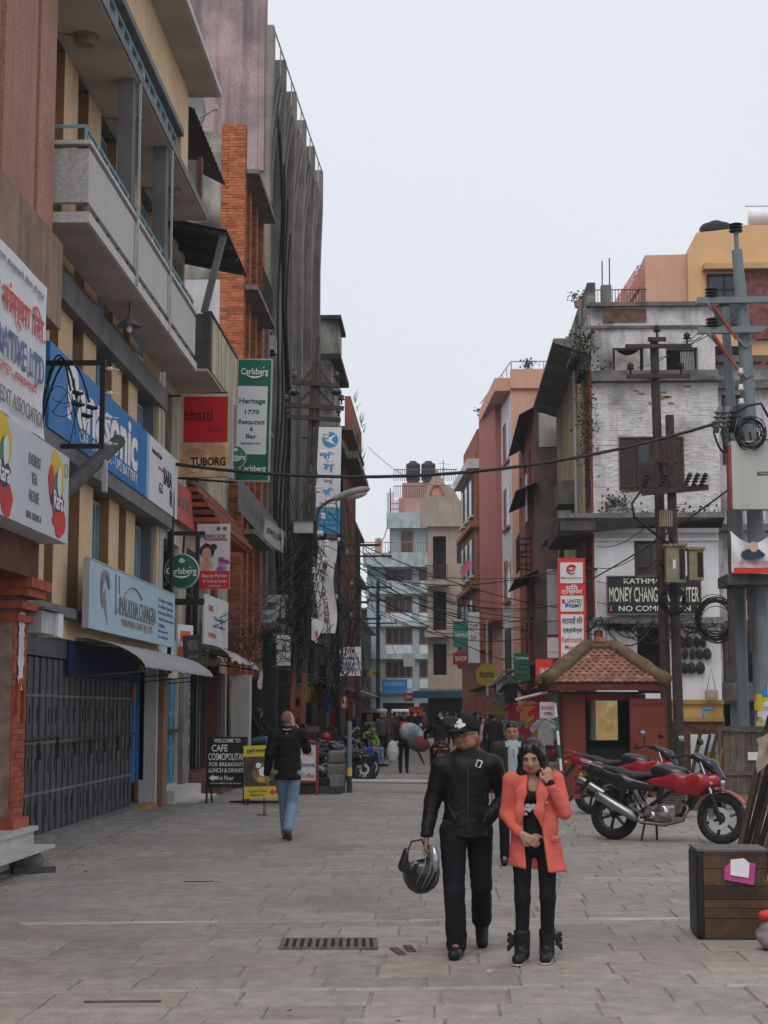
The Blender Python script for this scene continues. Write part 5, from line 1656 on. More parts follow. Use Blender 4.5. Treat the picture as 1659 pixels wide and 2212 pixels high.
B('plaster_strip', M('cream patched render', (0.46, 0.38, 0.25), 0.9, 0.2, 1.5, patch=0.7, pcol=(0.12, 0.1, 0.08), pscale=0.8), Yb, (9.8, 11.48, -0.06, -0.001, 4.5, 12.5))
rebase(Yb, 5.7)

# ================================================================== red shop house with dark iron canopies
Rb = thing('red_house', 'orange red shop house with dark iron canopies and window cages', 'building', (3.5, 72.5, 0), R(-90))
RED3 = M('orange red paint', (0.34, 0.07, 0.045), 0.85, 0.2, 1.5, streak=0.8, dirt=(0.08, 0.03, 0.028), patch=0.5, pcol=(0.12, 0.05, 0.045))
mb = MB()
hol = [(1 + 3.6 * i, 2.6 + 3.6 * i, z, z + 1.7) for i in range(3) for z in (3.6, 6.9, 10.2)] + [(0.6, 5.6, 0.2, 2.6), (6.3, 11.2, 0.2, 2.6)]
wall_holes(mb, 11.9, 0, 13.2, hol, 0.3)
mb.build('wall', RED3, Rb)
mb = MB()
mb.add([(11.9, 0, 0), (11.9, 5, 0), (11.9, 5, 13.2), (11.9, 0, 13.2)], [(0, 1, 2, 3)])
mb.build('side_wall', M('dim patched render', (0.16, 0.11, 0.09), 0.9, 0.3, 1.5, patch=0.8, pcol=(0.05, 0.045, 0.04)), Rb)
B('core', DARK, Rb, (0.0, 11.85, 0.31, 5, 0, 13.1))
for h_ in hol:
    if h_[2] > 1:
        window(Rb, h_[0] + 0.02, h_[1] - 0.02, h_[2] + 0.02, h_[3] - 0.02, 0.15, REDST, GLASS, bars=1, fw=0.08)
for k, (z, d) in enumerate(((12.9, 0.55), (10.0, 0.7), (6.7, 0.75), (3.3, 0.9), (2.7, 1.0))):
    corrugated(Rb, 5.5 if k else 2, 12.3, 0.1, z + 0.25, -d, z - 0.1, CORR)
mb = MB()
for (x, z) in ((8.0, 7.3), (8.0, 7.8), (8.0, 8.3)):
    mb.tube([(x, 0, z), (x, -0.5, z), (x + 2.2, -0.5, z), (x + 2.2, 0, z)], 0.035, 5)
for q in range(6):
    mb.cyl((8.0 + q * 0.44, -0.5, 7.1), (8.0 + q * 0.44, -0.5, 8.5), 0.025, n=5)
mb.build('window_cage', BLACK, Rb)
B('white_panel', OFFW, Rb, (11.905, 11.92, 0.2, 1.2, 11.6, 12.9))
B('blue_panel', BLUEB, Rb, (11.0, 11.8, -0.3, -0.25, 8.8, 10.6))
rebase(Rb, 6)

# ================================================================== peach building with rose front
Pb = thing('peach_building', 'tall peach building with rose front and white window strip', 'building', (3.25, 73.4, 0), 0)
mb = MB()
mb.prism([(0, 0, 0), (6, 0, 0), (6, 9, 0), (-0.7, 9, 0)], (0, 0, 16.4))
mb.build('wall', PEACH, Pb)
mb = MB()
mb.prism([(-0.05, -0.15, 16.4), (6, -0.15, 16.4), (6, 0.4, 16.4), (-0.05, 0.4, 16.4)], (0, 0, 0.9))
mb.prism([(-0.75, 0.41, 16.4), (0.3, 0.41, 16.4), (0.3, 9, 16.4), (-1.3, 9, 16.4)], (0, 0, 0.6))
mb.build('roof_parapet', PEACH, Pb)
fr = math.atan2(0.7, 9)
mb = MB()
mb.prism([(-0.62, 4.0, 6.0), (-0.31, 4.0, 6.0), (-0.7, 9.0, 6.0), (-1.3, 9.0, 6.0)], (0, 0, 10.4))
mb.build('rose_bay', PINKP, Pb)
mb = MB()
mb.prism([(-0.03, 0.2, 2.8), (0.0, 0.2, 2.8), (-0.3, 4.0, 2.8), (-0.34, 4.0, 2.8)], (0, 0, 13.4))
mb.build('white_strip', WHC, Pb)
for z in (3.6, 6.8, 10.2, 13.3):
    mb = MB()
    mb.prism([(-0.1, 0.8, z), (-0.05, 0.8, z), (-0.24, 3.2, z), (-0.29, 3.2, z)], (0, 0, 1.9))
    w_ = mb.build('window', GLASS, Pb)
    mb = MB()
    mb.prism([(-0.2, 0.7, z - 0.12), (-0.06, 0.7, z - 0.12), (-0.24, 3.3, z - 0.12), (-0.38, 3.3, z - 0.12)], (0, 0, 0.12))
    mb.build('sill', PINKP, w_)
mb = MB()
mb.tube([(0, 0.1, 17.7), (5.5, 0.1, 17.7)], 0.03, 5).tube([(0, 0.1, 17.7), (-1.2, 8.8, 17.4)], 0.03, 5)
for i in range(8):
    mb.cyl((i * 0.75, 0.1, 17.3), (i * 0.75, 0.1, 17.7), 0.025, n=4).cyl((-0.15 * i, 0.1 + i * 1.24, 17.0), (-0.15 * i, 0.1 + i * 1.24, 17.6), 0.025, n=4)
mb.build('roof_rail', LILAC, Pb)
def potted(name, label, p, h, sc=1.0):
    t = thing(name, label, 'plant', tuple(p), 0)
    mb = MB()
    mb.lathe([(0, 0), (0.14 * sc, 0), (0.19 * sc, 0.28 * sc), (0.15 * sc, 0.28 * sc)], 12)
    mb.build('pot', TERRA, t)
    mb = MB()
    rr = random.Random(int(h * 100))
    for k in range(9):
        a, r_ = rr.uniform(0, 6.28), rr.uniform(0.1, 0.4) * sc
        mb.tube([(0, 0, 0.26 * sc), (r_ * 0.4 * math.cos(a), r_ * 0.4 * math.sin(a), h * 0.6), (r_ * math.cos(a), r_ * math.sin(a), h * rr.uniform(0.7, 1))], [0.015, 0.01, 0.004], 4)
    leaves(mb, 90, lambda: (rr.gauss(0, 0.2 * sc), rr.gauss(0, 0.2 * sc), h * rr.uniform(0.5, 1)), 0.09 * sc, rr)
    mb.build('foliage', IVY, t)
    return t
potted('potted_plant', 'thin shrub in a pot on the peach building parapet', aY(1140, 812, 73.6), 0.75)
potted('potted_plant', 'small potted plant on the roof railing left of the iron stair', aY(1249, 665, 54), 0.5, 0.8)
potted('potted_plant', 'bushy plant on the parapet of the brick building', aY(1049, 917, 84.3), 0.9, 1.3)

# ================================================================== brick building at the bend
Kb = thing('bend_brick_building', 'red brick building with pale cornice at the bend of the lane', 'building', (1.8, 84, 0), 0)
mb = MB()
mb.prism([(0, 0, 0), (4, 0, 0), (4, 9, 0), (-0.65, 9, 0)], (0, 0, 15.2))
mb.build('wall', BRICKF, Kb)
mb = MB()
mb.prism([(0.1, 0.05, 15.2), (4, 0.05, 15.2), (4, 9, 15.2), (-0.5, 9, 15.2)], (0, 0, 1.2))
mb.build('parapet', BRICKF, Kb)
for z, o_ in ((14.3, 0.45), (11.2, 0.3), (8.0, 0.3), (4.8, 0.35)):
    mb = MB()
    mb.prism([(-o_, -0.15, z), (4, -0.15, z), (4, 0.0, z), (0.0, 0.0, z), (-0.65, 9, z), (-0.65 - o_, 9, z)], (0, 0, 0.5 if z > 14 else 0.25))
    mb.build('cornice', OFFW if z > 14 else BRICKF, Kb)
window(Kb, 0.25, 1.2, 12.2, 13.8, -0.03, REDST, GLASSL, bars=1, fw=0.1)
for z in (12.0, 8.8, 5.6):
    for k in range(3):
        y = 1.2 + k * 2.6
        x = -0.65 * y / 9
        mb = MB()
        mb.prism([(x - 0.12, y, z), (x - 0.02, y, z), (x - 0.12, y + 1.3, z), (x - 0.22, y + 1.3, z)], (0, 0, 1.9))
        w_ = mb.build('window', GLASS, Kb)
        mb = MB()
        mb.prism([(x - 0.2, y - 0.1, z - 0.12), (x - 0.02, y - 0.1, z - 0.12), (x - 0.12, y + 1.4, z - 0.12), (x - 0.3, y + 1.4, z - 0.12)], (0, 0, 0.115))
        mb.build('sill', OFFW, w_)
B('grey_bay', CONC, Kb, (0.35, 1.5, -2.2, -0.16, 6.0, 10.6))
B('bay_window', GLASS, Kb, (0.5, 1.35, -2.22, -2.201, 8.4, 9.8))

# ================================================================== tan house closing the lane
Eb = thing('tan_end_house', 'tan rendered house with scrolled gable closing the lane', 'building', (-0.9, 105, 0), 0)
TANR = M('tan pink render', (0.35, 0.285, 0.235), 0.9, 0.12, 1.2, streak=0.5, dirt=(0.22, 0.18, 0.15))
mb = MB()
hol = [(0.35, 1.2, 4.0, 6.0), (0.35, 1.2, 6.9, 9.4), (0.35, 1.2, 10.2, 13.0)] + [(1.9, 2.5, z, z + 1.6) for z in (4.4, 7.6, 11.2)]
wall_holes(mb, 4.5, 2.6, 15.2, hol, 0.5)
mb.build('wall', TANR, Eb)
B('core', DARK, Eb, (0.01, 4.5, 0.51, 7, 0, 15.1))
B('side_wall', TANR, Eb, (-0.01, 0.0, 0.0, 7, 2.6, 15.2))
B('balcony', TANR, Eb, (-0.2, 1.35, -0.9, -0.002, 6.4, 6.85), (-0.2, 1.35, -0.9, -0.002, 9.7, 10.0))
mb = MB()
for i in range(14):
    mb.cyl((-0.15 + i * 0.112, -0.85, 10.0), (-0.15 + i * 0.112, -0.85, 11.0), 0.02, n=4)
mb.cyl((-0.18, -0.85, 11.0), (1.33, -0.85, 11.0), 0.035, n=5)
mb.build('balcony_railing', RUST, Eb)
mb = MB()
mb.prism([(-0.5, -0.3, 13.6), (4.6, -0.3, 13.6), (4.6, -0.3, 15.2), (3, -0.3, 15.5), (2.1, -0.3, 15.3), (1.7, -0.3, 16.1), (1.2, -0.3, 16.3), (0.6, -0.3, 17.4), (0.0, -0.3, 16.2), (-0.2, -0.3, 15.4), (-0.5, -0.3, 15.2)], (0, 0.29, 0))
mb.build('scrolled_gable', TANR, Eb)
mb = MB()
mb.tube([(0.6 + 0.42 * math.cos(a), -0.33, 15.7 + 0.6 * math.sin(a)) for a in [i * math.pi / 8 for i in range(9)]], 0.08, 6)
mb.build('arch_moulding', PINKP, Eb)
B('gable_niche', M('pink plaster', (0.5, 0.25, 0.2), 0.9, 0.15), Eb, (0.3, 0.9, -0.312, -0.301, 15.65, 16.1))
for h_ in hol[3:]:
    window(Eb, h_[0] + 0.01, h_[1] - 0.01, h_[2], h_[3], 0.2, WOOD, GLASS, bars=1, fw=0.08)
B('ground_shop', DARK, Eb, (0, 4.5, 0.1, 0.5, 0, 2.55))
B('shop_canopy', CONC, Eb, (-0.6, 4.5, -1.2, -0.002, 2.56, 3.1))

# ================================================================== pale blue house and the tower behind it
Ub = thing('blue_house', 'pale blue house with brown windows at the far end of the lane', 'building', (-5.75, 125, 0), 0)
BLUEW = M('pale blue wall', (0.29, 0.37, 0.395), 0.85, 0.08, 1, streak=0.35, dirt=(0.2, 0.25, 0.26))
PALEB = M('mouldy pale blue band', (0.36, 0.43, 0.43), 0.9, 0.15, 2, streak=0.7, dirt=(0.12, 0.13, 0.12), sdir=(2, 2, 0.8))
mb = MB()
hol = []
for z in (4.2, 6.75, 9.2, 11.3):
    hol += [(1.4, 3.5, z, z + 1.3), (4.0, 5.2, z, z + 1.3)]
hol += [(1.2, 3.6, 0.2, 2.3), (4.0, 5.4, 0.2, 2.3)]
wall_holes(mb, 5.6, 0, 13.0, hol, 0.3)
mb.build('wall', BLUEW, Ub)
B('core', DARK, Ub, (0.01, 5.6, 0.31, 8, 0, 12.9))
for h_ in hol[:-2]:
    window(Ub, h_[0] + 0.02, h_[1] - 0.02, h_[2], h_[3], 0.12, M('brown window wood', (0.16, 0.055, 0.04), 0.6, 0.2), GLASS, bars=3 if h_[0] < 2 else 1, hb=(), fw=0.13)
for z in (3.0, 5.6, 8.1, 10.6):
    B('pale_panel', M('pale apron', (0.5, 0.54, 0.56), 0.8, 0.1), Ub, (1.45, 3.45, -0.05, -0.002, z + 0.45, z + 1.1), (4.05, 5.15, -0.05, -0.002, z + 0.45, z + 1.1))
    B('floor_band', PALEB, Ub, (-0.2, 5.7, -0.35, -0.051, z + 0.05, z + 0.4))
B('terrace_band', PALEB, Ub, (-0.3, 5.8, -0.9, -0.052, 12.7, 13.8))
B('upper_storey', BLUEW, Ub, (1.8, 5.8, 0.6, 7, 13.0, 16.0))
B('upper_band', PALEB, Ub, (1.5, 5.9, 0.0, 0.59, 15.8, 17.0))
for x in (2.6, 4.6):
    window(Ub, x, x + 0.95, 13.9, 15.6, 0.56, MATS['brown window wood'], GLASS, bars=1, hb=(), fw=0.12)
mb = MB()
for i in range(28):
    mb.cyl((-0.25 + i * 0.21, -0.8, 13.8), (-0.25 + i * 0.21, -0.8, 14.6), 0.02, n=4)
mb.cyl((-0.25, -0.8, 14.6), (5.7, -0.8, 14.6), 0.035, n=5)
for i in range(14):
    mb.cyl((1.55 + i * 0.1, 0.1, 17.0), (1.55 + i * 0.1, 0.1, 18.0 + 0.6 * (i < 6)), 0.025, n=4)
mb.tube([(0.3 + 1.3 * math.sin(a), -0.3, 14.2 + 2.2 * (1 - math.cos(a))) for a in [i * 0.2 for i in range(9)]], 0.04, 5)
mb.build('terrace_railing', M('pink iron', (0.3, 0.14, 0.13), 0.6, 0.2), Ub)
for i in range(2):
    B('shopfront', DARK, Ub, (1.2 + 2.8 * i, 3.5 + 1.9 * i, 0.15, 0.3, 0.2, 2.3))
B('water_pots', MATS['pink plaster'], Ub, (0.6, 1.1, 0.2, 0.8, 13.8, 15.0))
s = thing('blue_shop_board', 'bright blue shop board over the far blue house entrance', 'sign', P(825, 1492, 122), 0)
B('board', PANB, s, (0, 1.9, 0, 0.1, 0, 0.85))
text('ELECTRONICS', s, 0.95, 0.5, 1.5, 0.25, BLUEB, y=-0.01)
B('awning', M('blue awning', (0.06, 0.2, 0.4), 0.7, 0.2), s, (-0.4, 1.9, -0.5, -0.02, -0.25, -0.02))
Tw = thing('pink_tower_house', 'pink plastered tower house with roof railings behind the blue house', 'building', (-3.6, 136, 0), 0)
B('wall', M('pink tower plaster', (0.46, 0.26, 0.22), 0.9, 0.12, 0.8, streak=0.4, dirt=(0.25, 0.16, 0.14)), Tw, (0, 5, 0, 6, 0, 19.6))
B('tower_room', MATS['pink tower plaster'], Tw, (0.3, 3.6, 0.8, 5, 19.6, 21.0))
mb = MB()
for z in (19.6, 21.0):
    for i in range(30):
        mb.cyl((-0.4 + i * 0.18, -0.1, z), (-0.4 + i * 0.18, -0.1, z + 1.0), 0.025, n=4)
    mb.cyl((-0.4, -0.1, z + 1.0), (5, -0.1, z + 1.0), 0.04, n=5)
mb.build('roof_railing', M('brown rail', (0.12, 0.06, 0.06), 0.6, 0.2), Tw)
mb = MB()
for k in range(10):
    mb.box(-0.7, 0.0, -0.4 + 0.02 * k, -0.1, 15.0 + k * 0.45, 15.06 + k * 0.45)
mb.cyl((-0.7, -0.3, 14.5), (-0.7, -0.3, 20.4), 0.05, n=5)
mb.build('spiral_stair', M('brown rail', (0.1, 0.1, 0.1)), Tw)
for k in range(2):
    tk = thing('water_tank', ['left of the two black tanks on the pink tower roof', 'right of the two black tanks on the pink tower roof'][k], 'water tank', (-2.4 + 1.32 * k, 137.5, 21.0), 0, 'tanks on the pink tower')
    mb = MB()
    mb.smooth = True
    mb.lathe([(0, 0.3), (0.6, 0.3), (0.62, 0.6), (0.58, 0.7), (0.62, 0.8), (0.62, 1.2), (0.58, 1.3), (0.62, 1.4), (0.6, 1.7), (0.3, 1.85), (0.3, 1.95), (0, 1.95)], 18)
    mb.build('body', BLACK, tk)
    B('stand', RUST, tk, (-0.5, 0.5, -0.5, 0.5, 0, 0.29))
an = thing('roof_aerial', 'thin television aerial mast on the pink tower roof', 'aerial', (0.2, 137, 19.6), 0)
MB().cyl((0, 0, 0), (0, 0, 3.4), 0.03, n=5).bar((-0.4, 0, 3.1), (0.5, 0, 3.0), 0.03).bar((-0.3, 0, 2.7), (0.3, 0, 2.6), 0.03).build('mast', RUST, an)
# dark backing houses that close the view behind the gap on the left
far_block('far_house', 'dim dark house at the end of the lane left of the blue house', -7.5, 126, 136, 9.5, CONCD, (3.4, 6.2), WOOD, 3, rz=0)
# ================================================================== ticket kiosk with tiled hip roof
Kk = thing('ticket_kiosk', 'small red brown kiosk with tiled hip roof and open door', 'kiosk', (3.3, 34.0, 0), 0)
KRED = M('oxide red paint', (0.16, 0.036, 0.016), 0.6, 0.12, 2, streak=0.25, dirt=(0.16, 0.045, 0.025))
KTRIM = M('dark red trim', (0.13, 0.02, 0.019), 0.6, 0.15, 2)
TILE = M('clay pantile', (0.25, 0.115, 0.073), 0.9, 0.25, 6, 0.2, 40, rnd=0.3, patch=0.6, pcol=(0.11, 0.075, 0.048), pscale=2.5)
MOSS = M('mossy ridge', (0.14, 0.09, 0.055), 0.95, 0.4, 6, 0.6, 30, patch=0.8, pcol=(0.075, 0.07, 0.03), pscale=3)
B('front_panel', KRED, Kk, (-0.82, -0.4, -0.8, -0.74, 0, 2.05))
B('side_wall', KRED, Kk, (-0.82, -0.76, -0.739, 0.8, 0, 2.05), (0.76, 0.82, -0.739, 0.8, 0, 2.05))
B('corner_post', KTRIM, Kk, (-0.86, -0.8, -0.83, -0.77, 0, 2.1))
B('lintel', KTRIM, Kk, (-0.39, 0.82, -0.8, -0.74, 1.92, 2.05))
B('back_wall', BLACK, Kk, (-0.759, 0.759, 0.72, 0.8, 0, 1.1), (-0.759, -0.2, 0.72, 0.8, 1.1, 2.05), (0.42, 0.759, 0.72, 0.8, 1.1, 2.05))
B('counter', DARK, Kk, (-0.39, 0.5, -0.78, -0.5, 0.0, 0.95))
B('floor', CONCD, Kk, (-0.9, 0.9, -0.9, 0.85, 0, 0.06))
B('ceiling', BLACK, Kk, (-0.82, 0.82, -0.8, 0.8, 2.06, 2.1))
dr_ = B('door', KRED, Kk, (0.5, 1.24, -1.02, -0.97, 0.05, 1.96))
dr_.rotation_euler = (0, 0, R(-2))
B('door_panel', KTRIM, dr_, (0.57, 1.17, -1.028, -1.021, 0.12, 0.18), (0.57, 1.17, -1.028, -1.021, 1.82, 1.88), (0.51, 0.54, -1.028, -1.021, 0.06, 1.95), (1.2, 1.23, -1.028, -1.021, 0.06, 1.95))
B('handle', BLACK, dr_, (0.6, 0.63, -1.06, -1.021, 0.95, 1.08))
B('fascia', KTRIM, Kk, (-1.14, 1.14, -1.17, -1.12, 2.13, 2.27), (-1.14, -1.09, -1.119, 1.1, 2.13, 2.27), (1.09, 1.14, -1.119, 1.1, 2.13, 2.27))
B('soffit_board', KTRIM, Kk, (-1.09, 1.09, -1.119, 1.1, 2.15, 2.18))
ap, eh, rd = 3.04, 1.2, 0.26
mb = MB()
mb.add([(-eh, -eh, 2.28), (eh, -eh, 2.28), (eh, eh, 2.28), (-eh, eh, 2.28), (-rd, 0, ap - 0.03), (rd, 0, ap - 0.03)], [(0, 1, 5, 4), (1, 2, 5), (2, 3, 4, 5), (3, 0, 4)])
rf = mb.build('roof', TILE, Kk)
tile_cache = {}
def tile_mesh(w):
    mb = MB()
    mb.smooth = True
    rows = []
    for j in range(2):
        rows.append([(w * (i / 5 - 0.5) * 1.05, -0.065 + 0.15 * j, 0.012 + 0.028 * math.sin(i / 5 * math.pi) - 0.012 * j) for i in range(6)])
    mb.sheet(rows)
    mb.smooth = False
    mb.add([(p[0], p[1], p[2]) for p in rows[0]] + [(p[0], p[1], p[2] - 0.016) for p in rows[0]], [(i, 6 + i, 7 + i, i + 1) for i in range(5)])
    return mb
TW = 0.145
tm = tile_mesh(TW).mesh('roof_tile', TILE)
slope = math.atan2(ap - 2.28, eh)
SL = math.hypot(ap - 2.28, eh)
rr = random.Random(21)
st_ = MB()
for side in range(4):
    n = 11
    for j in range(n):
        s_ = (j + 0.4) / n
        half = eh * (1 - s_) + (rd if side % 2 == 0 else 0.05) * s_
        k = int(half * 2 / TW)
        for i in range(k):
            x = (i - (k - 1) / 2) * TW
            d, z = eh * (1 - s_) + (rd * s_ if side % 2 else 0), 2.285 + (ap - 2.28) * s_
            rz = side * math.pi / 2
            mm = Matrix.Rotation(rz, 4, 'Z') @ Matrix.Translation((x, -d, z)) @ Matrix.Rotation(slope + rr.uniform(-0.03, 0.03), 4, 'X') @ Matrix.Rotation(rr.uniform(-0.05, 0.05), 4, 'Z')
            if side in (0, 3) and side * 150 < 400:
                o = obj('roof_tile', tm, rf)
                o.matrix_local = mm
            else:
                st_.T = mm
                st_.t = rr.uniform(-0.5, 0.5)
                t2 = tile_mesh(TW)
                st_.smooth = True
                st_.add(t2.v, t2.f)
st_.T = None
st_.build('roof_tiles', TILE, rf, kind='stuff')
for (sx, sy) in ((-1, -1), (1, -1), (1, 1), (-1, 1)):
    mb = MB()
    mb.smooth = True
    rr2 = random.Random(sx + 3 * sy)
    pts = [Vector((sx * (eh * (1 - t) + rd * t) * 0.99, sy * eh * (1 - t) * 0.99, 2.31 + (ap - 2.28) * t)) for t in [i / 12 for i in range(13)]]
    mb.tube(pts, [0.15 + rr2.uniform(-0.015, 0.015) for _ in pts], 9)
    mb.build('hip_ridge', MOSS, Kk)
MB().tube([(-rd, 0, ap), (rd, 0, ap)], 0.14, 8).build('top_ridge', MOSS, Kk)
B('finial_block', TILE, Kk, (-0.12, 0.12, -0.12, 0.12, ap + 0.1, ap + 0.2))
text('२०४६', Kk, 0.0, 2.2, 0.2, 0.06, INKG, y=-1.178)

# ================================================================== money transfer signs
s = thing('money_exchange_sign', 'tall red sign with white panels reading Kathmandu Money Exchange', 'sign', (3.25, 45.3, 3.0), 0)
B('frame', RED2, s, (0, 0.76, 0, 0.14, 0, 2.95))
PW = M('print white sheet', (0.66, 0.65, 0.66), 0.5, 0.03)
for k, (z0, z1) in enumerate(((0.05, 1.38), (1.46, 1.9), (2.25, 2.83))):
    B('panel', PW, s, (0.065, 0.695, -0.007, -0.001, z0, z1))
text('MoneyGram', s, 0.38, 2.39, 0.56, 0.09, INKG, y=-0.012, bold=0.006)
mb = MB()
mb.tube([(0.38 + 0.12 * math.cos(a), -0.01, 2.63 + 0.12 * math.sin(a)) for a in [0.6 + i * 0.5 for i in range(11)]], [0.045 - 0.003 * i for i in range(11)], 6)
mb.tube([(0.3, -0.012, 2.62), (0.38, -0.012, 2.6), (0.47, -0.012, 2.66)], 0.025, 5)
mb.build('emblem', INKR, s)
text('मिन', s, 0.38, 2.13, 0.34, 0.16, INKW, y=-0.008, bold=0.02)
text('ट्रान्सफर', s, 0.38, 1.99, 0.58, 0.14, INKW, y=-0.008, bold=0.02)
text('UNITED', s, 0.46, 1.75, 0.4, 0.1, INK, y=-0.012, bold=0.012)
text('REMIT', s, 0.48, 1.62, 0.36, 0.1, INK, y=-0.012, bold=0.012)
B('emblem', RED2, s, (0.1, 0.19, -0.012, -0.008, 1.68, 1.8))
B('emblem', PANB, s, (0.19, 0.28, -0.012, -0.008, 1.58, 1.69))
text('काठमाडौं मिन', s, 0.38, 1.22, 0.56, 0.2, INK, y=-0.012, bold=0.01)
text('एक्सचेन्ज', s, 0.38, 0.93, 0.54, 0.2, INK, y=-0.012, bold=0.015)
for tt, z, w in (('Kathmandu', 0.68, 0.58), ('Money', 0.45, 0.42), ('Exchange', 0.22, 0.56)):
    text(tt, s, 0.38, z, w, 0.16, INKR, y=-0.012, bold=0.01)
MB().bar((0.7, 0.1, 2.7), (1.15, 0.7, 2.7), 0.05).bar((0.7, 0.1, 0.4), (1.15, 0.7, 0.4), 0.05).build('bracket', BLACK, s)
s = thing('small_transfer_sign', 'small white sign with dark red border left of the tall red sign', 'sign', P(1180, 1424, 48.5), 0)
B('frame', M('crimson frame', (0.3, 0.02, 0.06), 0.5, 0.1), s, (0, 0.55, 0, 0.08, 0, 0.68))
B('panel', PW, s, (0.04, 0.51, -0.006, -0.001, 0.04, 0.64))
text('Money Transfer', s, 0.28, 0.2, 0.4, 0.08, INKG, y=-0.01)
B('emblem', RED2, s, (0.38, 0.46, -0.01, -0.007, 0.38, 0.46))
MB().bar((0.5, 0.04, 0.5), (0.8, 0.3, 0.5), 0.04).build('bracket', BLACK, s)

# ================================================================== lattice pole on the left with its load
Lp = thing('lattice_pole', 'leaning slotted concrete power pole wrapped in cables on the left', 'utility pole', (-3.45, 38, 0), 0)
top = Vector((0.5, 0, 10.2))
def pl_at(z, dx=0.0, dy=0.0):
    t = z / 10.2
    return top * t + Vector((dx * (1 - 0.55 * t), dy, 0))
PCC = M('pole concrete', (0.065, 0.056, 0.05), 0.9, 0.25, 2, 0.2, 30, streak=0.4)
PCO = M('orange painted leg', (0.2, 0.07, 0.045), 0.8, 0.25, 2, streak=0.4)
for sx in (-1, 1):
    MB().bar(pl_at(2.6, sx * 0.135), pl_at(10.0, sx * 0.135), 0.1, 0.2, up=(0, 1, 0)).build('leg', PCC, Lp)
    MB().bar(pl_at(0, sx * 0.135), pl_at(2.6, sx * 0.135), 0.11, 0.21, up=(0, 1, 0)).build('leg', PCO, Lp)
for k in range(21):
    z = 0.3 + k * 0.46
    MB().bar(pl_at(z, -0.09), pl_at(z, 0.09), 0.14, 0.24).build('rung', PCO if z < 2.6 else PCC, Lp)
MB().bar(pl_at(9.9), pl_at(10.6), 0.09).build('pole_tip', RUST, Lp)
def pin(mb, p, s_=1.0):
    p = Vector(p)
    mb.lathe([(0, 0), (0.02 * s_, 0), (0.02 * s_, 0.1 * s_), (0.09 * s_, 0.12 * s_), (0.05 * s_, 0.16 * s_), (0.08 * s_, 0.19 * s_), (0.04 * s_, 0.24 * s_), (0, 0.26 * s_)], 9, p)
for z, L_, zb in ((9.45, 1.1, 9.95), (8.9, 1.42, 9.4), (8.62, 1.3, None)):
    c = pl_at(z)
    arm = MB().bar(c + Vector((-L_ / 2, -0.12, 0.05)), c + Vector((L_ / 2, -0.12, -0.05)), 0.1).build('crossarm', RUST, Lp)
    if zb:
        MB().bar(c + Vector((-L_ * 0.33, -0.14, 0)), pl_at(zb), 0.06).bar(c + Vector((L_ * 0.33, -0.14, 0)), pl_at(zb), 0.06).build('brace', RUST, Lp)
    for sx in (-0.46, 0.46):
        mb = MB()
        mb.smooth = True
        pin(mb, c + Vector((sx * L_, -0.12, 0.04)), 1.0 if zb else 0.8)
        if zb and z > 9:
            mb.lathe([(0, -0.3), (0.1, -0.26), (0.13, -0.2), (0.1, -0.13), (0, -0.1)], 10, c + Vector((sx * L_, -0.12, 0)))
        mb.build('insulator', MATS['dark glass'], Lp)
for k in range(11):
    z = 4.9 + k * 0.32
    mb = MB()
    mb.smooth = True
    c = pl_at(z, 0.2)
    mb.lathe([(0, 0), (0.065, 0.01), (0.075, 0.06), (0.045, 0.085), (0.075, 0.12), (0.065, 0.16), (0, 0.17)], 9, c + Vector((0.08 + 0.14 * (k % 3 == 1) + 0.25 * (k % 3 == 2), -0.15, 0)), 'x' if k % 2 else 'z')
    mb.build('spool_insulator', PORC, Lp)
B('fuse_box', LILAC, Lp, (0.0, 0.44, -0.42, -0.12, 5.85, 6.12))
B('fuse_box_lid', CONCD, Lp, (-0.04, 0.5, -0.46, -0.1, 6.122, 6.16))
lmp = thing('street_lamp', 'grey cobra head street lamp reaching out from the lattice pole', 'street lamp', (-3.0, 37.8, 6.5), 0)
mb = MB()
mb.smooth = True
mb.tube([(0.05, 0, -1.2), (0.05, 0, -0.4), (0.12, 0, -0.05), (0.35, 0, 0.12), (0.6, 0, 0.2)], 0.035, 8)
mb.build('arm', RUST, lmp)
sd = SDF().cap((0.5, 0, 0.18), (0.72, 0, 0.25), 0.07, 0.1, k=0.05).ell((0.98, 0, 0.33), (0.36, 0.15, 0.11), 0.05, rot=(0, R(-14), 0))
sd.build('head', M('lamp grey', (0.2, 0.185, 0.19), 0.5, 0.1), lmp, h=0.02)
sd = SDF().ell((1.0, 0, 0.26), (0.27, 0.12, 0.09), 0.03, rot=(0, R(-14), 0))
sd.build('lens', M('cloudy lens', (0.4, 0.38, 0.36), 0.3, 0.1), lmp, h=0.02)
s = thing('blue_vertical_sign', 'tall white and blue sign with Devanagari letters behind the lattice pole', 'sign', P(707, 1152, 40), 0)
s.rotation_euler = (0, R(1), 0)
B('board', WHITE, s, (-0.3, 0.3, 0, 0.08, 0, 2.68))
B('blue_panel', M('bright blue panel', (0.02, 0.22, 0.45), 0.5, 0.1), s, (-0.3, 0.3, -0.006, -0.001, 0, 0.65))
SKYL = M('bright blue lettering', (0.04, 0.26, 0.5), 0.5, 0)
for k, ch in enumerate(('रि', 'ग', 'म', 'सि')):
    text(ch, s, 0.0, 1.95 - k * 0.3, 0.28, 0.2, SKYL, y=-0.006, bold=0.025)
mb = MB()
mb.lathe([(0, 0), (0.2, 0), (0.2, 0.004), (0, 0.004)], 20, (0.02, -0.008, 2.36), 'y')
mb.build('emblem', SKYL, s)
mb = MB()
mb.prism([(-0.13, -0.012, 2.36), (0.02, -0.012, 2.42), (0.17, -0.012, 2.5), (0.05, -0.012, 2.36), (0.16, -0.012, 2.22), (0.0, -0.012, 2.3)], (0, 0.003, 0))
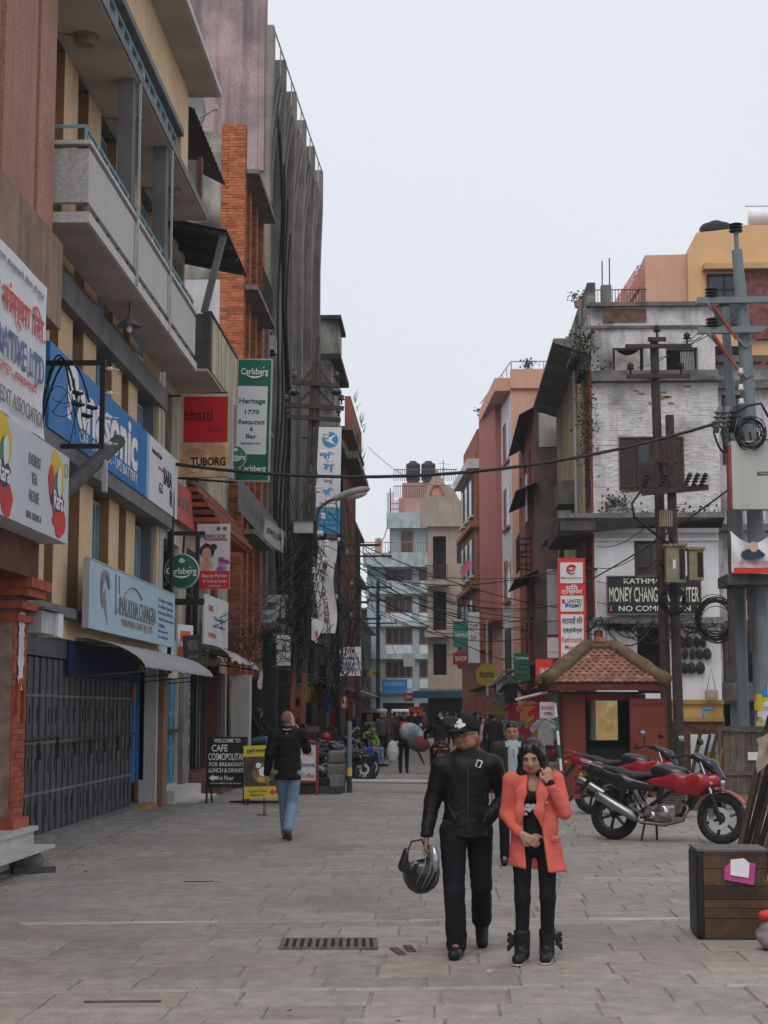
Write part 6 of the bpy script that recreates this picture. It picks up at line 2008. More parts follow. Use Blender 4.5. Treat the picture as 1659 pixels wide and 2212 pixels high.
mb.build('emblem', INKW, s)
for k, tt in enumerate(('बसन्तपुर', 'फोन नम्बर', 'दोस्रो तला', 'काठमाडौं')):
    text(tt, s, 0, 0.55 - k * 0.14, 0.38 + 0.05 * (k % 2), 0.08, BLUEB, y=-0.01)
text('बिउटी ट्रेनिङ', s, 0.0, 0.74, 0.44, 0.08, INKG, y=-0.006)
MB().bar((-0.7, 0.04, 2.4), (-0.3, 0.04, 2.4), 0.04).bar((-0.75, 0.04, 0.3), (-0.3, 0.04, 0.3), 0.04).build('bracket', BLACK, s)
s = thing('arcade_banner', 'narrow white hanging banner lettered JIVA ARCADE in dark red', 'banner', P(702, 1368, 41.5), 0)
mb = MB()
mb.smooth = True
mb.sheet([[(-0.24 + 0.5 * i / 6 + 0.05 * math.sin(j * 0.6), 0.02 * math.sin(i + j * 0.7), 2.4 * j / 14) for j in range(15)] for i in range(7)])
mb.build('cloth', WHITE, s)
for k, ch in enumerate('JIVAARCADE'):
    z = 1.9 - k * 0.165 - (0.08 if k > 3 else 0)
    text(ch, s, 0.0 + 0.05 * math.sin(z / 2.4 * 14 * 0.6), z, 0.12, 0.12, M('maroon lettering', (0.2, 0.02, 0.03), 0.5, 0), y=-0.035, bold=0.02)
MB().bar((-0.3, 0.01, 2.42), (0.3, 0.01, 2.42), 0.04).build('rod', BLACK, s)

def curve_tangle(name, label, c, ext, n, r, seed, cat='cables', loops=True):
    rr = random.Random(seed)
    mb = MB()
    c = Vector(c)
    for k in range(n):
        p0 = c + Vector((rr.gauss(0, ext[0]), rr.gauss(0, ext[1]), rr.uniform(-ext[2], ext[2])))
        if loops and k % 4 == 1:
            R_ = rr.uniform(0.1, 0.4)
            pts = [p0 + Vector((R_ * math.cos(a), 0.1 * math.sin(2 * a + k), R_ * 1.1 * math.sin(a))) for a in [rr.uniform(0, 1) + i * 0.55 for i in range(11)]]
        else:
            p1 = p0 + Vector((rr.gauss(0, ext[0] * 0.9), rr.gauss(0, ext[1]), rr.uniform(-ext[2], ext[2]) * 1.2))
            pts = arc3(p0, p1, -rr.uniform(0.05, 0.6), 7)
        mb.tube(pts, r * rr.uniform(0.6, 1.5), 4, cap=False)
    o = mb.build(name, CABLE, None, kind='stuff')
    return tag(o, label, cat)
curve_tangle('cable_tangle', 'dense tangle of black cables round the lattice pole', (-3.3, 37.9, 4.7), (0.22, 0.1, 1.2), 260, 0.007, 5)
curve_tangle('cable_tangle', 'low tangle of cables hung over the restaurant front', (-4.3, 36.5, 3.35), (0.6, 0.5, 0.3), 90, 0.008, 6)
curve_tangle('cable_tangle', 'cable mess under the arcade banner farther down the left side', (-2.9, 44, 3.4), (0.3, 0.4, 1.0), 120, 0.009, 7)
curve_tangle('cable_tangle', 'dark cable strands along the ledge of the white brick house', (5.9, 45.6, 4.15), (0.9, 0.1, 0.12), 40, 0.014, 8, loops=False)

def simple_pole(name, label, p, h, r, m, arms=(), cat='utility pole', group=None, lean=0.0):
    t = thing(name, label, cat, p, 0, group)
    MB().tube([(0, 0, 0), (lean * h, 0, h)], [r, r * 0.75], 10).build('shaft', m, t)
    for (z, L_, off) in arms:
        MB().bar((lean * z - L_ / 2 + off, -r - 0.04, z), (lean * z + L_ / 2 + off, -r - 0.04, z), 0.07).build('crossarm', RUST, t)
        for sx in (-0.46, 0.46):
            mb = MB()
            mb.smooth = True
            pin(mb, (lean * z + sx * L_ + off, -r - 0.04, z + 0.03), 0.8)
            mb.build('insulator', PORC, t)
    return t
simple_pole('utility_pole', 'dark pole with one arm past the arcade banner', (-2.95, 48, 0), 8.0, 0.11, CONCD, ((6.6, 1.3, 0.5), (4.9, 1.0, 0.3)))
simple_pole('utility_pole', 'slim dark pole beside the far plaster building', (-3.2, 62, 0), 8.6, 0.11, CONCD, ((7.6, 1.8, 0.4), (6.4, 1.6, 0.5), (5.2, 1.2, 0.3)))
simple_pole('utility_pole', 'farthest dark pole before the blue house', (-3.3, 84, 0), 8.4, 0.12, CONCD, ((7.4, 2.0, 0.4), (6.2, 1.6, 0.2)))
simple_pole('utility_pole', 'pale thin pole on the right of the lane near the yellow disc', (1.95, 70, 0), 5.6, 0.07, LILAC)

# ================================================================== steel poles, transformer and cable coils on the right
PA = thing('steel_pole', 'taller of the dark rusty steel poles, carrying two crossarms', 'utility pole', (5.05, 36.8, 0), 0)
MB().tube([(0, 0, 0), (-0.13, 0, 10.2)], [0.13, 0.1], 10).build('shaft', RUST, PA)
for z, x0, x1 in ((10.02, -0.76, 0.7), (9.32, -0.74, 0.65), (10.18, -0.24, 0.12)):
    MB().bar((x0 - 0.05, -0.16, z), (x1, -0.16, z), 0.09).build('crossarm', RUST, PA)
for x, z in ((0.6, 10.06), (-0.7, 9.36), (0.45, 9.36), (-0.08, 10.24)):
    mb = MB()
    mb.smooth = True
    pin(mb, (x, -0.16, z), 1.1)
    mb.build('insulator', BLACK, PA)
PB = thing('steel_pole', 'shorter dark rusty steel pole standing against the taller one', 'utility pole', (5.27, 36.6, 0), 0)
MB().tube([(0, 0, 0), (-0.06, 0, 8.4)], [0.12, 0.1], 10).build('shaft', RUST, PB)
B('clamp', RUST, PB, (-0.35, 0.1, -0.06, 0.3, 5.0, 5.08), (-0.35, 0.1, -0.06, 0.3, 7.3, 7.38))
MB().bar((-0.75, -0.15, 6.6), (0.75, -0.15, 6.72), 0.12).build('crossarm', RUST, PB)
for k, x in enumerate((-0.7, -0.3, 0.25, 0.42, 0.6)):
    mb = MB()
    mb.smooth = True
    for q in range(4):
        mb.lathe([(0.04, 0), (0.08, 0.02), (0.04, 0.05), (0.04, 0.08)], 8, (x + 0.03 * q, -0.2, 6.75 + 0.07 * q))
    mb.build('insulator', BLACK, PB)
tr = thing('pole_transformer', 'small mustard grey transformer boxes strapped to the steel poles', 'transformer', (5.0, 36.2, 4.55), 0)
TRM = M('mustard grey enamel', (0.28, 0.25, 0.15), 0.6, 0.25, 4, patch=0.5, pcol=(0.12, 0.1, 0.07), pscale=3)
for k, (x0, x1, z0, z1) in enumerate(((0.0, 0.42, 0.0, 0.8), (0.5, 0.82, 0.05, 0.72))):
    B('tank', TRM, tr, (x0, x1, -0.12, 0.2, z0, z1))
    B('lid', TRM, tr, (x0 - 0.04, x1 + 0.04, -0.16, 0.22, z1 + 0.001, z1 + 0.06))
    B('dark_face', BLACK, tr, (x1 - 0.14, x1 - 0.02, -0.126, -0.121, z0 + 0.06, z1 - 0.06))
B('number_plate', WHITE2, tr, (0.14, 0.2, -0.128, -0.121, 0.3, 0.5))
B('striped_bushing', TRM, tr, (-0.12, 0.15, -0.14, 0.1, 1.25, 1.6))
for q in range(5):
    B('stripe', BLACK, tr, (-0.1 + q * 0.05, -0.085 + q * 0.05, -0.146, -0.141, 1.27, 1.58))
mb = MB()
mb.smooth = True
mb.tube([(-0.5, -0.15, 2.1), (-0.75, -0.2, 1.75), (-0.7, -0.2, 1.45), (-0.35, -0.2, 1.15), (0.05, -0.15, 0.85)], 0.03, 6)
mb.tube([(-0.5, -0.15, 2.1), (-0.3, -0.1, 2.4), (-0.25, -0.1, 2.9)], 0.03, 6)
mb.tube([(0.0, -0.15, 1.25), (0.15, -0.15, 0.85)], 0.025, 6)
mb.build('leads', CABLE, tr)
def coil(name, label, c, R_, n, seed):
    rr = random.Random(seed)
    mb = MB()
    for k in range(n):
        q, dy = R_ * rr.uniform(0.8, 1.12), rr.uniform(-0.06, 0.06)
        ox, oz = rr.gauss(0, 0.03), rr.gauss(0, 0.04)
        mb.tube([(ox + q * math.cos(a), dy + 0.05 * math.sin(3 * a + k), oz + q * 1.08 * math.sin(a)) for a in [i * 2 * math.pi / 16 for i in range(17)]], 0.009, 4, cap=False)
    o = mb.build('coil', CABLE, None)
    t = thing(name, label, 'cable coil', c, 0)
    o.parent = t
    MB().bar((0, 0.02, R_), (0, 0.25, R_ + 0.02), 0.03).build('hook', RUST, t)
    return t
coil('cable_coil', 'coil of black cable on the steel poles below the transformer', (5.15, 36.1, 4.15), 0.27, 18, 1)
coil('cable_coil', 'wide loose coil of black cable hanging left of the twin poles', (6.1, 36.2, 3.75), 0.4, 22, 2)
coil('cable_coil', 'coil of black cable above the pale switch box', (6.42, 33.4, 7.45), 0.27, 16, 3)

P3C = M('blue grey steel pole', (0.16, 0.19, 0.21), 0.55, 0.1, 2, streak=0.3, dirt=(0.18, 0.19, 0.2))
REDIN = M('brick red fitting', (0.28, 0.045, 0.03), 0.5, 0.15)
Tp = thing('twin_pole', 'tall blue grey twin steel poles with arms and red fittings', 'utility pole', (6.6, 34, 0), 0)
MB().tube([(0.05, 0, 0), (0.0, 0, 5), (-0.14, 0, 9.6), (-0.25, 0, 11.5)], [0.19, 0.175, 0.14, 0.11], 14).build('shaft', P3C, Tp)
MB().tube([(-0.28, 0.5, 0), (-0.3, 0.5, 6), (-0.45, 0.5, 10.4)], [0.13, 0.12, 0.09], 12).build('shaft', P3C, Tp)
MB().cyl((-0.25, 0, 11.5), (-0.26, 0, 11.9), 0.05).build('pole_tip', P3C, Tp)
for p, sc_ in (((-0.26, 0, 11.9), 1.7), ((-0.46, 0.5, 10.4), 1.5)):
    mb = MB()
    mb.smooth = True
    for q in range(3):
        mb.lathe([(0, 0), (0.08 * sc_, 0.01), (0.09 * sc_, 0.03), (0.04 * sc_, 0.06)], 10, (p[0], p[1], p[2] + 0.07 * q))
    mb.build('insulator', BLACK, Tp)
for z in (10.35, 9.7):
    MB().bar((-1.15, -0.2, z), (1.2, -0.2, z + 0.02), 0.13).build('crossarm', P3C, Tp)
    for sx, x0 in ((-1, -0.95), (1, 1.0)):
        MB().bar((x0, -0.24, z - 0.05), (-0.15, -0.15, z - 1.0), 0.05).build('brace', P3C, Tp)
        MB().bar((x0 + 0.1 * -sx, -0.3, z - 0.1), (-0.15 + 0.2 * sx, -0.26, z - 0.85), 0.05).build('red_arm', REDIN, Tp)
        mb = MB()
        mb.smooth = True
        for q in range(3):
            mb.lathe([(0, 0), (0.13, 0.01), (0.14, 0.03), (0.06, 0.06)], 10, (x0 - 0.1 * sx, -0.2, z + 0.08 + 0.07 * q))
        mb.build('insulator', BLACK, Tp)
for k in range(5):
    mb = MB()
    mb.smooth = True
    x = -0.85 + 0.16 * k + (0.7 if k > 2 else 0)
    mb.cyl((x, -0.3, 7.5), (x + 0.12 * (1 if k < 3 else 0), -0.3, 8.05), 0.06, n=8)
    for q in range(4):
        mb.lathe([(0.06, 0), (0.1, 0.02), (0.06, 0.05)], 8, (x + 0.02 * q, -0.3, 7.6 + 0.1 * q))
    mb.build('cutout_fuse', GREYP if k < 2 else BLACK, Tp)
mb = MB()
mb.smooth = True
for k in range(8):
    mb.tube(arc3((-0.9 + 0.15 * k, -0.35, 7.5), (-0.5 + 0.12 * k, -0.3, 7.35), -0.35 - 0.05 * k, 8), 0.025, 5)
mb.tube([(-0.5, -0.3, 7.85), (-0.2, -0.35, 8.05), (0.1, -0.35, 8.1), (0.25, -0.35, 7.8)], 0.03, 5)
mb.build('jumper_cables', CABLE, Tp)
for k, z in enumerate((8.75, 8.4, 8.1)):
    mb = MB()
    mb.smooth = True
    mb.lathe([(0, 0), (0.06, 0.01), (0.07, 0.06), (0.04, 0.08), (0.06, 0.13), (0, 0.15)], 9, (-0.28, -0.2, z))
    mb.build('spool_insulator', PORC, Tp)
B('switch_box', M('pale enamel box', (0.46, 0.45, 0.42), 0.5, 0.06, 1, streak=0.2, dirt=(0.35, 0.33, 0.3)), Tp, (-0.58, 1.0, -0.55, -0.25, 5.85, 7.28))
B('box_edge', REDIN, Tp, (-0.64, -0.585, -0.54, -0.26, 5.87, 7.2))
B('box_label', CONCD, Tp, (-0.06, 0.27, -0.556, -0.551, 6.55, 6.63))
text('विद्युत', Tp, 0.1, 6.59, 0.26, 0.05, OFFW, y=-0.558)
B('platform', CONCD, Tp, (-0.75, 1.3, -0.7, 0.5, 4.28, 4.5), (-0.7, -0.58, -0.6, -0.5, 4.5, 5.84), (0.85, 0.97, -0.6, -0.5, 4.5, 5.84))
B('hanger', RUST, Tp, (-0.72, -0.6, -0.5, -0.4, 2.6, 4.279), (-0.3, -0.18, -0.45, -0.35, 2.9, 4.279))
rr = random.Random(31)
mb = MB()
PCOLS = [M('bill yellow', (0.55, 0.42, 0.04), 0.7, 0.1), M('bill blue', (0.02, 0.2, 0.5), 0.7, 0.1), M('bill white', (0.55, 0.55, 0.57), 0.7, 0.1), M('bill grey', (0.35, 0.34, 0.33), 0.7, 0.2)]
for k in range(34):
    a0, z0 = rr.uniform(-2.9, -0.3), rr.uniform(1.2, 2.05)
    w, h = rr.uniform(0.5, 1.1), rr.uniform(0.1, 0.3)
    r_ = 0.19 + 0.0015 * (k + 1) * 0.6
    mb.cur = rr.choice((0, 0, 1, 2, 2, 3))
    vs = [(0.045 + r_ * math.cos(a0 + w * i / 4), r_ * math.sin(a0 + w * i / 4), z) for z in (z0, z0 + h) for i in range(5)]
    mb.add(vs, [(i, i + 1, 6 + i, 5 + i) for i in range(4)])
mb.build('pasted_bills', PCOLS, Tp)
s = thing('political_banner', 'crumpled white cloth banner with portrait and red strip on twin poles', 'banner', (5.92, 33.2, 4.52), 0)
mb = MB()
mb.smooth = True
rows = []
for i in range(17):
    x = 1.5 * i / 16
    topz = 0.86 - 0.28 * math.sin(min(1, x / 0.85) * math.pi) * 0.9 if x < 0.85 else 0.86 - 0.05 * math.sin(x * 9)
    rows.append([(x + 0.08 * (1 - x) * (j / 7) * 0 , 0.04 * math.sin(x * 11 + j), topz * j / 7 - 0.05 * x) for j in range(8)])
mb.sheet(rows)
mb.build('cloth', WHITE, s)
B('red_strip', RED2, s, (0.03, 1.45, -0.062, -0.058, -0.02, 0.09))
text('नेपाली जनताको घर', s, 0.75, 0.2, 1.2, 0.1, INKR, y=-0.062)
text('स्वागत', s, 1.15, 0.5, 0.5, 0.15, INKB, y=-0.066)
mb = MB()
rr = random.Random(2)
blob(mb, 0.42, 0.36, 0.24, 0.12, -0.062, rr, 12, 0.1)
mb.cur = 1
blob(mb, 0.45, 0.52, 0.09, 0.11, -0.066, rr, 12, 0.05)
mb.build('portrait_print', [M('print navy', (0.03, 0.04, 0.09), 0.5, 0.2), SKINT], s)

# ================================================================== overhead cables
def cable(label, a, b, sag, r=0.014, group=None):
    mb = MB()
    a, b = Vector(a), Vector(b)
    n = 22
    mb.tube([a.lerp(b, i / n) - Vector((0, 0, sag * 4 * (i / n) * (1 - i / n))) for i in range(n + 1)], r, 5)
    mb.v = [(x - a.x, y - a.y, z - a.z) for x, y, z in mb.v]
    o = mb.build('overhead_cable', CABLE)
    o.location = a
    return tag(o, label, 'cable', group)
c1 = aY(358, 1000, 30)
c2 = aY(1545, 915, 33.4)
cable('thick black cable sagging right across the lane under the open sky', c1, c2, 0.62, 0.034)
mb = MB()
mb.smooth = True
mb.tube([Vector((-5.05, 29.9, 2.4)) - c1, Vector((-5.02, 29.9, 4.0)) - c1, Vector((-5.02, 29.9, 5.6)) - c1, Vector((-5.05, 29.95, 6.2)) - c1, Vector((0, 0, 0))], 0.04, 6)
o = mb.build('wall_cable', CABLE)
o.location = c1
tag(o, 'thick black cable climbing the edge of the tan building', 'cable')
rr = random.Random(17)
ends_r = [((3.5, 60, 4.6), 'cream house'), ((3.4, 64, 5.2), 'red house'), ((4.2, 50, 4.4), 'ivy corner'), ((4.3, 46, 4.2), 'tall red sign'), ((4.25, 47, 5.6), 'concrete canopy'), ((3.2, 72, 5.8), 'window cages'), ((2.0, 80, 6.0), 'peach building'), ((3.4, 66, 3.8), 'black awning')]
pole_n = {38: 'lattice pole', 48: 'pole past the arcade banner', 62: 'slim dark pole', 84: 'farthest dark pole'}
ords = ['top', 'second', 'third', 'fourth', 'fifth', 'sixth', 'seventh', 'eighth', 'ninth', 'tenth', 'eleventh', 'lowest']
made = {}
for k in range(22):
    y0 = rr.choice((38, 38, 48, 48, 62, 62, 84))
    zt = {38: 5.6, 48: 6.3, 62: 6.6, 84: 6.6}[y0]
    b, en = ends_r[(k * 3 + y0) % 8]
    n_ = made[(y0, en)] = made.get((y0, en), -1) + 1
    cable('%s thin cable from the %s across to the %s' % (ords[n_], pole_n[y0], en), (-3.1 + rr.uniform(-0.3, 0.4), y0, zt + 0.9 - 0.8 * n_ - rr.uniform(0, 1.2)), (b[0], b[1], b[2] + 0.6 - 0.5 * n_ + rr.uniform(-0.5, 0.1)), rr.uniform(0.15, 0.9), rr.uniform(0.009, 0.017), 'thin cables crossing the lane')
spans = (('lattice pole', 38, 48), ('pole past the arcade banner', 48, 62), ('slim dark pole', 62, 84), ('farthest dark pole', 84, 120))
for k in range(12):
    nm, y0, y1 = spans[k % 4]
    j = k // 4
    cable('%s cable running up the lane from the %s' % (('top', 'middle', 'lowest')[j], nm), (-2.9 + rr.uniform(-0.4, 0.4), y0, 7.9 - 1.1 * j), (-3.1 + rr.uniform(-0.3, 0.4), y1, 7.4 - 0.9 * j), rr.uniform(0.2, 0.6), 0.014, 'cables along the left poles')
for k in range(9):
    cable('%s grey cable rising from the restaurant front to the lattice pole' % (ords + ['lowest'])[8 - k if k else 11], (-4.5 + rr.uniform(-0.4, 0.4), 33 + rr.uniform(-1, 2), 3.1 + 0.07 * k), (-3.2 + rr.uniform(-0.1, 0.1), 37.9, 4.1 + 0.2 * k), rr.uniform(0.05, 0.25), 0.011, 'cables up to the lattice pole')
for k in range(5):
    cable('%s cable from the steel poles to the white house corner' % ('lowest', 'fourth', 'middle', 'second', 'top')[k], (5.05, 36.6, 4.3 + 0.5 * k), (4.35, 45.5, 4.3 + 0.5 * k + rr.uniform(-0.2, 0.2)), 0.3, 0.011, 'cables at the steel poles')
for k in range(4):
    cable('%s of the high wires from the steel pole to the twin poles' % ('lowest', 'third', 'second', 'topmost')[k], (4.5 + 0.35 * k, 36.6, 9.5 + 0.2 * k), (5.6 + 0.3 * k, 33.8, 9.8 + 0.12 * k), 0.15, 0.008, 'high wires on the right')
cable('slanting cable from the red sign up to the switch box', (3.9, 45, 5.2), (6.0, 33.6, 6.3), 0.1, 0.02)
cable('faint high wire strung over the lane far off', (-3.2, 70, 13.2), (2.0, 90, 15.0), 1.2, 0.012)
# ================================================================== people
SKIN = M('warm brown skin', (0.30, 0.155, 0.095), 0.55, 0.06, 20, spec=0.35)
SKIN2 = M('fair brown skin', (0.38, 0.21, 0.14), 0.55, 0.06, 20, spec=0.35)
LIP = M('lips', (0.24, 0.095, 0.07), 0.5, 0.05)
HAIR = M('black hair', (0.008, 0.0075, 0.008), 0.38, 0.3, 40, spec=0.35)
EYEW = M('eye white', (0.32, 0.3, 0.28), 0.3, 0)
LEATH = M('black leather', (0.009, 0.0085, 0.0085), 0.5, 0.25, 8, 0.3, 25, spec=0.2)
PUFF = M('black padded nylon', (0.012, 0.011, 0.011), 0.7, 0.2, 8, 0.2, 20, spec=0.15)
CORAL = M('coral wool', (0.6, 0.125, 0.098), 0.9, 0.06, 6, spec=0.15)
BLKCL = M('black cloth', (0.01, 0.0095, 0.011), 0.8, 0.2, 8, 0.2, 25, spec=0.2)
DENIMD = M('near black denim', (0.011, 0.011, 0.013), 0.85, 0.3, 5, 0.2, 30, patch=0.3, pcol=(0.013, 0.016, 0.03), pscale=3, spec=0.2)
DENIM = M('faded blue denim', (0.17, 0.26, 0.38), 0.85, 0.2, 4, 0.25, 30, patch=0.5, pcol=(0.09, 0.14, 0.23), pscale=4, spec=0.2)
SHOEB = M('black shoe', (0.012, 0.011, 0.011), 0.5, 0.2, 10)
SOLE = M('pale sole', (0.35, 0.32, 0.28), 0.8, 0.1)
V = lambda *a: np.array(a, float)

def hand(sd, w, d, n, curl=0.5, s=1.0, side=1, thumb=0.5):
    """palm, four unequal fingers and a thumb; w wrist, d pointing direction, n palm normal"""
    d = d / np.linalg.norm(d)
    n = n - d * (n @ d)
    n = n / np.linalg.norm(n)
    t = np.cross(d, n) * side            # towards the thumb
    pc = w + d * 0.05 * s
    for q in (-0.024, -0.008, 0.008, 0.024):
        sd.cap(w + d * 0.012 * s + t * q * 0.7 * s, w + d * 0.085 * s + t * q * s, 0.015 * s, 0.013 * s, k=0.012)
    for q, L in ((0.03, 0.068), (0.011, 0.078), (-0.009, 0.072), (-0.028, 0.056)):
        p = w + d * 0.085 * s + t * q * s
        a = curl * 0.9
        d1 = d * math.cos(a) + n * math.sin(a)
        p1 = p + d1 * L * 0.5 * s
        a2 = curl * 1.9
        d2 = d * math.cos(a2) + n * math.sin(a2)
        sd.cap(p, p1, 0.0105 * s, 0.0095 * s, k=0.006)
        sd.cap(p1, p1 + d2 * L * 0.5 * s, 0.0095 * s, 0.008 * s, k=0.005)
    b = w + d * 0.025 * s + t * 0.028 * s
    d1 = d * 0.7 + t * 0.6 + n * 0.3 * thumb
    d1 /= np.linalg.norm(d1)
    sd.cap(b, b + d1 * 0.04 * s, 0.0135 * s, 0.0115 * s, k=0.01)
    d2 = d * 0.9 + n * 0.6 * thumb - t * 0.1
    d2 /= np.linalg.norm(d2)
    sd.cap(b + d1 * 0.04 * s, b + d1 * 0.04 * s + d2 * 0.032 * s, 0.0115 * s, 0.009 * s, k=0.006)

def person(label, loc, rz, H=1.7, pose=None, head=(0, 0), top=BLKCL, legs=DENIMD, shoes=SHOEB, skin=SKIN, hair='short', h=0.02, group=None,
           hem=0.84, bulk=1.0, fold=0.004, hands=True, curl=(0.5, 0.5), palm=None, legr=1.0, quilt=None, cuff=.056, shoe=1.0, ffq=75.0, sit=False, topname='jacket', legname='trousers', hairmat=None, name='person'):
    s = H / 1.7
    J = dict(hipL=V(.09, 0, .9), hipR=V(-.09, 0, .9), kneeL=V(.1, -.02, .49), kneeR=V(-.1, -.02, .49), ankL=V(.1, .02, .09), ankR=V(-.1, .02, .09),
             toeL=V(.12, -.17, .035), toeR=V(-.12, -.17, .035), shL=V(.185, .01, 1.395), shR=V(-.185, .01, 1.395), elL=V(.235, .02, 1.12), elR=V(-.235, .02, 1.12),
             wrL=V(.245, -.05, .87), wrR=V(-.245, -.05, .87), pel=V(0, 0, .95), chest=V(0, 0, 1.27), neck=V(0, 0.01, 1.45))
    J = {k: v * s for k, v in J.items()}
    for k, v in (pose or {}).items():
        J[k] = V(*v)
    P_ = thing(name, label, 'person', loc, rz, group)
    hy, ht = head
    Rm = np.array(Euler((ht, 0, hy)).to_matrix())
    piv = J['neck']
    def Hd(x, y, z):
        return piv + Rm @ (V(x, y, z - 1.45) * s)
    rot = (ht, 0, hy)
    sd = SDF()
    hk = 0.02 * s
    E_ = lambda c, r, k=0.02, sub=False: sd.ell(Hd(*c), tuple(q * s for q in r), k * s, rot=rot, sub=sub)
    E_((0, .012, 1.607), (.077, .094, .095))
    E_((0, -.022, 1.556), (.062, .074, .088), .03)
    E_((0, -.058, 1.494), (.032, .03, .025), .03)
    for q in (-1, 1):
        E_((q * .046, -.03, 1.512), (.026, .045, .03), .03)
        E_((q * .036, -.07, 1.55), (.024, .022, .02), .02)
        E_((q * .077, .012, 1.56), (.012, .022, .032), .008)
        E_((q * .031, -.101, 1.583), (.018, .014, .011), .008, True)
        E_((q * .034, -.09, 1.602), (.026, .012, .008), .012)
    sd.cap(Hd(0, -.092, 1.585), Hd(0, -.112, 1.548), .010 * s, .014 * s, k=.012 * s)
    E_((-.013, -.098, 1.545), (.01, .01, .009), .008)
    E_((.013, -.098, 1.545), (.01, .01, .009), .008)
    E_((0, -.092, 1.52), (.024, .011, .006), .006)
    E_((0, -.09, 1.51), (.02, .011, .006), .006)
    sd.cap(J['chest'] + V(0, .02, .1) * s, Hd(0, .01, 1.51), .06 * s, .05 * s, k=.03 * s)
    # the continuous body under the clothes
    sd.cap(J['chest'], J['pel'], .12 * s, .115 * s, .04 * s, (1, .72, 1))
    for q in 'LR':
        sd.cap(J['chest'] + V(0, 0, .08) * s, J['sh' + q], .06 * s, .045 * s, .04 * s)
        sd.cap(J['sh' + q], J['el' + q], .045 * s, .035 * s, .02 * s)
        sd.cap(J['el' + q], J['wr' + q], .036 * s, .026 * s, .015 * s)
        sd.cap(J['pel'], J['hip' + q], .1 * s, .085 * s, .03 * s)
        sd.cap(J['hip' + q], J['knee' + q], .075 * s, .05 * s, .02 * s)
        sd.cap(J['knee' + q], J['ank' + q], .05 * s, .035 * s, .02 * s)
        sd.cap(J['ank' + q], J['toe' + q], .03 * s, .022 * s, .02 * s)
        if hands:
            d = J['wr' + q] - J['el' + q]
            d = d / np.linalg.norm(d)
            if palm and q in palm:
                d, nn = V(*palm[q][0]), V(*palm[q][1])
            else:
                nn = V(-1 if q == 'L' else 1, 0.15, 0)
            hand(sd, J['wr' + q] + d * .01, d, nn, curl[0 if q == 'R' else 1], s, 1 if q == 'L' else -1)
    lipc = Hd(0, -.104, 1.515)
    def rule(c):
        e = (c - lipc) @ Rm / s
        return ((np.abs(e[:, 0]) < .02) & (np.abs(e[:, 2]) < .0085 - .15 * np.abs(e[:, 0])) & (e[:, 1] < .03)).astype(int)
    sd.build('body', [skin, LIP], P_, h=min(h, 0.014) if h < 0.018 else h, rule=rule)
    if h < 0.022:
        for q in (-1, 1):
            mb = MB()
            mb.smooth = True
            mb.lathe([(0, -.009), (.005, -.0065), (.0075, -.002), (.0085, .002), (0, .006)], 10, (0, 0, 0), 'y')
            mb.v = [tuple(Hd(q * .031, -.089, 1.583) + Rm @ (V(x * 1.4, y, z * .5) * s)) for x, y, z in mb.v]
            e = mb.build('eye', EYEW, P_)
            mb = MB()
            mb.lathe([(0, -.0105), (.0045, -.0095), (.005, -.006)], 8, (0, 0, 0), 'y')
            mb.v = [tuple(Hd(q * .031, -.089, 1.583) + Rm @ (V(x, y, z * .9) * s)) for x, y, z in mb.v]
            mb.build('iris', INK, e)
            mb = MB()
            mb.tube([Hd(q * .014, -.106, 1.600), Hd(q * .032, -.106, 1.607), Hd(q * .05, -.092, 1.600)], [.003 * s, .0045 * s, .002 * s], 5)
            mb.build('eyebrow', HAIR, P_)
    # hair
    hm = hairmat or HAIR
    sd = SDF()
    if hair == 'short':
        sd.ell(Hd(0, .018, 1.617), (.084 * s, .1 * s, .098 * s), .02, rot=rot)
        hc = [lambda X, Y, Z: None]
        c0 = Hd(0, -.13, 1.555)
        fwd, up = Rm @ V(0, 1, 0), Rm @ V(0, 0, 1)
        def cutf(X, Y, Z):
            a = (X - c0[0]) * fwd[0] + (Y - c0[1]) * fwd[1] + (Z - c0[2]) * fwd[2]
            b = (X - c0[0]) * up[0] + (Y - c0[1]) * up[1] + (Z - c0[2]) * up[2]
            return np.minimum(.105 * s - a, .075 * s - b) + np.maximum(0, -b - .02 * s) * 2
        sd.build('hair', hm, P_, h=min(h, .012), cut=[cutf], fold=.001, ffreq=120)
    elif hair == 'stubble':
        sd.ell(Hd(0, .014, 1.609), (.0795 * s, .0975 * s, .0965 * s), .02, rot=rot)
        c0 = Hd(0, .0, 1.6)
        fwd = Rm @ V(0, 1, 0)
        sd.build('hair', M('shaved scalp', (0.17, 0.095, 0.065), 0.7, 0.1, 20), P_, h=min(h, .012), cut=[lambda X, Y, Z: .01 - ((X - c0[0]) * fwd[0] + (Y - c0[1]) * fwd[1] + (Z - c0[2]) * fwd[2])])
    elif hair == 'long':
        sd.ell(Hd(0, .016, 1.613), (.085 * s, .102 * s, .099 * s), .03, rot=rot)
        for q in (-1, 1):
            sd.chain([Hd(q * .05, -.06, 1.67), Hd(q * .078, -.035, 1.59), Hd(q * .084, -.03, 1.47), Hd(q * .085, -.05, 1.34), Hd(q * .08, -.07, 1.22)], [.022 * s, .026 * s, .034 * s, .032 * s, .014 * s], .03)
        sd.chain([Hd(0, .05, 1.62), Hd(0, .06, 1.45), Hd(0, .075, 1.28)], [.088 * s, .085 * s, .05 * s], .04)
        c0 = Hd(0, -.075, 1.55)
        def cutf(X, Y, Z):
            e = np.stack([X - c0[0], Y - c0[1], Z - c0[2]], -1) @ Rm
            ff = np.sqrt((e[..., 0] / (.056 * s)) ** 2 + (e[..., 1] / (.075 * s)) ** 2 + (e[..., 2] / (.085 * s)) ** 2)
            return (1 - ff) * .05
        sd.build('hair', hm, P_, h=min(h, .012), cut=[cutf], fold=.0012, ffreq=90)
        mb = MB()
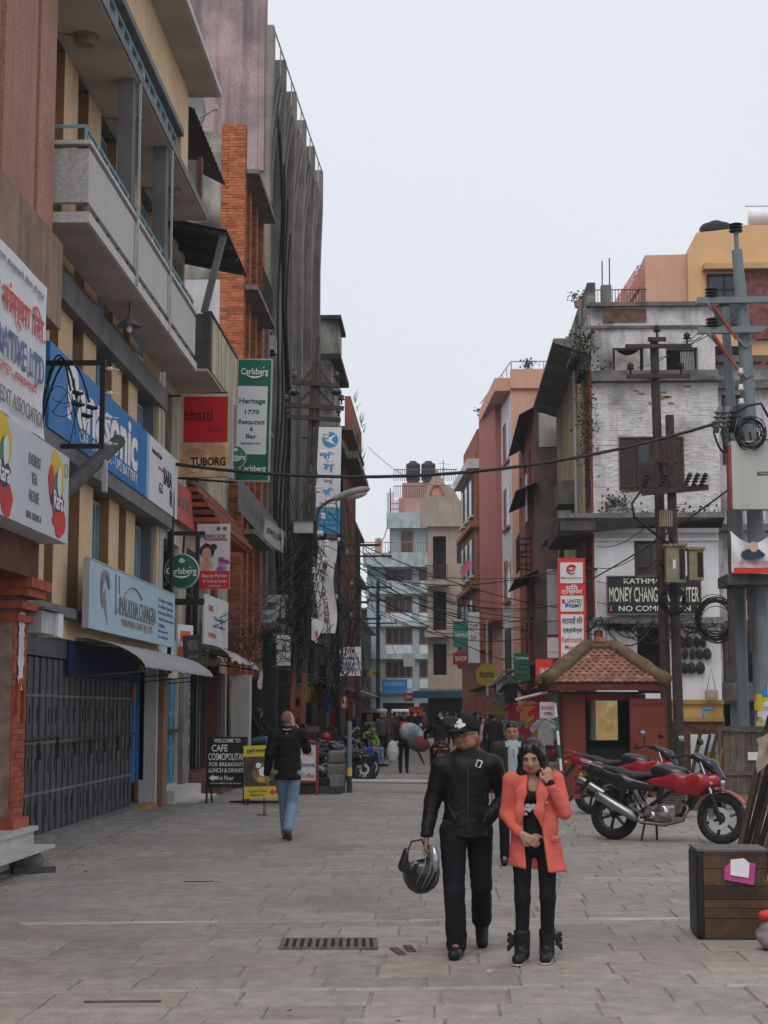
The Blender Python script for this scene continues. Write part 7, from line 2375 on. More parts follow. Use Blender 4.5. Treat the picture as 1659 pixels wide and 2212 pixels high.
        rr_ = random.Random(5)
        for i in range(46):         # loose strands break the outline
            q, y0 = rr_.choice((-1, 1)), rr_.uniform(-.07, .06)
            dx, dy = rr_.uniform(-.006, .012), rr_.uniform(-.02, .02)
            mb.tube([Hd(q * rr_.uniform(.02, .07), y0, 1.69), Hd(q * (.09 + dx), y0 - .01, 1.58), Hd(q * (.104 + dx), y0 + dy, 1.44), Hd(q * (.1 + dx), y0 + dy - .02, rr_.uniform(1.17, 1.34))], [.002, .0025, .0025, .0012], 4)
        if h < .012:
            mb.build('hair_strands', hm, P_)
    # clothes
    if top is not None:
        sd = SDF()
        b = bulk
        sd.cap(J['chest'] + V(0, 0, .03) * s, J['pel'] + V(0, 0, .02) * s, .158 * s * b, .15 * s * b, .05 * s, (1, .7, 1))
        sd.cap(J['pel'] + V(0, 0, .02) * s, V(J['pel'][0], J['pel'][1], hem - .03), .152 * s * b, .165 * s * b, .03 * s, (1, .78, 1))
        sd.cap(J['shL'] + V(-.04, 0, -.015), J['shR'] + V(.04, 0, -.015), .062 * s * b, k=.05 * s)
        for q in 'LR':
            sd.cap(J['neck'] + V(0, .01, -.01) * s, J['sh' + q] + V(0, 0, .0), .06 * s, .055 * s, .04 * s)
        sd.cap(J['neck'] + V(0, .005, -.02) * s, J['neck'] + V(0, -.002, .045) * s, .08 * s, .066 * s, .02 * s)
        for q in 'LR':
            e1 = J['el' + q] + (J['wr' + q] - J['el' + q]) * .97
            sd.cap(J['sh' + q], J['el' + q], .068 * s * b, .056 * s * b, .035 * s)
            sd.cap(J['el' + q], e1, .056 * s * b, .043 * s * b, .02 * s)
        nz = J['neck'][2] + .05 * s
        cuts = [lambda X, Y, Z: hem - Z, lambda X, Y, Z: np.where(np.abs(X - J['neck'][0]) < .12 * s, Z - nz, -1.0) if not sit else Z - nz]
        if sit:
            cuts = []
        sd.build(topname, top, P_, h=h, cut=cuts, fold=fold, ffreq=ffq, quilt=quilt)
    if legs is not None:
        sd = SDF()
        sd.ell(J['pel'] + V(0, 0, -.02) * s, (.142 * s, .102 * s, .12 * s), .03)
        for q in 'LR':
            sd.cap(J['hip' + q], J['knee' + q], .09 * s * legr, .066 * s * legr, .03 * s)
            e1 = J['knee' + q] + (J['ank' + q] - J['knee' + q]) * 1.0
            sd.cap(J['knee' + q], e1, .066 * s * legr, cuff * s * legr, .02 * s)
        sd.build(legname, legs, P_, h=h, fold=fold * .8, ffreq=ffq * .9, seed=2)
    if shoes is not None:
        for q in 'LR':
            a, t = J['ank' + q], J['toe' + q]
            sd = SDF()
            heel = V(a[0], a[1] + .03 * s, max(.04 * s, a[2] - .055 * s)) if abs(a[2] - .09 * s) < .05 else a + V(0, .02, -.03) * s
            sd.cap(heel, t, .044 * s * shoe, .038 * s * shoe, .03, (1, 1, .95)).cap(a, heel, .05 * s * shoe, .044 * s * shoe, .02)
            cc = [lambda X, Y, Z: .001 - Z]
            sd.build('shoe', shoes, P_, h=min(h, .012), cut=cc)
    return P_, J, Hd, Rm, s

# ------------------------------------------------------------------ the man in the black cap
hR = 0.0085
pose = dict(hipL=(.1, .03, .88), hipR=(-.085, -.02, .88), kneeR=(-.08, -.06, .47), ankR=(-.065, -.02, .085), toeR=(-.085, -.2, .035),
            kneeL=(.115, .1, .47), ankL=(.125, .48, .2), toeL=(.125, .4, .035),
            shR=(-.17, 0, 1.325), shL=(.205, .01, 1.335), elR=(-.235, .04, 1.06), wrR=(-.275, -.05, .835), elL=(.285, .07, 1.1), wrL=(.15, -.02, .94),
            pel=(0.01, 0, .94), chest=(.02, 0, 1.24), neck=(.02, .0, 1.43))
MN, J, Hd, Rm, s = person('young man in black cap and black leather jacket carrying a motorcycle helmet', (.16, 11.75, 0), 0, 1.67, pose, (R(-32), R(6)),
                          LEATH, DENIMD, SHOEB, SKIN, None, hR, hem=.83, bulk=1.06, fold=.0058, curl=(1.1, 1.6), palm={'R': ((-.05, -.05, -1), (.9, 0, .1)), 'L': ((-.6, 0, -.8), (-.8, 0, .6))}, legr=1.14, cuff=.066, shoe=1.18)
rot = (R(6), 0, R(-32))
sd = SDF().ell(Hd(0, .02, 1.625), (.09, .11, .095), .02, rot=rot)
c0 = Hd(0, 0, 1.598)
up = Rm @ V(0, .12, 1)
def cutf(X, Y, Z):
    return -((X - c0[0]) * up[0] + (Y - c0[1]) * up[1] + (Z - c0[2]) * up[2])
cap_ = sd.build('cap', BLKCL, MN, h=.009, cut=[cutf])
sd = SDF().ell(Hd(0, -.1, 1.612), (.075, .095, .016), .01, rot=rot)
sd.build('peak', BLKCL, cap_, h=.008)
mb = MB()
rr = random.Random(3)
for k in range(9):
    a, z = rr.uniform(-.45, .45), rr.uniform(1.64, 1.69)
    q = math.sqrt(max(0, 1 - ((z - 1.625) / .095) ** 2))
    x, y = .091 * q * math.sin(a), .02 - .111 * q * math.cos(a)
    c = Hd(x, y - .002, z)
    ax, bz = Rm @ V(math.cos(a), math.sin(a), 0), Rm @ V(0, .3, .95)
    n = rr.choice((5, 6))
    mb.add([c + (ax * math.cos(i * 6.28 / n) * rr.uniform(.012, .022) + bz * math.sin(i * 6.28 / n) * rr.uniform(.01, .018)) for i in range(n)], [tuple(range(n))])
mb.build('cap_emblem', INKW, cap_)
mb = MB()
mb.smooth = True
for zz in (0.0,):
    for q in (-1, 1):
        pts = [Hd(q * .034 + .024 * math.cos(a), -.108, 1.58 + .016 * math.sin(a)) for a in [i * math.pi / 5 for i in range(11)]]
        mb.tube(pts, .0022, 5)
        mb.tube([Hd(q * .058, -.1, 1.585), Hd(q * .078, -.02, 1.585)], .002, 4)
    mb.tube([Hd(-.01, -.112, 1.583), Hd(.01, -.112, 1.583)], .002, 4)
mb.build('glasses', BLACK, MN)
sd = SDF()
sd.ell(Hd(0, -.08, 1.487), (.02, .02, .011), .01, rot=rot).ell(Hd(0, -.1, 1.5285), (.02, .009, .0032), .004, rot=rot)
sd.build('beard', M('short beard', (.09, .05, .034), .8, .2, 40), MN, h=.006)
hr_ = SDF().ell(Hd(0, .03, 1.585), (.081, .092, .07), .02, rot=rot)
f0 = Hd(0, .03, 1.58)
fw = Rm @ V(0, 1, 0)
hr_.build('hair', HAIR, MN, h=.01, cut=[lambda X, Y, Z: .01 - ((X - f0[0]) * fw[0] + (Y - f0[1]) * fw[1] + (Z - f0[2]) * fw[2])])
mb = MB()
mb.tube([(.1 + .022 * math.cos(a) + .012 * math.sin(a), -.108, 1.345 + .03 * math.sin(a) - .008 * math.cos(a)) for a in [R(45) + i * math.pi / 2 for i in range(5)]], .005, 4)
mb.build('badge', INKW, MN)
mb = MB()
mb.tube([(.02, -.134, 1.36), (.02, -.14, 1.2), (.02, -.135, 1.0), (.02, -.125, .85)], .004, 4)
mb.build('zip', RUST, MN)
mb = MB()
mb.tube([(-.12, -.128, 1.06), (-.07, -.138, .96)], .005, 4).tube([(.17, -.12, 1.03), (.13, -.132, .94)], .005, 4)
mb.build('pocket_seam', RUST, MN)
# motorcycle helmet hanging from his hand by the chin bar
he = thing('motorcycle_helmet', 'black full face helmet with grey flames held upside down by the man', 'helmet', (.16 - .335, 11.66, .615), R(25))
sd = SDF().ell((0.02, 0, -.03), (.125, .15, .15), .02).cap((-.1, -.05, .12), (-.125, -.03, .02), .035, .04, k=.05).ell((0, 0.02, .12), (.1, .125, .14), .02, sub=True).rbox((-.03, -.06, .12), (.07, .12, .07), .02, .02, sub=True)
sd.build('shell', M('glossy black shell', (.012, .012, .014), .18, .1, 5, spec=.6), he, h=.009)
sd = SDF().ell((0.075, -.03, .06), (.05, .13, .13), .01).ell((0.06, 0.0, .06), (.048, .12, .125), .01, sub=True)
sd.build('visor', M('silver visor', (.35, .38, .42), .12, .05, metal=.6), he, h=.009, cut=[lambda X, Y, Z: -(Z + .03), lambda X, Y, Z: Z - .16])
mb = MB()
for k in range(6):
    a0 = -2.4 + k * .35
    pts = []
    for i in range(8):
        a = a0 + i * .13
        zz = -.12 + .035 * i - .02 * (k % 2)
        q = math.sqrt(max(.02, 1 - ((zz + .03) / .15) ** 2))
        pts.append((.02 + .127 * q * math.cos(a), .152 * q * math.sin(a), zz))
    mb.tube(pts, [.003 + .004 * math.sin(i / 7 * 3.1) for i in range(8)], 4)
mb.build('flame_print', M('grey flame print', (.1, .1, .1), .4, 0), he)
mb = MB()
mb.tube([(-.1, -.05, .13), (-.06, -.03, .19), (.03, 0, .2), (.08, .02, .1)], .007, 5)
mb.build('strap', BLACK, he)

# ------------------------------------------------------------------ the woman in the coral coat
wp = dict(hipL=(.085, 0, .8), hipR=(-.085, 0, .8), kneeL=(.09, -.02, .44), kneeR=(-.085, -.04, .44), ankL=(.085, .03, .085), ankR=(-.09, -.03, .085),
          toeL=(.06, -.13, .035), toeR=(-.13, -.19, .035), shL=(.155, 0, 1.235), shR=(-.15, 0, 1.235), elL=(.215, -.04, 1.02), wrL=(.105, -.115, 1.215),
          elR=(-.19, .02, 1.0), wrR=(-.1, -.15, .88), pel=(0, 0, .84), chest=(0, 0, 1.12), neck=(0, -.01, 1.285))
WN, J, Hd, Rm, s = person('young woman in open coral coat and black leggings talking on a phone', (.635, 11.5, 0), 0, 1.55, wp, (R(-14), R(15)),
                          None, None, None, SKIN2, 'long', hR, curl=(.5, .8), palm={'L': ((-.18, .06, 1), (-.2, .95, 0)), 'R': ((.75, -.35, -.45), (.1, 1, .1))})
sd = SDF().cap((0, 0, 1.14), (0, 0, .86), .122, .118, .04, (1, .74, 1)).cap((0, 0, .86), (0, 0, .76), .12, .12, .03, (1, .7, 1)).cap((.1, 0, 1.22), (-.1, 0, 1.22), .055, k=.04)
sd.ell((.05, -.075, 1.13), (.05, .045, .05), .03).ell((-.05, -.075, 1.13), (.05, .045, .05), .03)
def neckcut(X, Y, Z):
    return np.where(Y < 0.02, Z - (1.165 + 1.6 * np.maximum(0, np.abs(X) - .03)), Z - 1.28)
sd.build('top', BLKCL, WN, h=.009, cut=[neckcut, lambda X, Y, Z: .74 - Z], fold=.003)
sd = SDF().ell((0, 0, .82), (.125, .1, .11), .03)
for x, kx, ax, ky, ay in ((.085, .09, .085, -.02, .03), (-.085, -.085, -.09, -.04, -.03)):
    sd.cap((x, 0, .8), (kx, ky, .44), .074, .054, .03).cap((kx, ky, .44), (ax, ay, .12), .055, .042, .02)
sd.build('leggings', BLKCL, WN, h=.009, fold=.0025)
for q, ax, ay, tx, ty in ((1, .085, .03, .06, -.13), (-1, -.09, -.03, -.13, -.19)):
    sd = SDF().cap((ax, ay, .2), (ax, ay, .07), .058, .05, .02).cap((ax, ay + .02, .05), (tx, ty, .04), .045, .04, .03)
    bt = sd.build('boot', SHOEB, WN, h=.009, cut=[lambda X, Y, Z: .012 - Z, lambda X, Y, Z: Z - .22], fold=.003)
    sd = SDF().cap((ax, ay + .02, .012), (tx, ty, .012), .047, .043, .03)
    sd.build('sole', SOLE, bt, h=.009, cut=[lambda X, Y, Z: Z - .016, lambda X, Y, Z: .001 - Z])
    sd = SDF()
    bx = ax + q * .062
    for dz, ln in ((.045, .05), (-.05, .055), (.0, .06)):
        sd.rbox((bx + q * .018, ay - .012, .15 + dz * .7), (.026, .008, .017), .006, .006, rot=(0, -q * dz * 14, 0))
    sd.ell((bx, ay - .012, .15), (.012, .014, .014), .004)
    sd.cap((bx, ay - .012, .15), (bx + q * .035, ay - .015, .085), .007, .011, .004)
    sd.build('bow', SHOEB, bt, h=.008)
# coat: body, skirts, puffed shoulders, sleeves, lapels; open down the front
sd = SDF()
sd.cap((0, .005, 1.14), (0, .0, .92), .15, .15, .04, (1, .8, 1)).cap((.005, .0, .92), (.02, -.005, .6), .155, .21, .04, (1, .78, 1))
sd.cap((.1, .01, 1.225), (-.1, .01, 1.225), .07, k=.05)
for q, el, wr in ((1, (.215, -.04, 1.02), (.118, -.11, 1.19)), (-1, (-.19, .02, 1.0), (-.115, -.135, .895))):
    sh = (q * .158, 0, 1.235)
    sd.ell((q * .155, .0, 1.243), (.05, .056, .047), .02)
    sd.cap(sh, el, .056, .046, .03).cap(el, wr, .046, .038, .02)
wv = V(.118, -.11, 1.19)
def openf(X, Y, Z):
    t = np.clip((1.25 - Z) / .65, 0, 1)
    a = -.045 - .05 * np.minimum(1, t * 2.2) + .035 * t
    b = .035 - .03 * np.minimum(1, t * 2) + .085 * t
    inside = np.minimum(np.minimum(X - a, b - X), -.02 - Y)
    arm = np.where((Z > .86) & (Z < .93) & (X < -.075), -1.0, inside)
    return np.where(Z > 1.29, -.1, arm)
sd.build('coat', CORAL, WN, h=.009, cut=[openf, lambda X, Y, Z: .63 + .05 * np.clip((-X) * 3, -.3, 1) - Z], fold=.005, ffreq=55)
sd = SDF()
sd.chain([(-.05, -.06, 1.265), (-.09, -.125, 1.16), (-.105, -.135, 1.03), (-.1, -.13, .92)], [.016, .03, .026, .008], .02, (1, .4, 1))
sd.chain([(.05, -.06, 1.265), (.055, -.125, 1.15), (.03, -.14, 1.03), (.045, -.135, .93)], [.016, .034, .028, .008], .02, (1, .4, 1))
sd.build('lapel', CORAL, WN, h=.009)
for x, y, z in ((-.13, -.125, 1.05), (.085, -.133, 1.09), (.15, -.118, .85), (-.115, -.1, 1.268), (.15, -.03, 1.3)):
    mb = MB()
    mb.lathe([(0, -.006), (.009, -.004), (.011, 0), (0, .002)], 10, (x, y, z), 'y')
    mb.build('button', M('brass button', (.45, .33, .15), .3, .1, metal=.6), WN)
sd = SDF().rbox((.145, -.112, .84), (.042, .006, .022), .005, .01, rot=(0, R(12), R(34)))
sd.build('pocket_flap', CORAL, WN, h=.008)
sd = SDF().cap(wv + V(.0, 0, -.0), wv + V(-.008, -.002, .03), .034, .031, .01)
sd.build('cuff', BLKCL, WN, h=.008)
mb = MB()
rr = random.Random(5)
for k in range(7):
    blob(mb, rr.uniform(-.07, .02), rr.uniform(1.0, 1.07), .02, .013, -.126 - .0008 * k, rr, 7, .3)
mb.build('shirt_print', M('grey shirt print', (.4, .39, .38), .7, .1), WN)
ph = thing('mobile_phone', 'dark mobile phone held to the ear of the woman in coral', 'phone', (.635 + .085, 11.5 - .075, 1.33), R(-30))
B('case', BLACK, ph, (-.006, .006, -.03, .03, -.06, .06))
B('screen', GLASS, ph, (-.0085, -.0065, -.026, .026, -.05, .05))

# ------------------------------------------------------------------ bald man walking away with a camera
bp = dict(kneeL=(.055, -.14, .49), ankL=(.03, -.2, .09), toeL=(.03, -.38, .04), kneeR=(-.055, -.02, .47), ankR=(-.03, .26, .17), toeR=(-.04, .1, .04),
          elL=(.245, .02, 1.12), wrL=(.285, -.06, .88), elR=(-.245, -.13, 1.2), wrR=(-.14, -.22, 1.42))
BM, J, Hd, Rm, s = person('bald man in black padded jacket and faded blue jeans seen from behind', (-2.08, 22.0, 0), R(180), 1.71, bp, (R(-38), R(0)),
                          PUFF, DENIM, M('brown shoe', (.1, .06, .04), .6, .2), SKIN2, 'stubble', .011, hem=.8, bulk=1.13, fold=.004, legr=1.12, quilt=(.005, .1), cuff=.062, shoe=1.1)
sd = SDF().cap(J['neck'] + V(0, .01, -.01), J['neck'] + V(0, 0, .055), .092, .078, .02)
sd.build('collar', PUFF, BM, h=.011, cut=[lambda X, Y, Z: Z - J['neck'][2] - .06])
mb = MB()
mb.tube([(-.055, .12, 1.475), (0, .135, 1.465), (.055, .12, 1.475)], .006, 4)
mb.tube([(-.012, .132, 1.405), (0, .134, 1.425), (.012, .132, 1.405)], .004, 4)
mb.build('piping', LILAC, BM)
for z in (1.32, 1.2, 1.08, .96):
    pass
cmr = thing('camera', 'small black camera held up by the bald man', 'camera', (-2.08 + .17, 22.0 + .27, 1.5), R(-30))
B('case', BLACK, cmr, (-.06, .06, -.03, .03, -.04, .04))
MB().lathe([(0, .031), (.035, .031), (.033, .08), (0, .08)], 12, (0, 0, 0), 'y').build('lens', GLASS, cmr)

# ------------------------------------------------------------------ the man between the couple
P3, J, Hd, Rm, s = person('dark haired man in brown jacket and pale blue zip jumper behind the couple', (.79, 18.6, 0), R(4), 1.59, None, (R(-4), R(2)),
                          M('brown black jacket', (.03, .024, .02), .8, .2, 8), BLKCL, SHOEB, SKIN, 'short', .012, hem=.8, bulk=1.08)
sd = SDF().cap((0, -.02, 1.27), (0, -.02, .95), .125, .115, .04, (1, .85, 1)).cap((0, -.01, 1.33), (0, -.01, 1.385), .07, .062, .02)
sd.build('jumper', M('pale blue fleece', (.32, .38, .4), .9, .1, 10), P3, h=.012, cut=[lambda X, Y, Z: np.abs(X) - .062 - .05 * np.clip((Z - 1.3) * 10, 0, 1), lambda X, Y, Z: Y + .03, lambda X, Y, Z: Z - 1.395])
MB().tube([(0, -.128, 1.3), (0, -.13, 1.2)], .004, 4).build('zip', INKG, P3)
for q in (-1, 1):
    mb = MB()
    mb.prism([(q * .02, -.115, 1.33), (q * .09, -.1, 1.38), (q * .085, -.125, 1.31)], (0, .012, .0))
    mb.build('collar', MATS['pale blue fleece'], P3)

# ------------------------------------------------------------------ people farther down the lane
walk = lambda f: dict(kneeL=(.09, -.12 * f, .5), ankL=(.09, -.16 * f, .1), toeL=(.1, -.34 * f, .05), kneeR=(-.09, .02 * f, .48), ankR=(-.09, .26 * f, .16), toeR=(-.1, .16 * f, .05))
def fig(label, u, v, rz, H, top, legs, hair='short', pose=None, h=.024, hm=None, **kw):
    p = aG(u, v)
    return person(label, (p.x, p.y, 0), rz, H, pose or walk(1), (0, 0), top, legs, SHOEB, SKIN, hair, h, hands=False, hairmat=hm, fold=.004, **kw)
G_ = lambda n, c: M(n, c, .85, .25, 6)
PT, J, Hd, Rm, s = fig('porter in dark clothes carrying large striped bundles on the back', 872, 1671, R(180), 1.55, G_('dark wool', (.02, .017, .02)), BLKCL, 'short', walk(.5))
sc_ = SDF().cap((0, .03, 1.3), (0, .0, 1.4), .1, .09, .02)
sc_.build('red_scarf', REDB, PT, h=.02)
q = aG(872, 1671)
for k, (dx, z, r3, cols, lb) in enumerate((((.22, 1.12, (.36, .2, .26)), 0, 0, 0, 0),)[:0]):
    pass
def sack(label, loc, r3, m, rot=(0, 0, 0), name='sack', cat='sack', m2=None, split=0.0):
    t = thing(name, label, cat, loc, 0)
    sd = SDF().ell((0, 0, 0), r3, .02, rot=rot)
    mm = [m, m2 or m]
    me = sd.mesh('cloth', mm, h=.02, fold=.014, ffreq=30, rule=(lambda c: (c[:, 0] * .6 + c[:, 2] < split).astype(int)) if m2 else None)
    obj('cloth', me, t)
    sd = SDF().ell((r3[0] * .7, 0, r3[2] * .8), (.05, .05, .06), .02)
    sd.build('knot', m, t, h=.02)
    return t
sack('big bundle of blue white and pink plastic on the porter\'s back', (q.x + .22, q.y - .22, 1.1), (.36, .22, .27), M('pale blue sheet', (.15, .22, .28), .6, .3, 5, patch=.9, pcol=(.36, .3, .28), pscale=2.5, ramp=(.45, .55)), (0, R(25), 0), name='bundle', cat='bundle')
sack('red and grey checked bag slung under the porter\'s bundle', (q.x + .42, q.y - .3, .82), (.32, .2, .22), M('bundle crimson', (.14, .02, .03), .8, .2), (0, R(12), 0), name='bundle', cat='bundle', m2=M('dark grey weave', (.08, .075, .08), .8, .3, 10), split=-.02)
sack('limp white carrier bag in the porter\'s left hand', (q.x - .3, q.y - .1, .6), (.17, .12, .3), M('thin white plastic', (.5, .48, .5), .5, .1, 6), name='carrier_bag', cat='bag')
um = thing('umbrella', 'folded dark umbrella hanging from the porter\'s bundle', 'umbrella', (q.x + .45, q.y - .2, .62), 0)
MB().tube([(-.1, 0, .1), (.08, 0, -.28), (.14, 0, -.42)], [.035, .03, .006], 8).build('folded_cloth', M('maroon nylon', (.08, .02, .03), .7, .2), um)
MB().tube([(.14, 0, -.42), (.16, 0, -.48)], .006, 5).build('tip', STEEL, um)
fig('walker in red cap and grey checked coat left of the porter', 826, 1642, R(-10), 1.66, G_('grey check', (.09, .085, .085)), BLKCL, 'short', hm=REDB)
fig('walker in brown top close behind the porter', 846, 1640, R(20), 1.62, G_('dull brown cloth', (.07, .05, .045)), G_('grey trousers', (.1, .1, .11)))
fig('distant walker in black jacket with white sleeves right of the porter', 889, 1616, R(180), 1.7, G_('black gilet', (.02, .02, .024)), BLKCL)
fig('distant dark walker behind the red capped walker', 862, 1607, R(0), 1.66, BLKCL, BLKCL)
fig('distant walker in grey by the white van', 872, 1600, R(170), 1.66, G_('mid grey cloth', (.12, .12, .13)), BLKCL)
fig('far pair, the left dark figure before the blue awning', 930, 1592, R(0), 1.68, BLKCL, BLKCL)
fig('far pair, the right dark figure before the blue awning', 941, 1590, R(180), 1.7, G_('charcoal cloth', (.04, .04, .045)), BLKCL)
fig('woman in pink cardigan walking right of the capped man', 1044, 1668, R(15), 1.55, G_('dusty pink knit', (.36, .2, .22)), G_('rust skirt cloth', (.3, .08, .04)), 'long', legr=1.15)
fig('man in black jacket with blue bag right of the capped man', 1066, 1676, R(175), 1.66, BLKCL, BLKCL)
fig('shopper in maroon among the hanging clothes', 1053, 1640, R(0), 1.6, G_('maroon cloth', (.2, .02, .05)), BLKCL, 'long')
fig('tall dark figure in the shop entrance on the right', 1000, 1612, R(10), 1.8, BLKCL, BLKCL)
fig('shopper in brown before the pale shutters', 1014, 1622, R(200), 1.6, G_('brown cloth', (.1, .05, .035)), BLKCL)
fig('figure in yellow scarf cloth before the pale shutters', 985, 1606, R(0), 1.6, G_('mustard cloth', (.45, .33, .05)), BLKCL, 'long')
for k, (u, v, c, rz_, d_) in enumerate(((838, 1618, (.03, .03, .035), 0, 'charcoal'), (853, 1612, (.06, .05, .05), 180, 'dull grey brown'), (903, 1600, (.02, .02, .025), 180, 'black'), (915, 1596, (.12, .03, .03), 0, 'dark red'), (955, 1600, (.05, .06, .09), 180, 'slate blue'), (966, 1604, (.03, .025, .025), 10, 'dark brown'), (974, 1612, (.1, .1, .11), 190, 'grey'), (1026, 1632, (.02, .02, .02), 170, 'jet black'), (1034, 1640, (.06, .03, .05), 0, 'plum'))):
    fig('%s clad figure in the far crowd, %s' % (d_, ['left of the porter', 'just behind the porter', 'right of the porter', 'before the red cabinet', 'left of the rider', 'behind the rider', 'right of the rider', 'near the pale shutters', 'left of the pink cardigan'][k]), u, v, R(rz_), 1.66, G_('crowd cloth %d' % k, c), BLKCL, h=.03, group='far crowd in the lane')
# sitting figures
sp = dict(pel=(0, 0, .5), hipL=(.09, -.02, .48), hipR=(-.09, -.02, .48), kneeL=(.12, -.42, .52), kneeR=(-.12, -.42, .52), ankL=(.12, -.45, .1), ankR=(-.12, -.45, .1), toeL=(.13, -.62, .04), toeR=(-.13, -.62, .04),
          chest=(0, -.04, .85), neck=(0, -.08, 1.03), shL=(.18, -.06, .98), shR=(-.18, -.06, .98), elL=(.23, -.22, .76), elR=(-.23, -.22, .76), wrL=(.05, -.36, .62), wrR=(-.05, -.36, .62))
person('person in dark hooded jacket and jeans sitting on the ledge before the beige shutters', (-4.72, 41.2, .5), R(65), 1.6, sp, (R(20), R(10)), BLKCL, DENIM, SHOEB, SKIN, 'long', .018, sit=True, hands=False)
person('rider in bright green vest sitting by the parked motorcycles', (-2.25, 49.5, .05), R(60), 1.62, sp, (R(20), R(8)), M('lime green vest', (.13, .26, .03), .7, .1), DENIM, SHOEB, SKIN, 'short', .02, sit=True, hands=False, topname='vest')
# ================================================================== motorcycles
BIKERED = M('gloss red fairing', (0.3, 0.01, 0.018), 0.24, 0.1, 5, spec=0.6, patch=0.2, pcol=(0.22, 0.06, 0.055), pscale=5)
BIKEBLK = M('gloss black panel', (0.015, 0.015, 0.017), 0.25, 0.1, 3, spec=0.6)
BIKEBLUE = M('gloss blue panel', (0.02, 0.04, 0.22), 0.25, 0.1, 3, spec=0.6)
RUBBER = M('tyre rubber', (0.02, 0.019, 0.019), 0.85, 0.2, 10, 0.2, 60)
SEATV = M('seat vinyl', (0.02, 0.02, 0.021), 0.5, 0.15, 8)
ALLOY = M('grey alloy', (0.3, 0.3, 0.3), 0.35, 0.2, 8, metal=0.85)
CHROME = M('bright chrome', (0.6, 0.6, 0.62), 0.18, 0.08, 5, metal=1.0)
PIPE = M('burnt pipe', (0.22, 0.17, 0.12), 0.4, 0.25, 6, metal=0.8)
TAIL = M('red lens', (0.35, 0.01, 0.015), 0.2, 0.1, 5)
AMBER = M('amber lens', (0.6, 0.22, 0.02), 0.2, 0.1, 5)
def motorcycle(label, loc, rz, body=BIKERED, tail=BIKEBLK, h=0.02, steer=0.0, group=None, rider=False):
    t = thing('motorcycle', label, 'motorcycle', loc, rz, group)
    WB = 1.36
    def wheel(x, r, w, disc, parent, ss):
        mb = MB()
        mb.smooth = True
        prof = [(r - 2.2 * w + w * 1.3 * (1 - math.cos(a)) * 0.9 + 0.0, w * math.sin(a)) for a in []]
        prof = [(r - w * 1.9, -w * .62), (r - w * 1.2, -w), (r - w * .45, -w * .95), (r - w * .08, -w * .5), (r, 0), (r - w * .08, w * .5), (r - w * .45, w * .95), (r - w * 1.2, w), (r - w * 1.9, w * .62)]
        mb.lathe(prof, 32, (x, 0, r), 'y')
        ty = mb.build('wheel', RUBBER, parent)
        mb = MB()
        ri = r - w * 1.9
        mb.smooth = True
        mb.lathe([(ri + .004, -w * .6), (ri - .022, -w * .5), (ri - .028, 0), (ri - .022, w * .5), (ri + .004, w * .6)], 32, (x, 0, r), 'y')
        mb.lathe([(0, -.07), (.04, -.07), (.045, 0), (.04, .07), (0, .07)], 14, (x, 0, r), 'y')
        for k in range(6):
            a = k * math.pi / 3 + .3
            mb.bar((x + .03 * math.cos(a), 0, r + .03 * math.sin(a)), (x + (ri - .015) * math.cos(a), 0, r + (ri - .015) * math.sin(a)), .028, .035, up=(0, 1, 0))
        mb.build('rim', M('dark alloy rim', (.05, .05, .052), .4, .2, 8), ty)
        if disc:
            mb = MB()
            mb.lathe([(.075, -.086), (.13, -.086), (.13, -.08), (.075, -.08), (.075, -.086)], 28, (x, 0, r), 'y')
            mb.build('brake_disc', M('pale brake disc', (.5, .5, .5), .35, .1, 6, metal=.2), ty)
            B('brake_caliper', ALLOY, ty, (x - .13, x - .06, -.115, -.07, r + .02, r + .11))
    wheel(0, .305, .058, False, t, 0)
    f = bpy.data.objects.new('front_fork', None)
    mb = MB()
    for q in (-1, 1):
        mb.tube([(WB, q * .085, .30), (WB - .1, q * .085, .58)], .032, 9)
    fork = mb.build('front_fork', BLACK, t)
    mb = MB()
    for q in (-1, 1):
        mb.tube([(WB - .1, q * .085, .58), (WB - .235, q * .085, .95)], .021, 9)
    mb.build('fork_tube', CHROME, fork)
    wheel(WB, .30, .046, True, t, 1)
    mb = MB()
    mb.smooth = True
    rows = []
    for i in range(11):
        a = R(35 + i * 13)
        rows.append([(WB + .345 * math.cos(a), y, .30 + (.345 - 4 * y * y) * math.sin(a)) for y in (-.07, -.04, 0, .04, .07)])
    mb.sheet(rows)
    mb.sheet([[(p[0], p[1], p[2] - .008) for p in r_] for r_ in rows])
    mb.build('front_mudguard', body, fork)
    # frame, swing arm, shock
    mb = MB()
    for q in (-1, 1):
        mb.tube([(0, q * .1, .305), (.48, q * .09, .36)], .024, 6)
        mb.tube([(1.06, q * .04, .78), (.62, q * .12, .5), (.42, q * .11, .36)], .025, 6)
        mb.tube([(.42, q * .11, .36), (.2, q * .11, .72), (-.25, q * .08, .84)], .018, 6)
        mb.tube([(.08, q * .13, .36), (.2, q * .12, .68)], .03, 7)
        mb.tube([(1.08, q * .03, .72), (.9, q * .06, .35), (.6, q * .1, .22)], .02, 6)
    mb.build('frame', BLACK, t)
    sd = SDF().rbox((.62, 0, .33), (.2, .13, .11), .04, .03).ell((.68, -.12, .35), (.09, .04, .09), .02).ell((.5, -.12, .33), (.07, .035, .07), .02).rbox((.78, 0, .52), (.1, .1, .13), .02, .02, rot=(0, R(25), 0)).ell((.68, .12, .35), (.1, .04, .1), .02)
    en = sd.build('engine', M('dull engine metal', (.2, .195, .19), .4, .4, 14, metal=.6), t, h=.016)
    mb = MB()
    for k in range(7):
        o_ = Vector((.755 + .02 * k * .4, 0, .44 + .032 * k))
        mb.box(o_.x - .12, o_.x + .12, -.115, .115, o_.z, o_.z + .012)
    mb.build('cooling_fins', ALLOY, en)
    mb = MB()
    mb.smooth = True
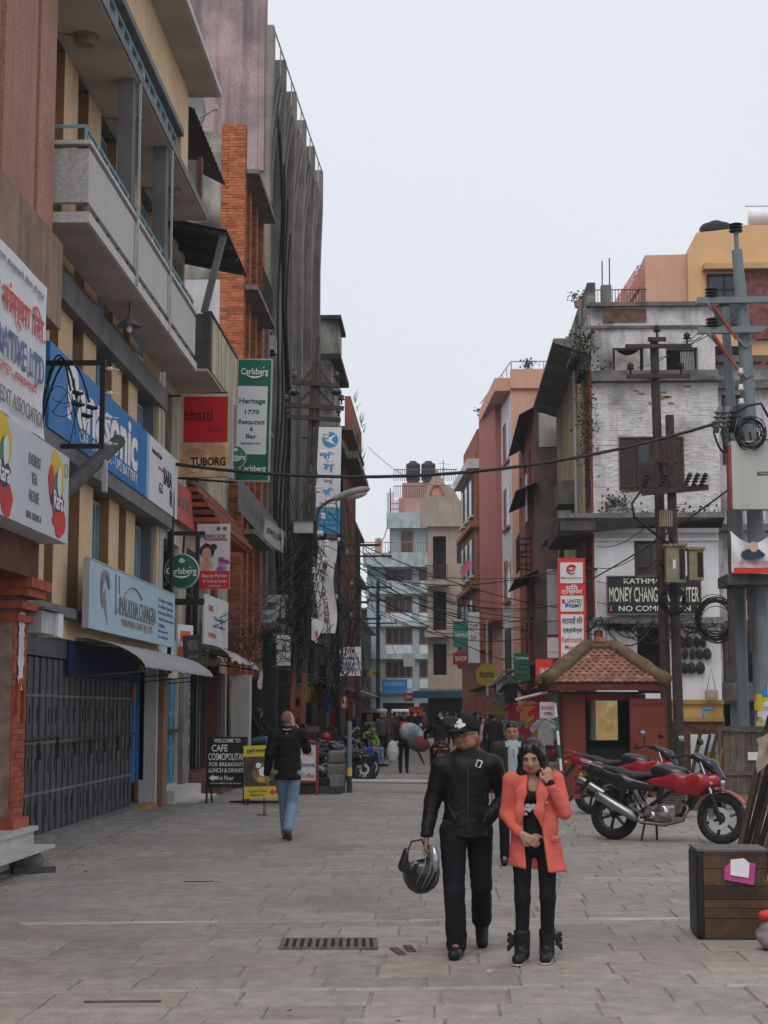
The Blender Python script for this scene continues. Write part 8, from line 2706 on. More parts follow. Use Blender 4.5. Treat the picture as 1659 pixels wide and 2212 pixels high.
    mb.lathe([(0, -.172), (.05, -.17), (.075, -.155), (.08, -.12)], 18, (.68, 0, .36), 'y')
    mb.lathe([(0, -.165), (.035, -.163), (.05, -.15), (.052, -.11)], 14, (.54, 0, .31), 'y')
    mb.build('engine_cover', CHROME, en)
    mb = MB()
    mb.bar((.42, -.14, .46), (.58, -.14, .36), .03).bar((.42, -.14, .46), (.25, -.14, .42), .03).bar((.25, -.14, .42), (.45, -.15, .3), .025)
    mb.build('foot_bracket', ALLOY, t)
    MB().cyl((.45, -.13, .28), (.45, -.26, .28), .015, n=6).build('foot_peg', BLACK, t)
    # exhaust
    mb = MB()
    mb.smooth = True
    mb.tube([(.9, -.05, .5), (.97, -.08, .4), (.92, -.11, .26), (.7, -.14, .2), (.42, -.16, .22), (.3, -.17, .28)], .021, 9)
    ex = mb.build('exhaust_pipe', PIPE, t)
    mb = MB()
    mb.smooth = True
    mb.tube([(.36, -.175, .25), (.28, -.18, .31), (-.12, -.19, .52), (-.16, -.19, .54)], [.028, .058, .06, .045], 16)
    mb.build('muffler', ALLOY, ex)
    MB().cyl((-.158, -.19, .539), (-.19, -.19, .556), .035, n=12).build('muffler_tip', BLACK, ex)
    # bodywork
    sd = SDF().ell((.74, 0, .79), (.26, .14, .13), .03, rot=(0, R(4), 0)).ell((.62, 0, .84), (.15, .11, .09), .04)
    tk_ = sd.build('fuel_tank', body if body is not BIKERED else BIKEBLK, t, h=h)
    sd = SDF()
    for q in (-1, 1):
        sd.chain([(.52, q * .12, .7), (.85, q * .16, .71), (1.12, q * .14, .72), (1.3, q * .06, .73)], [.045, .09, .085, .06], .05, (1, .55, 1))
        sd.chain([(.9, q * .15, .62), (1.1, q * .13, .6)], [.05, .05], .04, (1, .5, 1))
    sd.ell((1.26, 0, .76), (.12, .1, .07), .04)
    fr_ = sd.build('fairing', body, t, h=h)
    sd = SDF().chain([(1.05, 0, 1.02), (1.22, 0, .93), (1.36, 0, .77)], [.07, .085, .05], .04, (1, 1.25, .7))
    sd.build('windscreen', M('smoked screen', (.02, .02, .024), .12, .1, 3, spec=.6), fr_, h=h)
    mb = MB()
    mb.smooth = True
    mb.lathe([(0, .03), (.04, .02), (.055, 0)], 12, (1.37, 0, .72), 'x')
    mb.build('headlight', CHROME, fr_)
    for q in (-1, 1):
        mb = MB()
        mb.smooth = True
        mb.lathe([(0, -.03), (.025, -.01), (.02, .03)], 8, (1.28, q * .15, .7), 'y')
        mb.build('indicator', AMBER, fr_)
    sd = SDF().chain([(.5, 0, .78), (.25, 0, .76), (.05, 0, .82), (-.3, 0, .9)], [.07, .08, .075, .05], .05, (1, 1.35, .7))
    sd.build('seat', SEATV, t, h=h)
    sd = SDF()
    for q in (-1, 1):
        sd.chain([(.5, q * .1, .64), (.15, q * .12, .7), (-.25, q * .09, .82), (-.42, q * .03, .86)], [.05, .075, .065, .03], .05, (1, .6, 1))
    tl = sd.build('tail_panel', tail, t, h=h)
    mb = MB()
    mb.tube([(-.1, .14, .86), (-.4, .11, .94), (-.48, 0, .97), (-.4, -.11, .94), (-.1, -.14, .86)], .014, 6)
    mb.build('grab_rail', ALLOY if tail is BIKEBLK else tail, tl)
    sd = SDF().ell((-.44, 0, .85), (.04, .07, .035), .01)
    sd.build('tail_light', TAIL, tl, h=.014)
    for q in (-1, 1):
        mb = MB()
        mb.tube([(-.36, 0, .78), (-.38, q * .16, .77)], .01, 5)
        mb.lathe([(0, -.025), (.025, 0), (0, .025)], 7, (-.38, q * .17, .77), 'y')
        mb.build('indicator', AMBER, tl)
    mb = MB()
    mb.smooth = True
    mb.sheet([[(-.3 - .03 * i - .004 * i * i, y, .78 - .055 * i) for y in (-.08, 0, .08)] for i in range(9)])
    mg = mb.build('rear_mudguard', BLACK, t)
    o = B('number_plate', M('red number plate', (.35, .03, .03), .5, .1), mg, (-.515, -.505, -.1, .1, .48, .64))
    # handlebar, mirrors, stand
    mb = MB()
    for q in (-1, 1):
        mb.tube([(1.0, q * .05, 1.0), (1.0, q * .2, 1.03), (.9, q * .36, 1.0)], .014, 6)
    hb_ = mb.build('handlebar', BLACK, t)
    for q in (-1, 1):
        MB().cyl((.93, q * .3, 1.005), (.89, q * .4, .99), .021, n=8).build('grip', RUBBER, hb_)
        mb = MB()
        mb.tube([(.97, q * .24, 1.03), (.98, q * .3, 1.18)], .008, 5)
        mb.build('mirror_stalk', BLACK, hb_)
        sd = SDF().ell((.98, q * .33, 1.21), (.025, .08, .045), .01)
        m_ = sd.build('mirror', ALLOY if q < 0 else BLACK, hb_, h=.015)
        mb = MB()
        mb.add([(.953, q * .33 + .068 * math.cos(a), 1.21 + .036 * math.sin(a)) for a in [i * math.pi / 8 for i in range(16)]], [tuple(range(16))])
        mb.build('mirror_glass', CHROME, m_)
    if not rider:
        MB().tube([(.5, .1, .28), (.46, .24, .01)], .014, 6).build('side_stand', BLACK, t)
        MB().tube([(.44, -.1, .24), (.4, -.12, .0)], .014, 6).build('centre_stand', RUST, t)
    t.rotation_euler = (R(-4) if not rider else 0, 0, rz)
    return t
hero = motorcycle('red and black sports motorcycle parked side on before the kiosk', (2.3, 22.2, 0), R(-29), h=.013)
hero.scale = (1.1, 1.1, 1.1)
motorcycle('red tailed motorcycle parked behind the red sports motorcycle', (2.5, 27.6, 0), R(-32), BIKERED, BIKERED, h=.02).scale = (1.1, 1.1, 1.1)
ridden = motorcycle('motorcycle ridden away down the lane by a helmeted rider', (-.05, 41.2, 0), R(92), BIKEBLK, BIKEBLK, h=.03, rider=True)
rp = dict(pel=(0, .02, .84), hipL=(.1, 0, .82), hipR=(-.1, 0, .82), kneeL=(.2, -.38, .72), kneeR=(-.2, -.38, .72), ankL=(.2, -.2, .32), ankR=(-.2, -.2, .32), toeL=(.2, -.36, .27), toeR=(-.2, -.36, .27),
          chest=(0, -.06, 1.18), neck=(0, -.08, 1.36), shL=(.19, -.06, 1.3), shR=(-.19, -.06, 1.3), elL=(.36, -.28, 1.14), elR=(-.36, -.28, 1.14), wrL=(.36, -.62, 1.02), wrR=(-.36, -.62, 1.02))
RD, J, Hd, Rm, s = person('rider in black jacket and dark helmet riding away down the lane', (-.05, 41.45, .02), R(182), 1.68, rp, (0, 0), BLKCL, BLKCL, SHOEB, SKIN, None, .02, sit=True, hands=False)
sd = SDF().ell(Hd(0, .01, 1.59), (.125, .145, .145), .02)
hl = sd.build('helmet', BIKEBLK, RD, h=.016)
B('helmet_mark', INKW, hl, (-.06, -.01, .135, .15, 1.5, 1.53))
bluebike = motorcycle('blue panelled motorcycle nearest the grey barrier post on the left', (-2.45, 40.4, 0), R(60), BIKEBLUE, BIKEBLK, h=.03, group='motorcycles parked along the left side')
base = motorcycle('black motorcycle beside the blue panelled one in the parked row', (-3.0, 41.2, 0), R(58), BIKEBLK, BIKEBLK, h=.03)
base['group'] = 'motorcycles parked along the left side'
for (x, y, a, lb) in ((-2.85, 42.0, 66, 'second motorcycle of the parked row from the barrier post'), (-2.7, 43.6, 55, 'third motorcycle of the parked row from the barrier post'), (-3.1, 45.2, 62, 'fourth motorcycle of the parked row from the barrier post'), (-2.6, 47.0, 70, 'fifth motorcycle of the parked row, beside the green vest')):
    c = dup(base, (x, y, 0), R(a), lb, 'motorcycles parked along the left side')
    c.rotation_euler = (R(-4), 0, R(a))
c = dup(base, (-3.2, 39.4, 0), R(20), 'dark motorcycle half hidden behind the white price board', 'motorcycles parked along the left side')
c = dup(base, (2.35, 44.5, 0), R(160), 'motorcycle standing under the awning left of the kiosk', 'motorcycles parked on the right side')
c = dup(base, (2.7, 46.5, 0), R(150), 'motorcycle deeper under the awning left of the kiosk', 'motorcycles parked on the right side')
rb = thing('red_helmet', 'red helmet resting on a motorcycle of the parked row', 'helmet', tuple(aY(692 + 12, 1592, 43.2)), 0)
SDF().ell((0, 0, 0), (.13, .14, .13), .02).build('shell', BIKERED, rb, h=.02)

# ================================================================== vans at the far end
def van(label, loc, rz, cb, ct):
    t = thing('microbus', label, 'van', loc, rz)
    sd = SDF().rbox((0, 1.7, .72), (.74, 1.75, .42), .12, .05).rbox((0, 1.85, 1.4), (.68, 1.5, .42), .14, .05)
    sd.build('body', [cb, ct], t, h=.045, rule=lambda c: (c[:, 2] > 1.02).astype(int))
    mb = MB()
    mb.add([(-.58, .17, 1.08), (.58, .17, 1.08), (.52, .33, 1.62), (-.52, .33, 1.62)], [(0, 1, 2, 3)])
    mb.build('windscreen', GLASS, t)
    mb = MB()
    mb.add([(-.3, .155, 1.12), (.0, .155, 1.12), (0, .3, 1.56), (-.3, .3, 1.56)], [(0, 1, 2, 3)])
    mb.build('windscreen_sticker', YELB, t)
    for q in (-1, 1):
        mb = MB()
        mb.lathe([(0, -.04), (.09, -.03), (.1, 0)], 12, (q * .5, -.05, .78), 'y')
        mb.build('headlight', CHROME, t)
        B('mirror', BLACK, t, (q * .8 - .06, q * .8 + .06, .2, .26, 1.15, 1.4))
        mb = MB()
        mb.lathe([(0, -.08), (.27, -.08), (.29, 0), (.27, .08), (0, .08)], 16, (q * .62, .55, .29), 'x')
        mb.build('wheel', RUBBER, t)
        B('side_window', GLASS, t, (q * .69 - .006, q * .69 + .006, .7, 3.0, 1.2, 1.6))
    B('bumper', WHITE, t, (-.76, .76, -.14, -.04, .34, .5))
    B('grille', BLACK, t, (-.36, .36, -.062, -.05, .66, .78))
    B('number_plate', WHITE, t, (-.22, .22, -.15, -.141, .36, .46))
    return t
van('red and white microbus facing the square beyond the parked motorcycles', (-3.55, 83, 0), 0, REDB, WHITE)
van('small white van far down the lane before the blue house', (-2.85, 112, 0), 0, WHITE, WHITE2)
bx = thing('red_booth', 'bright red cabinet standing far down the lane by the blue house', 'cabinet', (-1.75, 108, 0), 0)
B('cabinet', RED2, bx, (-.45, .45, 0, .7, 0, 1.9))
B('panel', INKW, bx, (-.1, .12, -.01, -.002, 1.2, 1.5), (-.15, .15, -.01, -.002, .6, .9))
B('lid', REDST, bx, (-.5, .5, -.04, .74, 1.902, 1.98))

# ================================================================== boards and small street furniture on the left
s = thing('cafe_board', 'black chalk style board reading WELCOME TO CAFE COSMOPOLITAN', 'sign', (-4.4, 30.35, 0), R(-4))
s.rotation_euler = (R(-6), 0, R(-4))
B('board', BLACK, s, (0, .76, 0, .03, .3, 1.24))
for x in (.02, .72):
    MB().bar((x, .015, .0), (x, .015, .3), .035).bar((x, .04, 1.1), (x, .5, .03), .03).build('leg', BLACK, s)
for tt, z, w, hh in (('WELCOME TO', 1.17, .5, .07), ('CAFE', 1.03, .3, .13), ('COSMOPOLITAN', .87, .7, .13), ('FOR BREAKFAST', .73, .66, .075), ('LUNCH & DINNER', .62, .66, .08), ('1st Floor', .48, .3, .08), ('we are available on the top floor', .38, .6, .035)):
    text(tt, s, .38 if tt != 'CAFE' else .24, z, w, hh, INKW, y=-.006, bold=.012)
mb = MB()
mb.prism([(.05, -.004, .48), (.14, -.004, .54), (.14, -.004, .51), (.22, -.004, .51), (.22, -.004, .45), (.14, -.004, .45), (.14, -.004, .42)], (0, .003, 0))
mb.build('arrow', INKW, s)
s = thing('thakali_board', 'yellow and brown menu board with a picture of a rice plate', 'sign', (-3.62, 29.9, 0), R(3))
s.rotation_euler = (R(-5), R(-1.5), R(3))
B('board', YELB, s, (0, .72, 0, .03, .12, 1.08))
B('picture', M('print dull brown', (.06, .045, .035), .5, .3, 6), s, (.005, .715, -.006, -.001, .34, .88))
text('टुक्चे थकाली रेष्टुरेन्ट', s, .36, .98, .6, .1, INK, y=-.006, bold=.01)
text('Tukuche Thakali', s, .25, .26, .34, .05, M('brown lettering', (.2, .08, .01), .6, 0), y=-.006)
text('Restaurant', s, .25, .19, .26, .05, MATS['brown lettering'], y=-.006)
mb = MB()
mb.prism([(.45, -.004, .23), (.54, -.004, .3), (.54, -.004, .26), (.68, -.004, .26), (.68, -.004, .2), (.54, -.004, .2), (.54, -.004, .16)], (0, .003, 0))
mb.build('arrow', RED2, s)
rr = random.Random(14)
mb = MB()
for k, (x, z, r_, ci) in enumerate(((.36, .58, .2, 0), (.36, .6, .09, 1), (.27, .72, .05, 1), (.24, .58, .05, 2), (.3, .46, .055, 3), (.4, .45, .06, 3), (.48, .68, .05, 2), (.5, .53, .05, 4), (.2, .66, .035, 4))):
    mb.cur = ci
    mb.t = 0
    mb.add([(x + r_ * math.cos(i * math.pi / 8), -.008 - .0006 * k, z + r_ * .95 * math.sin(i * math.pi / 8)) for i in range(16)], [tuple(range(16))])
mb.build('plate_print', [M('print brass', (.22, .14, .06), .5, .2), INKW, M('print curry', (.3, .1, .02), .5, .3), M('print dal', (.4, .3, .06), .5, .2), M('print greens', (.06, .1, .02), .5, .3)], s)
for x in (.05, .67):
    MB().bar((x, .015, 0), (x, .015, .12), .03).bar((x, .04, .9), (x, .42, .02), .025).build('leg', RUST, s)
hk = thing('boot_scraper', 'small iron hook stand on the paving before the yellow board', 'iron stand', tuple(aG(570, 1762)), 0)
MB().tube([(0, 0, .01), (0, 0, .3)], .009, 5).tube([(-.12, 0, .012), (.06, 0, .012)], .009, 5).tube([(.02, 0, .01), (.03, 0, .14), (0, 0, .2)], .007, 5).build('iron', RUST, hk)
pl_ = thing('iron_plate', 'flat dark iron plate lying under the yellow menu board', 'plate', tuple(aG(560, 1734)), 0)
mb = MB()
mb.prism([(-.55, -.15, .01), (.5, -.2, .01), (.45, .1, .01), (-.4, .12, .01)], (0, 0, .03))
mb.build('sheet', RUST, pl_)
s = thing('white_price_board', 'white framed board with blue and pink lettering behind the bald man', 'sign', (-2.93, 33.6, 0), R(-8))
B('board', WHITE, s, (0, .34, 0, .02, .3, 1.02))
B('frame', REDST, s, (-.03, 0, -.01, .04, .0, 1.06), (.34, .39, -.01, .04, .0, 1.06), (0, .34, -.01, .04, 1.02, 1.06), (0, .34, -.01, .04, .25, .3))
text('Internet', s, .18, .62, .28, .1, INKB, y=-.006, bold=.01)
text('Coffee', s, .18, .4, .26, .1, INKR, y=-.006, bold=.01)
text('Hot', s, .18, .84, .2, .1, INKR, y=-.006)
pt = thing('stone_plinth', 'low black stone plinth before the white framed board', 'plinth', (-3.1, 34.0, 0), R(-4))
B('base', CONCD, pt, (-.5, 1.0, 0, .5, 0, .16))
B('block', BLACK, pt, (-.4, .75, .05, .45, .161, .32))
B('kerb_block', CONC, pt, (.76, 1.0, .05, .45, .161, .38))
bl = thing('stone_bollard', 'squat grey stone bollard of two blocks by the barrier post', 'bollard', (-2.26, 34.9, 0), R(3))
SDF().rbox((0, 0, .3), (.2, .18, .3), .05, .01).build('lower_block', CONC, bl, h=.02)
SDF().rbox((0, 0, .74), (.18, .17, .135), .06, .01).build('upper_block', CONC, bl, h=.02)
br_ = thing('street_barrier', 'low pale pipe barrier with grey upright post across the lane', 'barrier', (-1.97, 34.75, 0), 0)
MB().cyl((0, 0, 0), (0, 0, 1.5), .05, n=12).build('post', P3C, br_)
MB().cyl((0, 0, .0), (0, 0, .34), .058, n=12).build('rust_sleeve', RUST, br_)
MB().cyl((0, 0, .342), (0, 0, .52), .056, n=12).build('yellow_band', YELB, br_)
MB().cyl((0.05, 0, .235), (4.1, .05, .2), .045, n=10).build('pipe', M('pale pipe paint', (.42, .41, .43), .5, .15, 4), br_)
B('socket', RUST, br_, (4.1, 4.22, -.06, .14, 0, .32))
sp_ = thing('striped_pole', 'leaning green and white striped barrier arm left of the kiosk', 'barrier arm', (2.36, 33.0, 0), 0)
a, b = Vector((.05, 0, .2)), Vector((-.1, .1, 2.15))
for k in range(7):
    MB().cyl(a.lerp(b, k / 7), a.lerp(b, (k + 1) / 7), .028, n=8).build('band', [M('barrier green', (.02, .16, .1), .5, .1), INKW][k % 2], sp_)
MB().cyl((.055, 0, 0), a, .028, n=8).build('foot', RUST, sp_)

# ================================================================== right foreground: chest, bags, trestle, fence
ch = thing('wooden_chest', 'old brown plank chest with pink and white paper stuck on it', 'chest', (1.93, 12.62, 0), R(-2))
WD = [M('chest wood', (.085, .047, .026), .75, .3, 3, .25, 25, streak=.6, dirt=(.04, .022, .014), sdir=(1.5, 8, 22)), M('chest dark wood', (.045, .028, .019), .75, .3, 3, .25, 25), M('chest pale wood', (.105, .058, .029), .75, .3, 3, .25, 25, streak=.5, dirt=(.06, .03, .02), sdir=(1.5, 8, 22))]
for k, (z0, z1, m) in enumerate(((.012, .16, 0), (.165, .235, 0), (.24, .3, 2), (.305, .4, 1), (.405, .53, 0), (.535, .655, 0))):
    B('plank', WD[m], ch, (.045, .525, -.004 * (k % 2), .02, z0, z1))
B('box', WD[1], ch, (.03, .53, .021, .5, .005, .645))
SDF().rbox((.02, .24, .33), (.03, .26, .325), .028, .01).build('rounded_end', BLACK, ch, h=.012)
B('lid', M('grey worn lid', (.1, .095, .09), .6, .2, 3), ch, (.0, .54, -.012, .52, .655, .672))
B('iron_edge', RUST, ch, (.05, .52, -.008, -.0045, .63, .655))
pa = thing('pasted_paper', 'white and pink paper pasted on the wooden chest', 'paper', (1.93 + .2, 12.6, .43), R(-2))
mb = MB()
mb.prism([(0, -.004, .02), (.22, -.008, -.02), (.235, -.008, .14), (.06, -.004, .17), (.0, -.004, .1)], (0, .003, 0))
mb.build('pink_sheet', M('pink paper', (.45, .07, .25), .7, .2, 10), pa)
mb = MB()
mb.prism([(.045, -.012, .055), (.18, -.014, .035), (.19, -.014, .145), (.15, -.012, .18), (.05, -.012, .17)], (0, .003, 0))
mb.build('white_sheet', WHITE2, pa)
bg_ = thing('carrier_bag', 'grey crumpled plastic sack at the right edge on the paving', 'bag', (2.4, 12.1, 0), 0)
SDF().ell((.1, 0, .1), (.24, .18, .13), .03).ell((.02, -.02, .16), (.13, .12, .1), .03).ell((.25, 0, .17), (.12, .1, .1), .03).build('plastic', M('grey plastic sack', (.27, .24, .235), .35, .2, 8, .3, 30), bg_, h=.012, cut=[lambda X, Y, Z: .002 - Z], fold=.01, ffreq=60)
b2 = thing('carrier_bag', 'red and yellow plastic bag lying on the grey sack', 'bag', (2.36, 12.06, .2), 0)
SDF().ell((.08, 0, .06), (.15, .1, .035), .02).ell((-.03, 0, .05), (.05, .06, .035), .02).ell((.2, .0, .09), (.1, .08, .04), .02).build('plastic', [RED2, YELB], b2, h=.01, fold=.008, ffreq=60, rule=lambda c: ((c[:, 0] > .06) & (c[:, 2] < .085) & (c[:, 0] < .2)).astype(int))
fr2 = thing('pole_bundle', 'bundle of dark wooden trestle poles leaning at the right edge', 'poles', (2.5, 14.6, 0), 0)
for k in range(15):
    x0 = -.03 + .026 * k
    MB().bar((x0, .05 * (k % 4), 0), (x0 + .42 + .02 * k, .1 + .05 * (k % 4), 1.55 + .12 * (k % 3)), .045 if k % 2 else .03, .035).build('pole', [WOOD, BLACK, M('worn pole', (.075, .05, .036), .7, .3, 5)][k % 3], fr2)
clo = thing('beige_cloth', 'beige cloth thrown over the leaning trestle poles', 'cloth', (2.88, 14.45, 1.2), 0)
mb = MB()
mb.smooth = True
rows = []
for i in range(10):
    x = -.14 + .06 * i
    rows.append([(x + .02 * math.sin(j), -.08 + .03 * math.sin(i * 1.7 + j), .28 - .05 * j - .02 * math.sin(i * 1.3) + (.035 * i if j < 3 else .06 * i)) for j in range(7 if True else 5)])
mb.sheet(rows)
mb.build('cloth', M('beige canvas', (.33, .27, .22), .9, .15, 6), clo)
rp_ = thing('red_pole', 'thin dark red upright pole beside the trestle bundle', 'pole', (2.86, 14.2, 0), 0)
MB().tube([(0, 0, 0), (.05, 0, 1.3)], .015, 6).build('shaft', REDST, rp_)
B('foot', RUST, rp_, (-.06, .06, -.06, .06, 0, .02))
fn = thing('plank_fence', 'grey brown fence of upright planks at the right edge', 'fence', (4.92, 28.9, 0), R(-3))
WDF = M('weathered grey plank', (.13, .105, .085), .85, .3, 3, .3, 25, rnd=.25, streak=.6, dirt=(.05, .04, .033), sdir=(25, 25, 1.2))
rr = random.Random(23)
for k in range(22):
    x = k * .125
    B('plank', WDF, fn, (x + .003, x + .12, rr.uniform(-.006, .006), .03, .2, 1.36 + rr.uniform(-.01, .01)))
B('rail', WDF, fn, (-.03, 2.8, -.05, -.008, 1.365, 1.45), (-.03, 2.8, -.035, -.008, .6, .68))
B('base_board', M('raw board', (.27, .17, .09), .8, .2, 3), fn, (-.02, 2.8, -.06, -.01, .08, .26))
B('post', WDF, fn, (-.08, -.032, -.04, .05, 0, 1.45))
B('paper_tag', WHITE, fn, (.42, .62, -.042, -.0365, .86, 1.0))
for k, (x, z, lean, w, hh, m, lb) in enumerate(((4.18, 0, .3, .06, 1.35, WOOD, 'dark framed panel leaning first beside the kiosk door'), (4.32, 0, .34, .05, 1.3, BLACK, 'black framed panel leaning second beside the kiosk door'), (4.44, 0, .36, .06, 1.32, WOOD, 'dark wooden frame leaning third beside the kiosk door'), (4.6, 0, .3, .05, 1.05, M('raw frame wood', (.25, .13, .05), .7, .2), 'pale wooden frame leaning against the plank fence'))):
    pn = thing('leaning_frame', lb, 'frame', (x, 28.6 + .1 * k, 0), R(-10), 'frames leaning by the kiosk')
    for y in (0, .5):
        MB().bar((0, y, 0), (lean, y, hh), w).build('upright', m, pn)
    for t_ in (.25, .6, .95):
        MB().bar((lean * t_, 0.03, hh * t_), (lean * t_, .47, hh * t_), .04).build('crossbar', m, pn)
pw = thing('white_chart', 'white printed chart board leaning between frames and fence', 'board', (4.62, 29.3, 0), 0)
B('board', WHITE, pw, (-.2, .3, 0, .03, .3, 1.3))
B('print', YELB, pw, (0.05, .25, -.005, -.001, .7, 1.0))
B('foot', WOOD, pw, (-.2, .3, -.02, .05, 0, .299))
bs = thing('blue_strap', 'coil of bright blue strapping hung by the dark shop front', 'strap', tuple(aY(1530, 1542, 42)), 0)
mb = MB()
mb.smooth = True
mb.tube([(.14 * math.cos(a), .02 * math.sin(3 * a), .13 * math.sin(a)) for a in [R(40) + i * .4 for i in range(9)]], .03, 6)
mb.build('coil', M('bright blue strip', (.01, .2, .6)), bs)
bk_ = thing('hanging_bag', 'beige cloth bag hung on the white wall right of the masks', 'bag', tuple(aY(1537, 1500, 45.6)), 0)
SDF().rbox((0, 0, 0), (.18, .06, .14), .04, .01).build('cloth', M('beige canvas', (.33, .27, .22)), bk_, h=.025)
MB().tube([(-.12, 0, .12), (0, .02, .75), (.12, 0, .12)], .012, 5).build('strap', RUST, bk_)

# ================================================================== shop clutter along both sides of the lane
def hang_sign(label, u, v, Y, w, h_, m, lines=(), face=None, cat='sign', rz=0, bracket=True, name='hanging_sign'):
    s = thing(name, label, cat, tuple(aY(u, v, Y)), rz)
    B('board', m, s, (-w / 2, w / 2, 0, .06, 0, h_))
    if face:
        B('face', face, s, (-w / 2 + .04, w / 2 - .04, -.006, -.001, .04, h_ - .04))
    for tt, fz, fw, fh, mm in lines:
        text(tt, s, 0, fz * h_, fw * w, fh * h_, mm, y=-.01, bold=.01)
    if bracket:
        MB().bar((-w / 2 - .4, .03, h_ * .8), (-w / 2, .03, h_ * .8), .03).build('bracket', BLACK, s)
    return s
TEAL = M('teal board', (.03, .2, .17), .5, .1)
hang_sign('teal sign high on the right before the tan end house', 998, 1398, 82, .9, 1.3, TEAL, (('FASHION', .5, .8, .2, INKW),))
hang_sign('crimson sign below the teal sign', 996, 1436, 80, .8, .6, M('crimson frame', (.3, .02, .06)), (('SHOP', .5, .7, .4, INKW),))
hang_sign('upright white and green sign beside the crimson sign', 1024, 1432, 74, .52, 2.3, WHITE, (('CAFE', .72, .7, .1, INKG), ('BAR', .5, .5, .1, INKG), ('CARLSBERG', .1, .8, .07, INKW)))
hang_sign('green and white Carlsberg board hanging over the right hand shops', 1128, 1470, 52, .52, .86, GREENB, (('Carlsberg', .82, .8, .14, INKW), ('Heritage', .5, .7, .1, INKG), ('Restaurant', .32, .75, .09, INKG)), None)
s = hang_sign('round yellow disc sign over the right hand shops', 1052, 1458, 58, .04, .04, YELB, bracket=False)
mb = MB()
mb.lathe([(0, 0), (.4, 0), (.4, .06), (0, .06)], 28, (0, -.07, 0), 'y')
mb.build('disc', M('dull yellow disc', (.35, .22, .03), .6, .15, 4), s)
text('momo', s, 0, 0, .5, .18, INK, y=-.08, bold=.02)
hang_sign('red round topped sign half hidden by the kiosk roof', 1176, 1486, 40, .42, .7, RED2, (('SALE', .6, .5, .2, INKW),))
hang_sign('white notice board left of the kiosk under the awning', 1184, 1552, 42, .42, .42, LILAC, (('EXCHANGE', .65, .8, .2, INKR), ('OPEN', .3, .5, .2, INK)), name='notice_board')
hang_sign('pale upright shop panel behind the tall red sign', 1196, 1370, 50, .36, 2.0, LILAC, name='hanging_sign')
hang_sign('white sign with red Japanese characters hung before the left shops', 757, 1460, 46, .6, .82, WHITE, (('日本', .87, .5, .15, INKR), ('NIPPON', .6, .8, .12, INKB), ('TRAVEL', .42, .8, .12, INKB), ('OFFICE', .22, .8, .12, INKB)))
hang_sign('small yellow framed sign before the blue house', 811, 1462, 88, .7, .36, YELB, (('TEA', .5, .5, .5, INK),))
hang_sign('round white and red no entry sign near the blue awning', 882, 1515, 96, .5, .5, M('crimson frame', (.3, .02, .06)), (('STOP', .5, .7, .3, INKW),), name='road_sign')
hang_sign('white paper notice on the cables before the blue house', 884, 1440, 60, .42, .5, PW, name='paper_notice', bracket=False)
hang_sign('white paper sheet pinned to the lattice pole cables', 612, 1438, 37.2, .32, .7, PW, (('म', .6, .3, .2, INKG),), name='paper_notice', bracket=False)
hang_sign('small red and white notice under the dark lean to roof', 743, 1530, 44.5, .18, .34, RED2, (), PW, name='notice_board', bracket=False)
fl = thing('white_flag', 'white pennant with a red mark hanging by the lattice pole', 'flag', tuple(aY(684, 1390, 37.4)), 0)
mb = MB()
mb.smooth = True
mb.sheet([[(-.12 + .12 * i / 4 + .16 * j / 5 * (i / 4), .02 * math.sin(i + j), .1 * (1 - i / 4) + .5 * j / 5) for j in range(6)] for i in range(5)])
mb.build('cloth', WHITE, fl)
B('mark', RED2, fl, (-.02, .03, -.026, -.022, .15, .29))
pf = thing('pink_flag', 'bright pink pennant hung from the brick building cornice', 'flag', tuple(aY(992, 1238, 83)), 0)
mb = MB()
mb.smooth = True
mb.sheet([[(.1 * i + .08 * j, .03 * math.sin(i), .14 * j - .05 * i) for j in range(6)] for i in range(4)])
mb.build('cloth', M('pink cloth', (.6, .15, .28), .8, .1), pf)
# lean-to roofs
def leanto(label, p, L, rz, d, drop, m, cat='awning'):
    t = thing('shop_awning', label, cat, p, rz)
    mb = MB()
    rows = []
    n = 14
    for i in range(n + 1):
        x = L * i / n
        rows.append([(x, 0, .02 * (i % 2)), (x, -d * .5, -drop * .45 + .02 * (i % 2)), (x, -d, -drop + .02 * (i % 2))])
    mb.sheet(rows)
    mb.sheet([[(a, b, c - .015) for a, b, c in r_] for r_ in rows])
    mb.build('sheet', m, t)
    for x in (0.05, L - .05):
        MB().bar((x, 0, -.5), (x, -d * .95, -drop - .03), .03).build('strut', RUST, t)
    return t
leanto('dark lean to roof on the left past the lattice pole', (-4.6, 43.5, 2.9), 4.0, R(90), 1.5, .35, CORR)
leanto('tarpaulin awning over the left shops beyond the parked motorcycles', (-4.5, 52, 2.8), 6, R(90), 1.3, .4, M('dark tarpaulin', (.05, .045, .05), .7, .3))
leanto('rusty awning over the far left shops', (-4.3, 63, 2.8), 8, R(90), 1.2, .5, CORR)
leanto('pale awning over the far left shops near the red microbus', (-4.4, 78, 2.8), 7, R(90), 1.2, .4, OFFW)
leanto('slanting brown awning left of the kiosk', (4.2, 52, 2.75), 5.5, R(-90), 1.4, .35, M('brown sheet awning', (.15, .1, .085), .7, .2))
leanto('black awning over the red shop house entrance', (3.45, 66, 2.9), 6, R(-90), 1.3, .4, CORR)
leanto('long dark awning under the peach building', (2.95, 82, 3.0), 8, R(-94), 1.2, .4, CORR)
leanto('blue awning at the foot of the tan end house', (1.4, 100, 2.9), 3.2, R(180), 1.3, .4, M('blue awning', (.06, .2, .4)))
tb = thing('tube_light', 'white fluorescent tube light slung under the brown awning', 'lamp', tuple(aY(1128, 1512, 47)), R(-20))
MB().cyl((-.2, 0, 0), (.75, 0, .22), .035, n=8).build('tube', OFFW, tb)
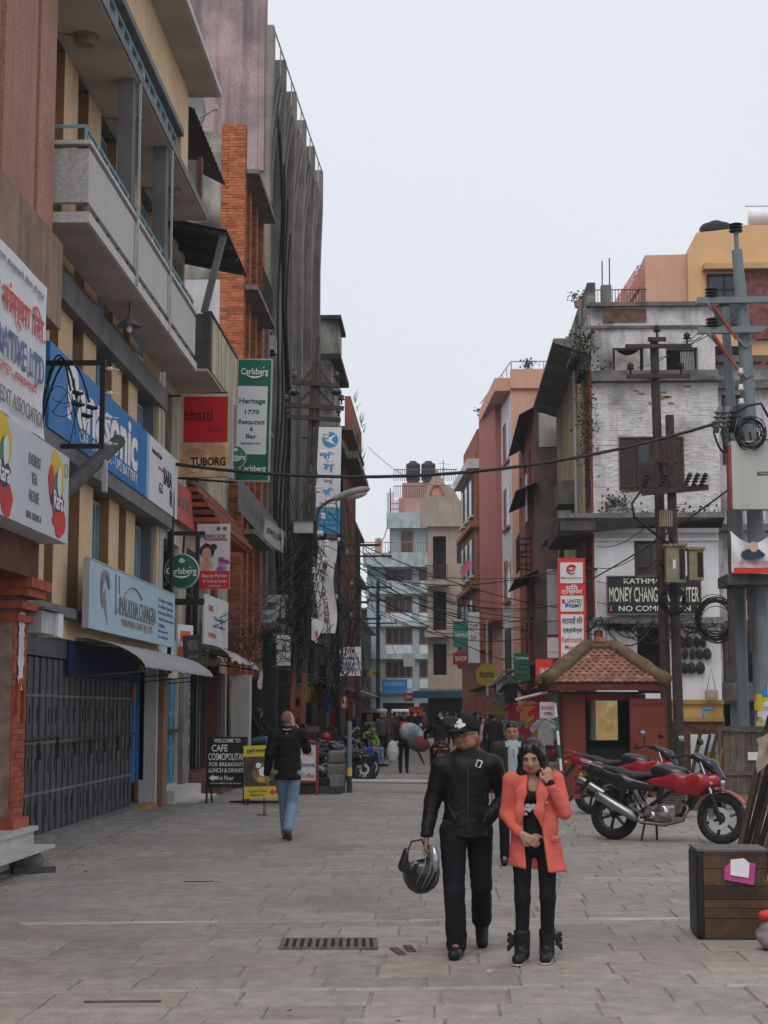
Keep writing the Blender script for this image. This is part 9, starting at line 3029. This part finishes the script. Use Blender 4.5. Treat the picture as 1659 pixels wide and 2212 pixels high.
MB().bar((-.2, .03, .03), (.75, .03, .25), .04).build('holder', OFFW, tb)
rr = random.Random(77)
def garment(label, p, m, rz, sc=1.0, group=None):
    t = thing('hanging_garment', label, 'garment', p, rz, group)
    mb = MB()
    mb.prism([(-.2, 0, 0), (.2, 0, 0), (.2, 0, .42), (.34, 0, .3), (.4, 0, .4), (.22, 0, .6), (.08, 0, .64), (0, 0, .6), (-.08, 0, .64), (-.22, 0, .6), (-.4, 0, .4), (-.34, 0, .3), (-.2, 0, .42)], (0, .05, 0))
    mb.v = [(x * sc, y + .02 * math.sin(x * 20), z * sc) for x, y, z in mb.v]
    mb.build('cloth', m, t)
    MB().tube([(-.18 * sc, .02, .6 * sc), (0, .02, .66 * sc), (.18 * sc, .02, .6 * sc)], .008, 4).tube([(0, .02, .66 * sc), (0, .02, .8 * sc)], .006, 4).build('hanger', RUST, t)
    return t
GC = [('orange', (.55, .16, .06)), ('crimson', (.35, .02, .06)), ('white', (.55, .54, .55)), ('blue', (.02, .08, .35)), ('grey', (.2, .2, .21)), ('black', (.02, .02, .02)), ('red', (.45, .02, .02)), ('pale green', (.25, .4, .33)), ('mustard', (.4, .28, .05)), ('rose', (.5, .2, .25))]
spots = [(1142, 1560, 46, 0, 'orange'), (1146, 1615, 46, 1, 'crimson'), (1158, 1545, 47, 6, 'red'), (1085, 1500, 56, 2, 'white'), (1097, 1500, 55, 4, 'pale grey'), (1090, 1530, 56, 4, 'grey'), (1068, 1600, 58, 3, 'blue'), (1082, 1605, 57, 4, 'dull grey'), (1104, 1520, 54, 5, 'black'), (1110, 1560, 52, 1, 'crimson'), (1060, 1540, 62, 9, 'rose'), (1076, 1545, 60, 8, 'mustard'), (1098, 1590, 54, 7, 'pale green'), (1122, 1600, 50, 4, 'grey'), (1165, 1600, 44, 8, 'mustard'), (1178, 1610, 42, 2, 'white'), (1172, 1575, 43.5, 6, 'red')]
for k, (u, v, Y, ci, cn) in enumerate(spots):
    near = ['before the corner shop left of the kiosk', 'in the middle of the right hand shops', 'among the deeper right hand shops'][0 if Y < 48 else (1 if Y < 57 else 2)]
    garment('%s garment hung %s, %s' % (cn, ['high', 'low'][v > 1570], near), tuple(aY(u, v, Y)), M('cloth ' + cn, tuple(.45 * q for q in GC[ci][1]), .85, .2, 8), rr.uniform(-.5, .3), rr.uniform(.85, 1.1), 'garments hung along the right shops')
for k in range(10):
    u, Y = 700 + k * 9 + rr.uniform(-4, 4), 47 + 3.2 * k
    ci = rr.randrange(10)
    garment('%s garment hung before the left shops, number %s inward' % (GC[ci][0], ['one', 'two', 'three', 'four', 'five', 'six', 'seven', 'eight', 'nine', 'ten'][k]), (-4.2, Y, rr.uniform(1.2, 2.0)), M('cloth ' + GC[ci][0], tuple(.45 * q for q in GC[ci][1]), .85, .2, 8), R(60 + rr.uniform(-20, 20)), 1.0, 'garments hung along the left shops')
for k in range(9):
    side = k % 2
    Y = (52, 50, 62, 56, 72, 64, 80, 70, 92)[k]
    t = thing('goods_stack', 'stack of dark shop goods standing on the %s, near the %s' % (['left', 'right'][side], ['beaded shop window', 'brown awning', 'brick building', 'pale lean to', 'rusty awning', 'red house', 'red microbus', 'black awning', 'low dark block'][k]), 'goods', ((-4.3, 3.9, -4.0, 3.6, -3.8, 3.1, -4.6, 2.9, -4.6)[k], Y, 0), R(rr.uniform(-15, 15)))
    z = 0
    for q in range(4):
        hh = rr.uniform(.18, .4)
        B('carton', M('cloth ' + GC[(k + q * 3) % 10][0], tuple(.45 * q_ for q_ in GC[(k + q * 3) % 10][1]), .85, .2, 8) if q % 2 else WOOD, t, (-.3 + rr.uniform(-.06, .06), .3 + rr.uniform(-.06, .06), -.3, .3, z, z + hh))
        z += hh + .002
# ================================================================== thin winter haze over the square and the lane
hz = MB().box(-60, 60, -8, 190, -1.2, 32)
hm_ = bpy.data.materials.new('haze')
hm_.use_nodes = True
ht_ = hm_.node_tree
ht_.nodes.remove(ht_.nodes['Principled BSDF'])
pvl = ht_.nodes.new('ShaderNodeVolumePrincipled')
pvl.inputs['Color'].default_value = (0.86, 0.89, 0.93, 1)
pvl.inputs['Density'].default_value = 0.0006
pvl.inputs['Anisotropy'].default_value = 0.2
ht_.links.new(pvl.outputs[0], ht_.nodes['Material Output'].inputs['Volume'])
o = hz.build('haze', hm_, kind='stuff')
fit_texts()
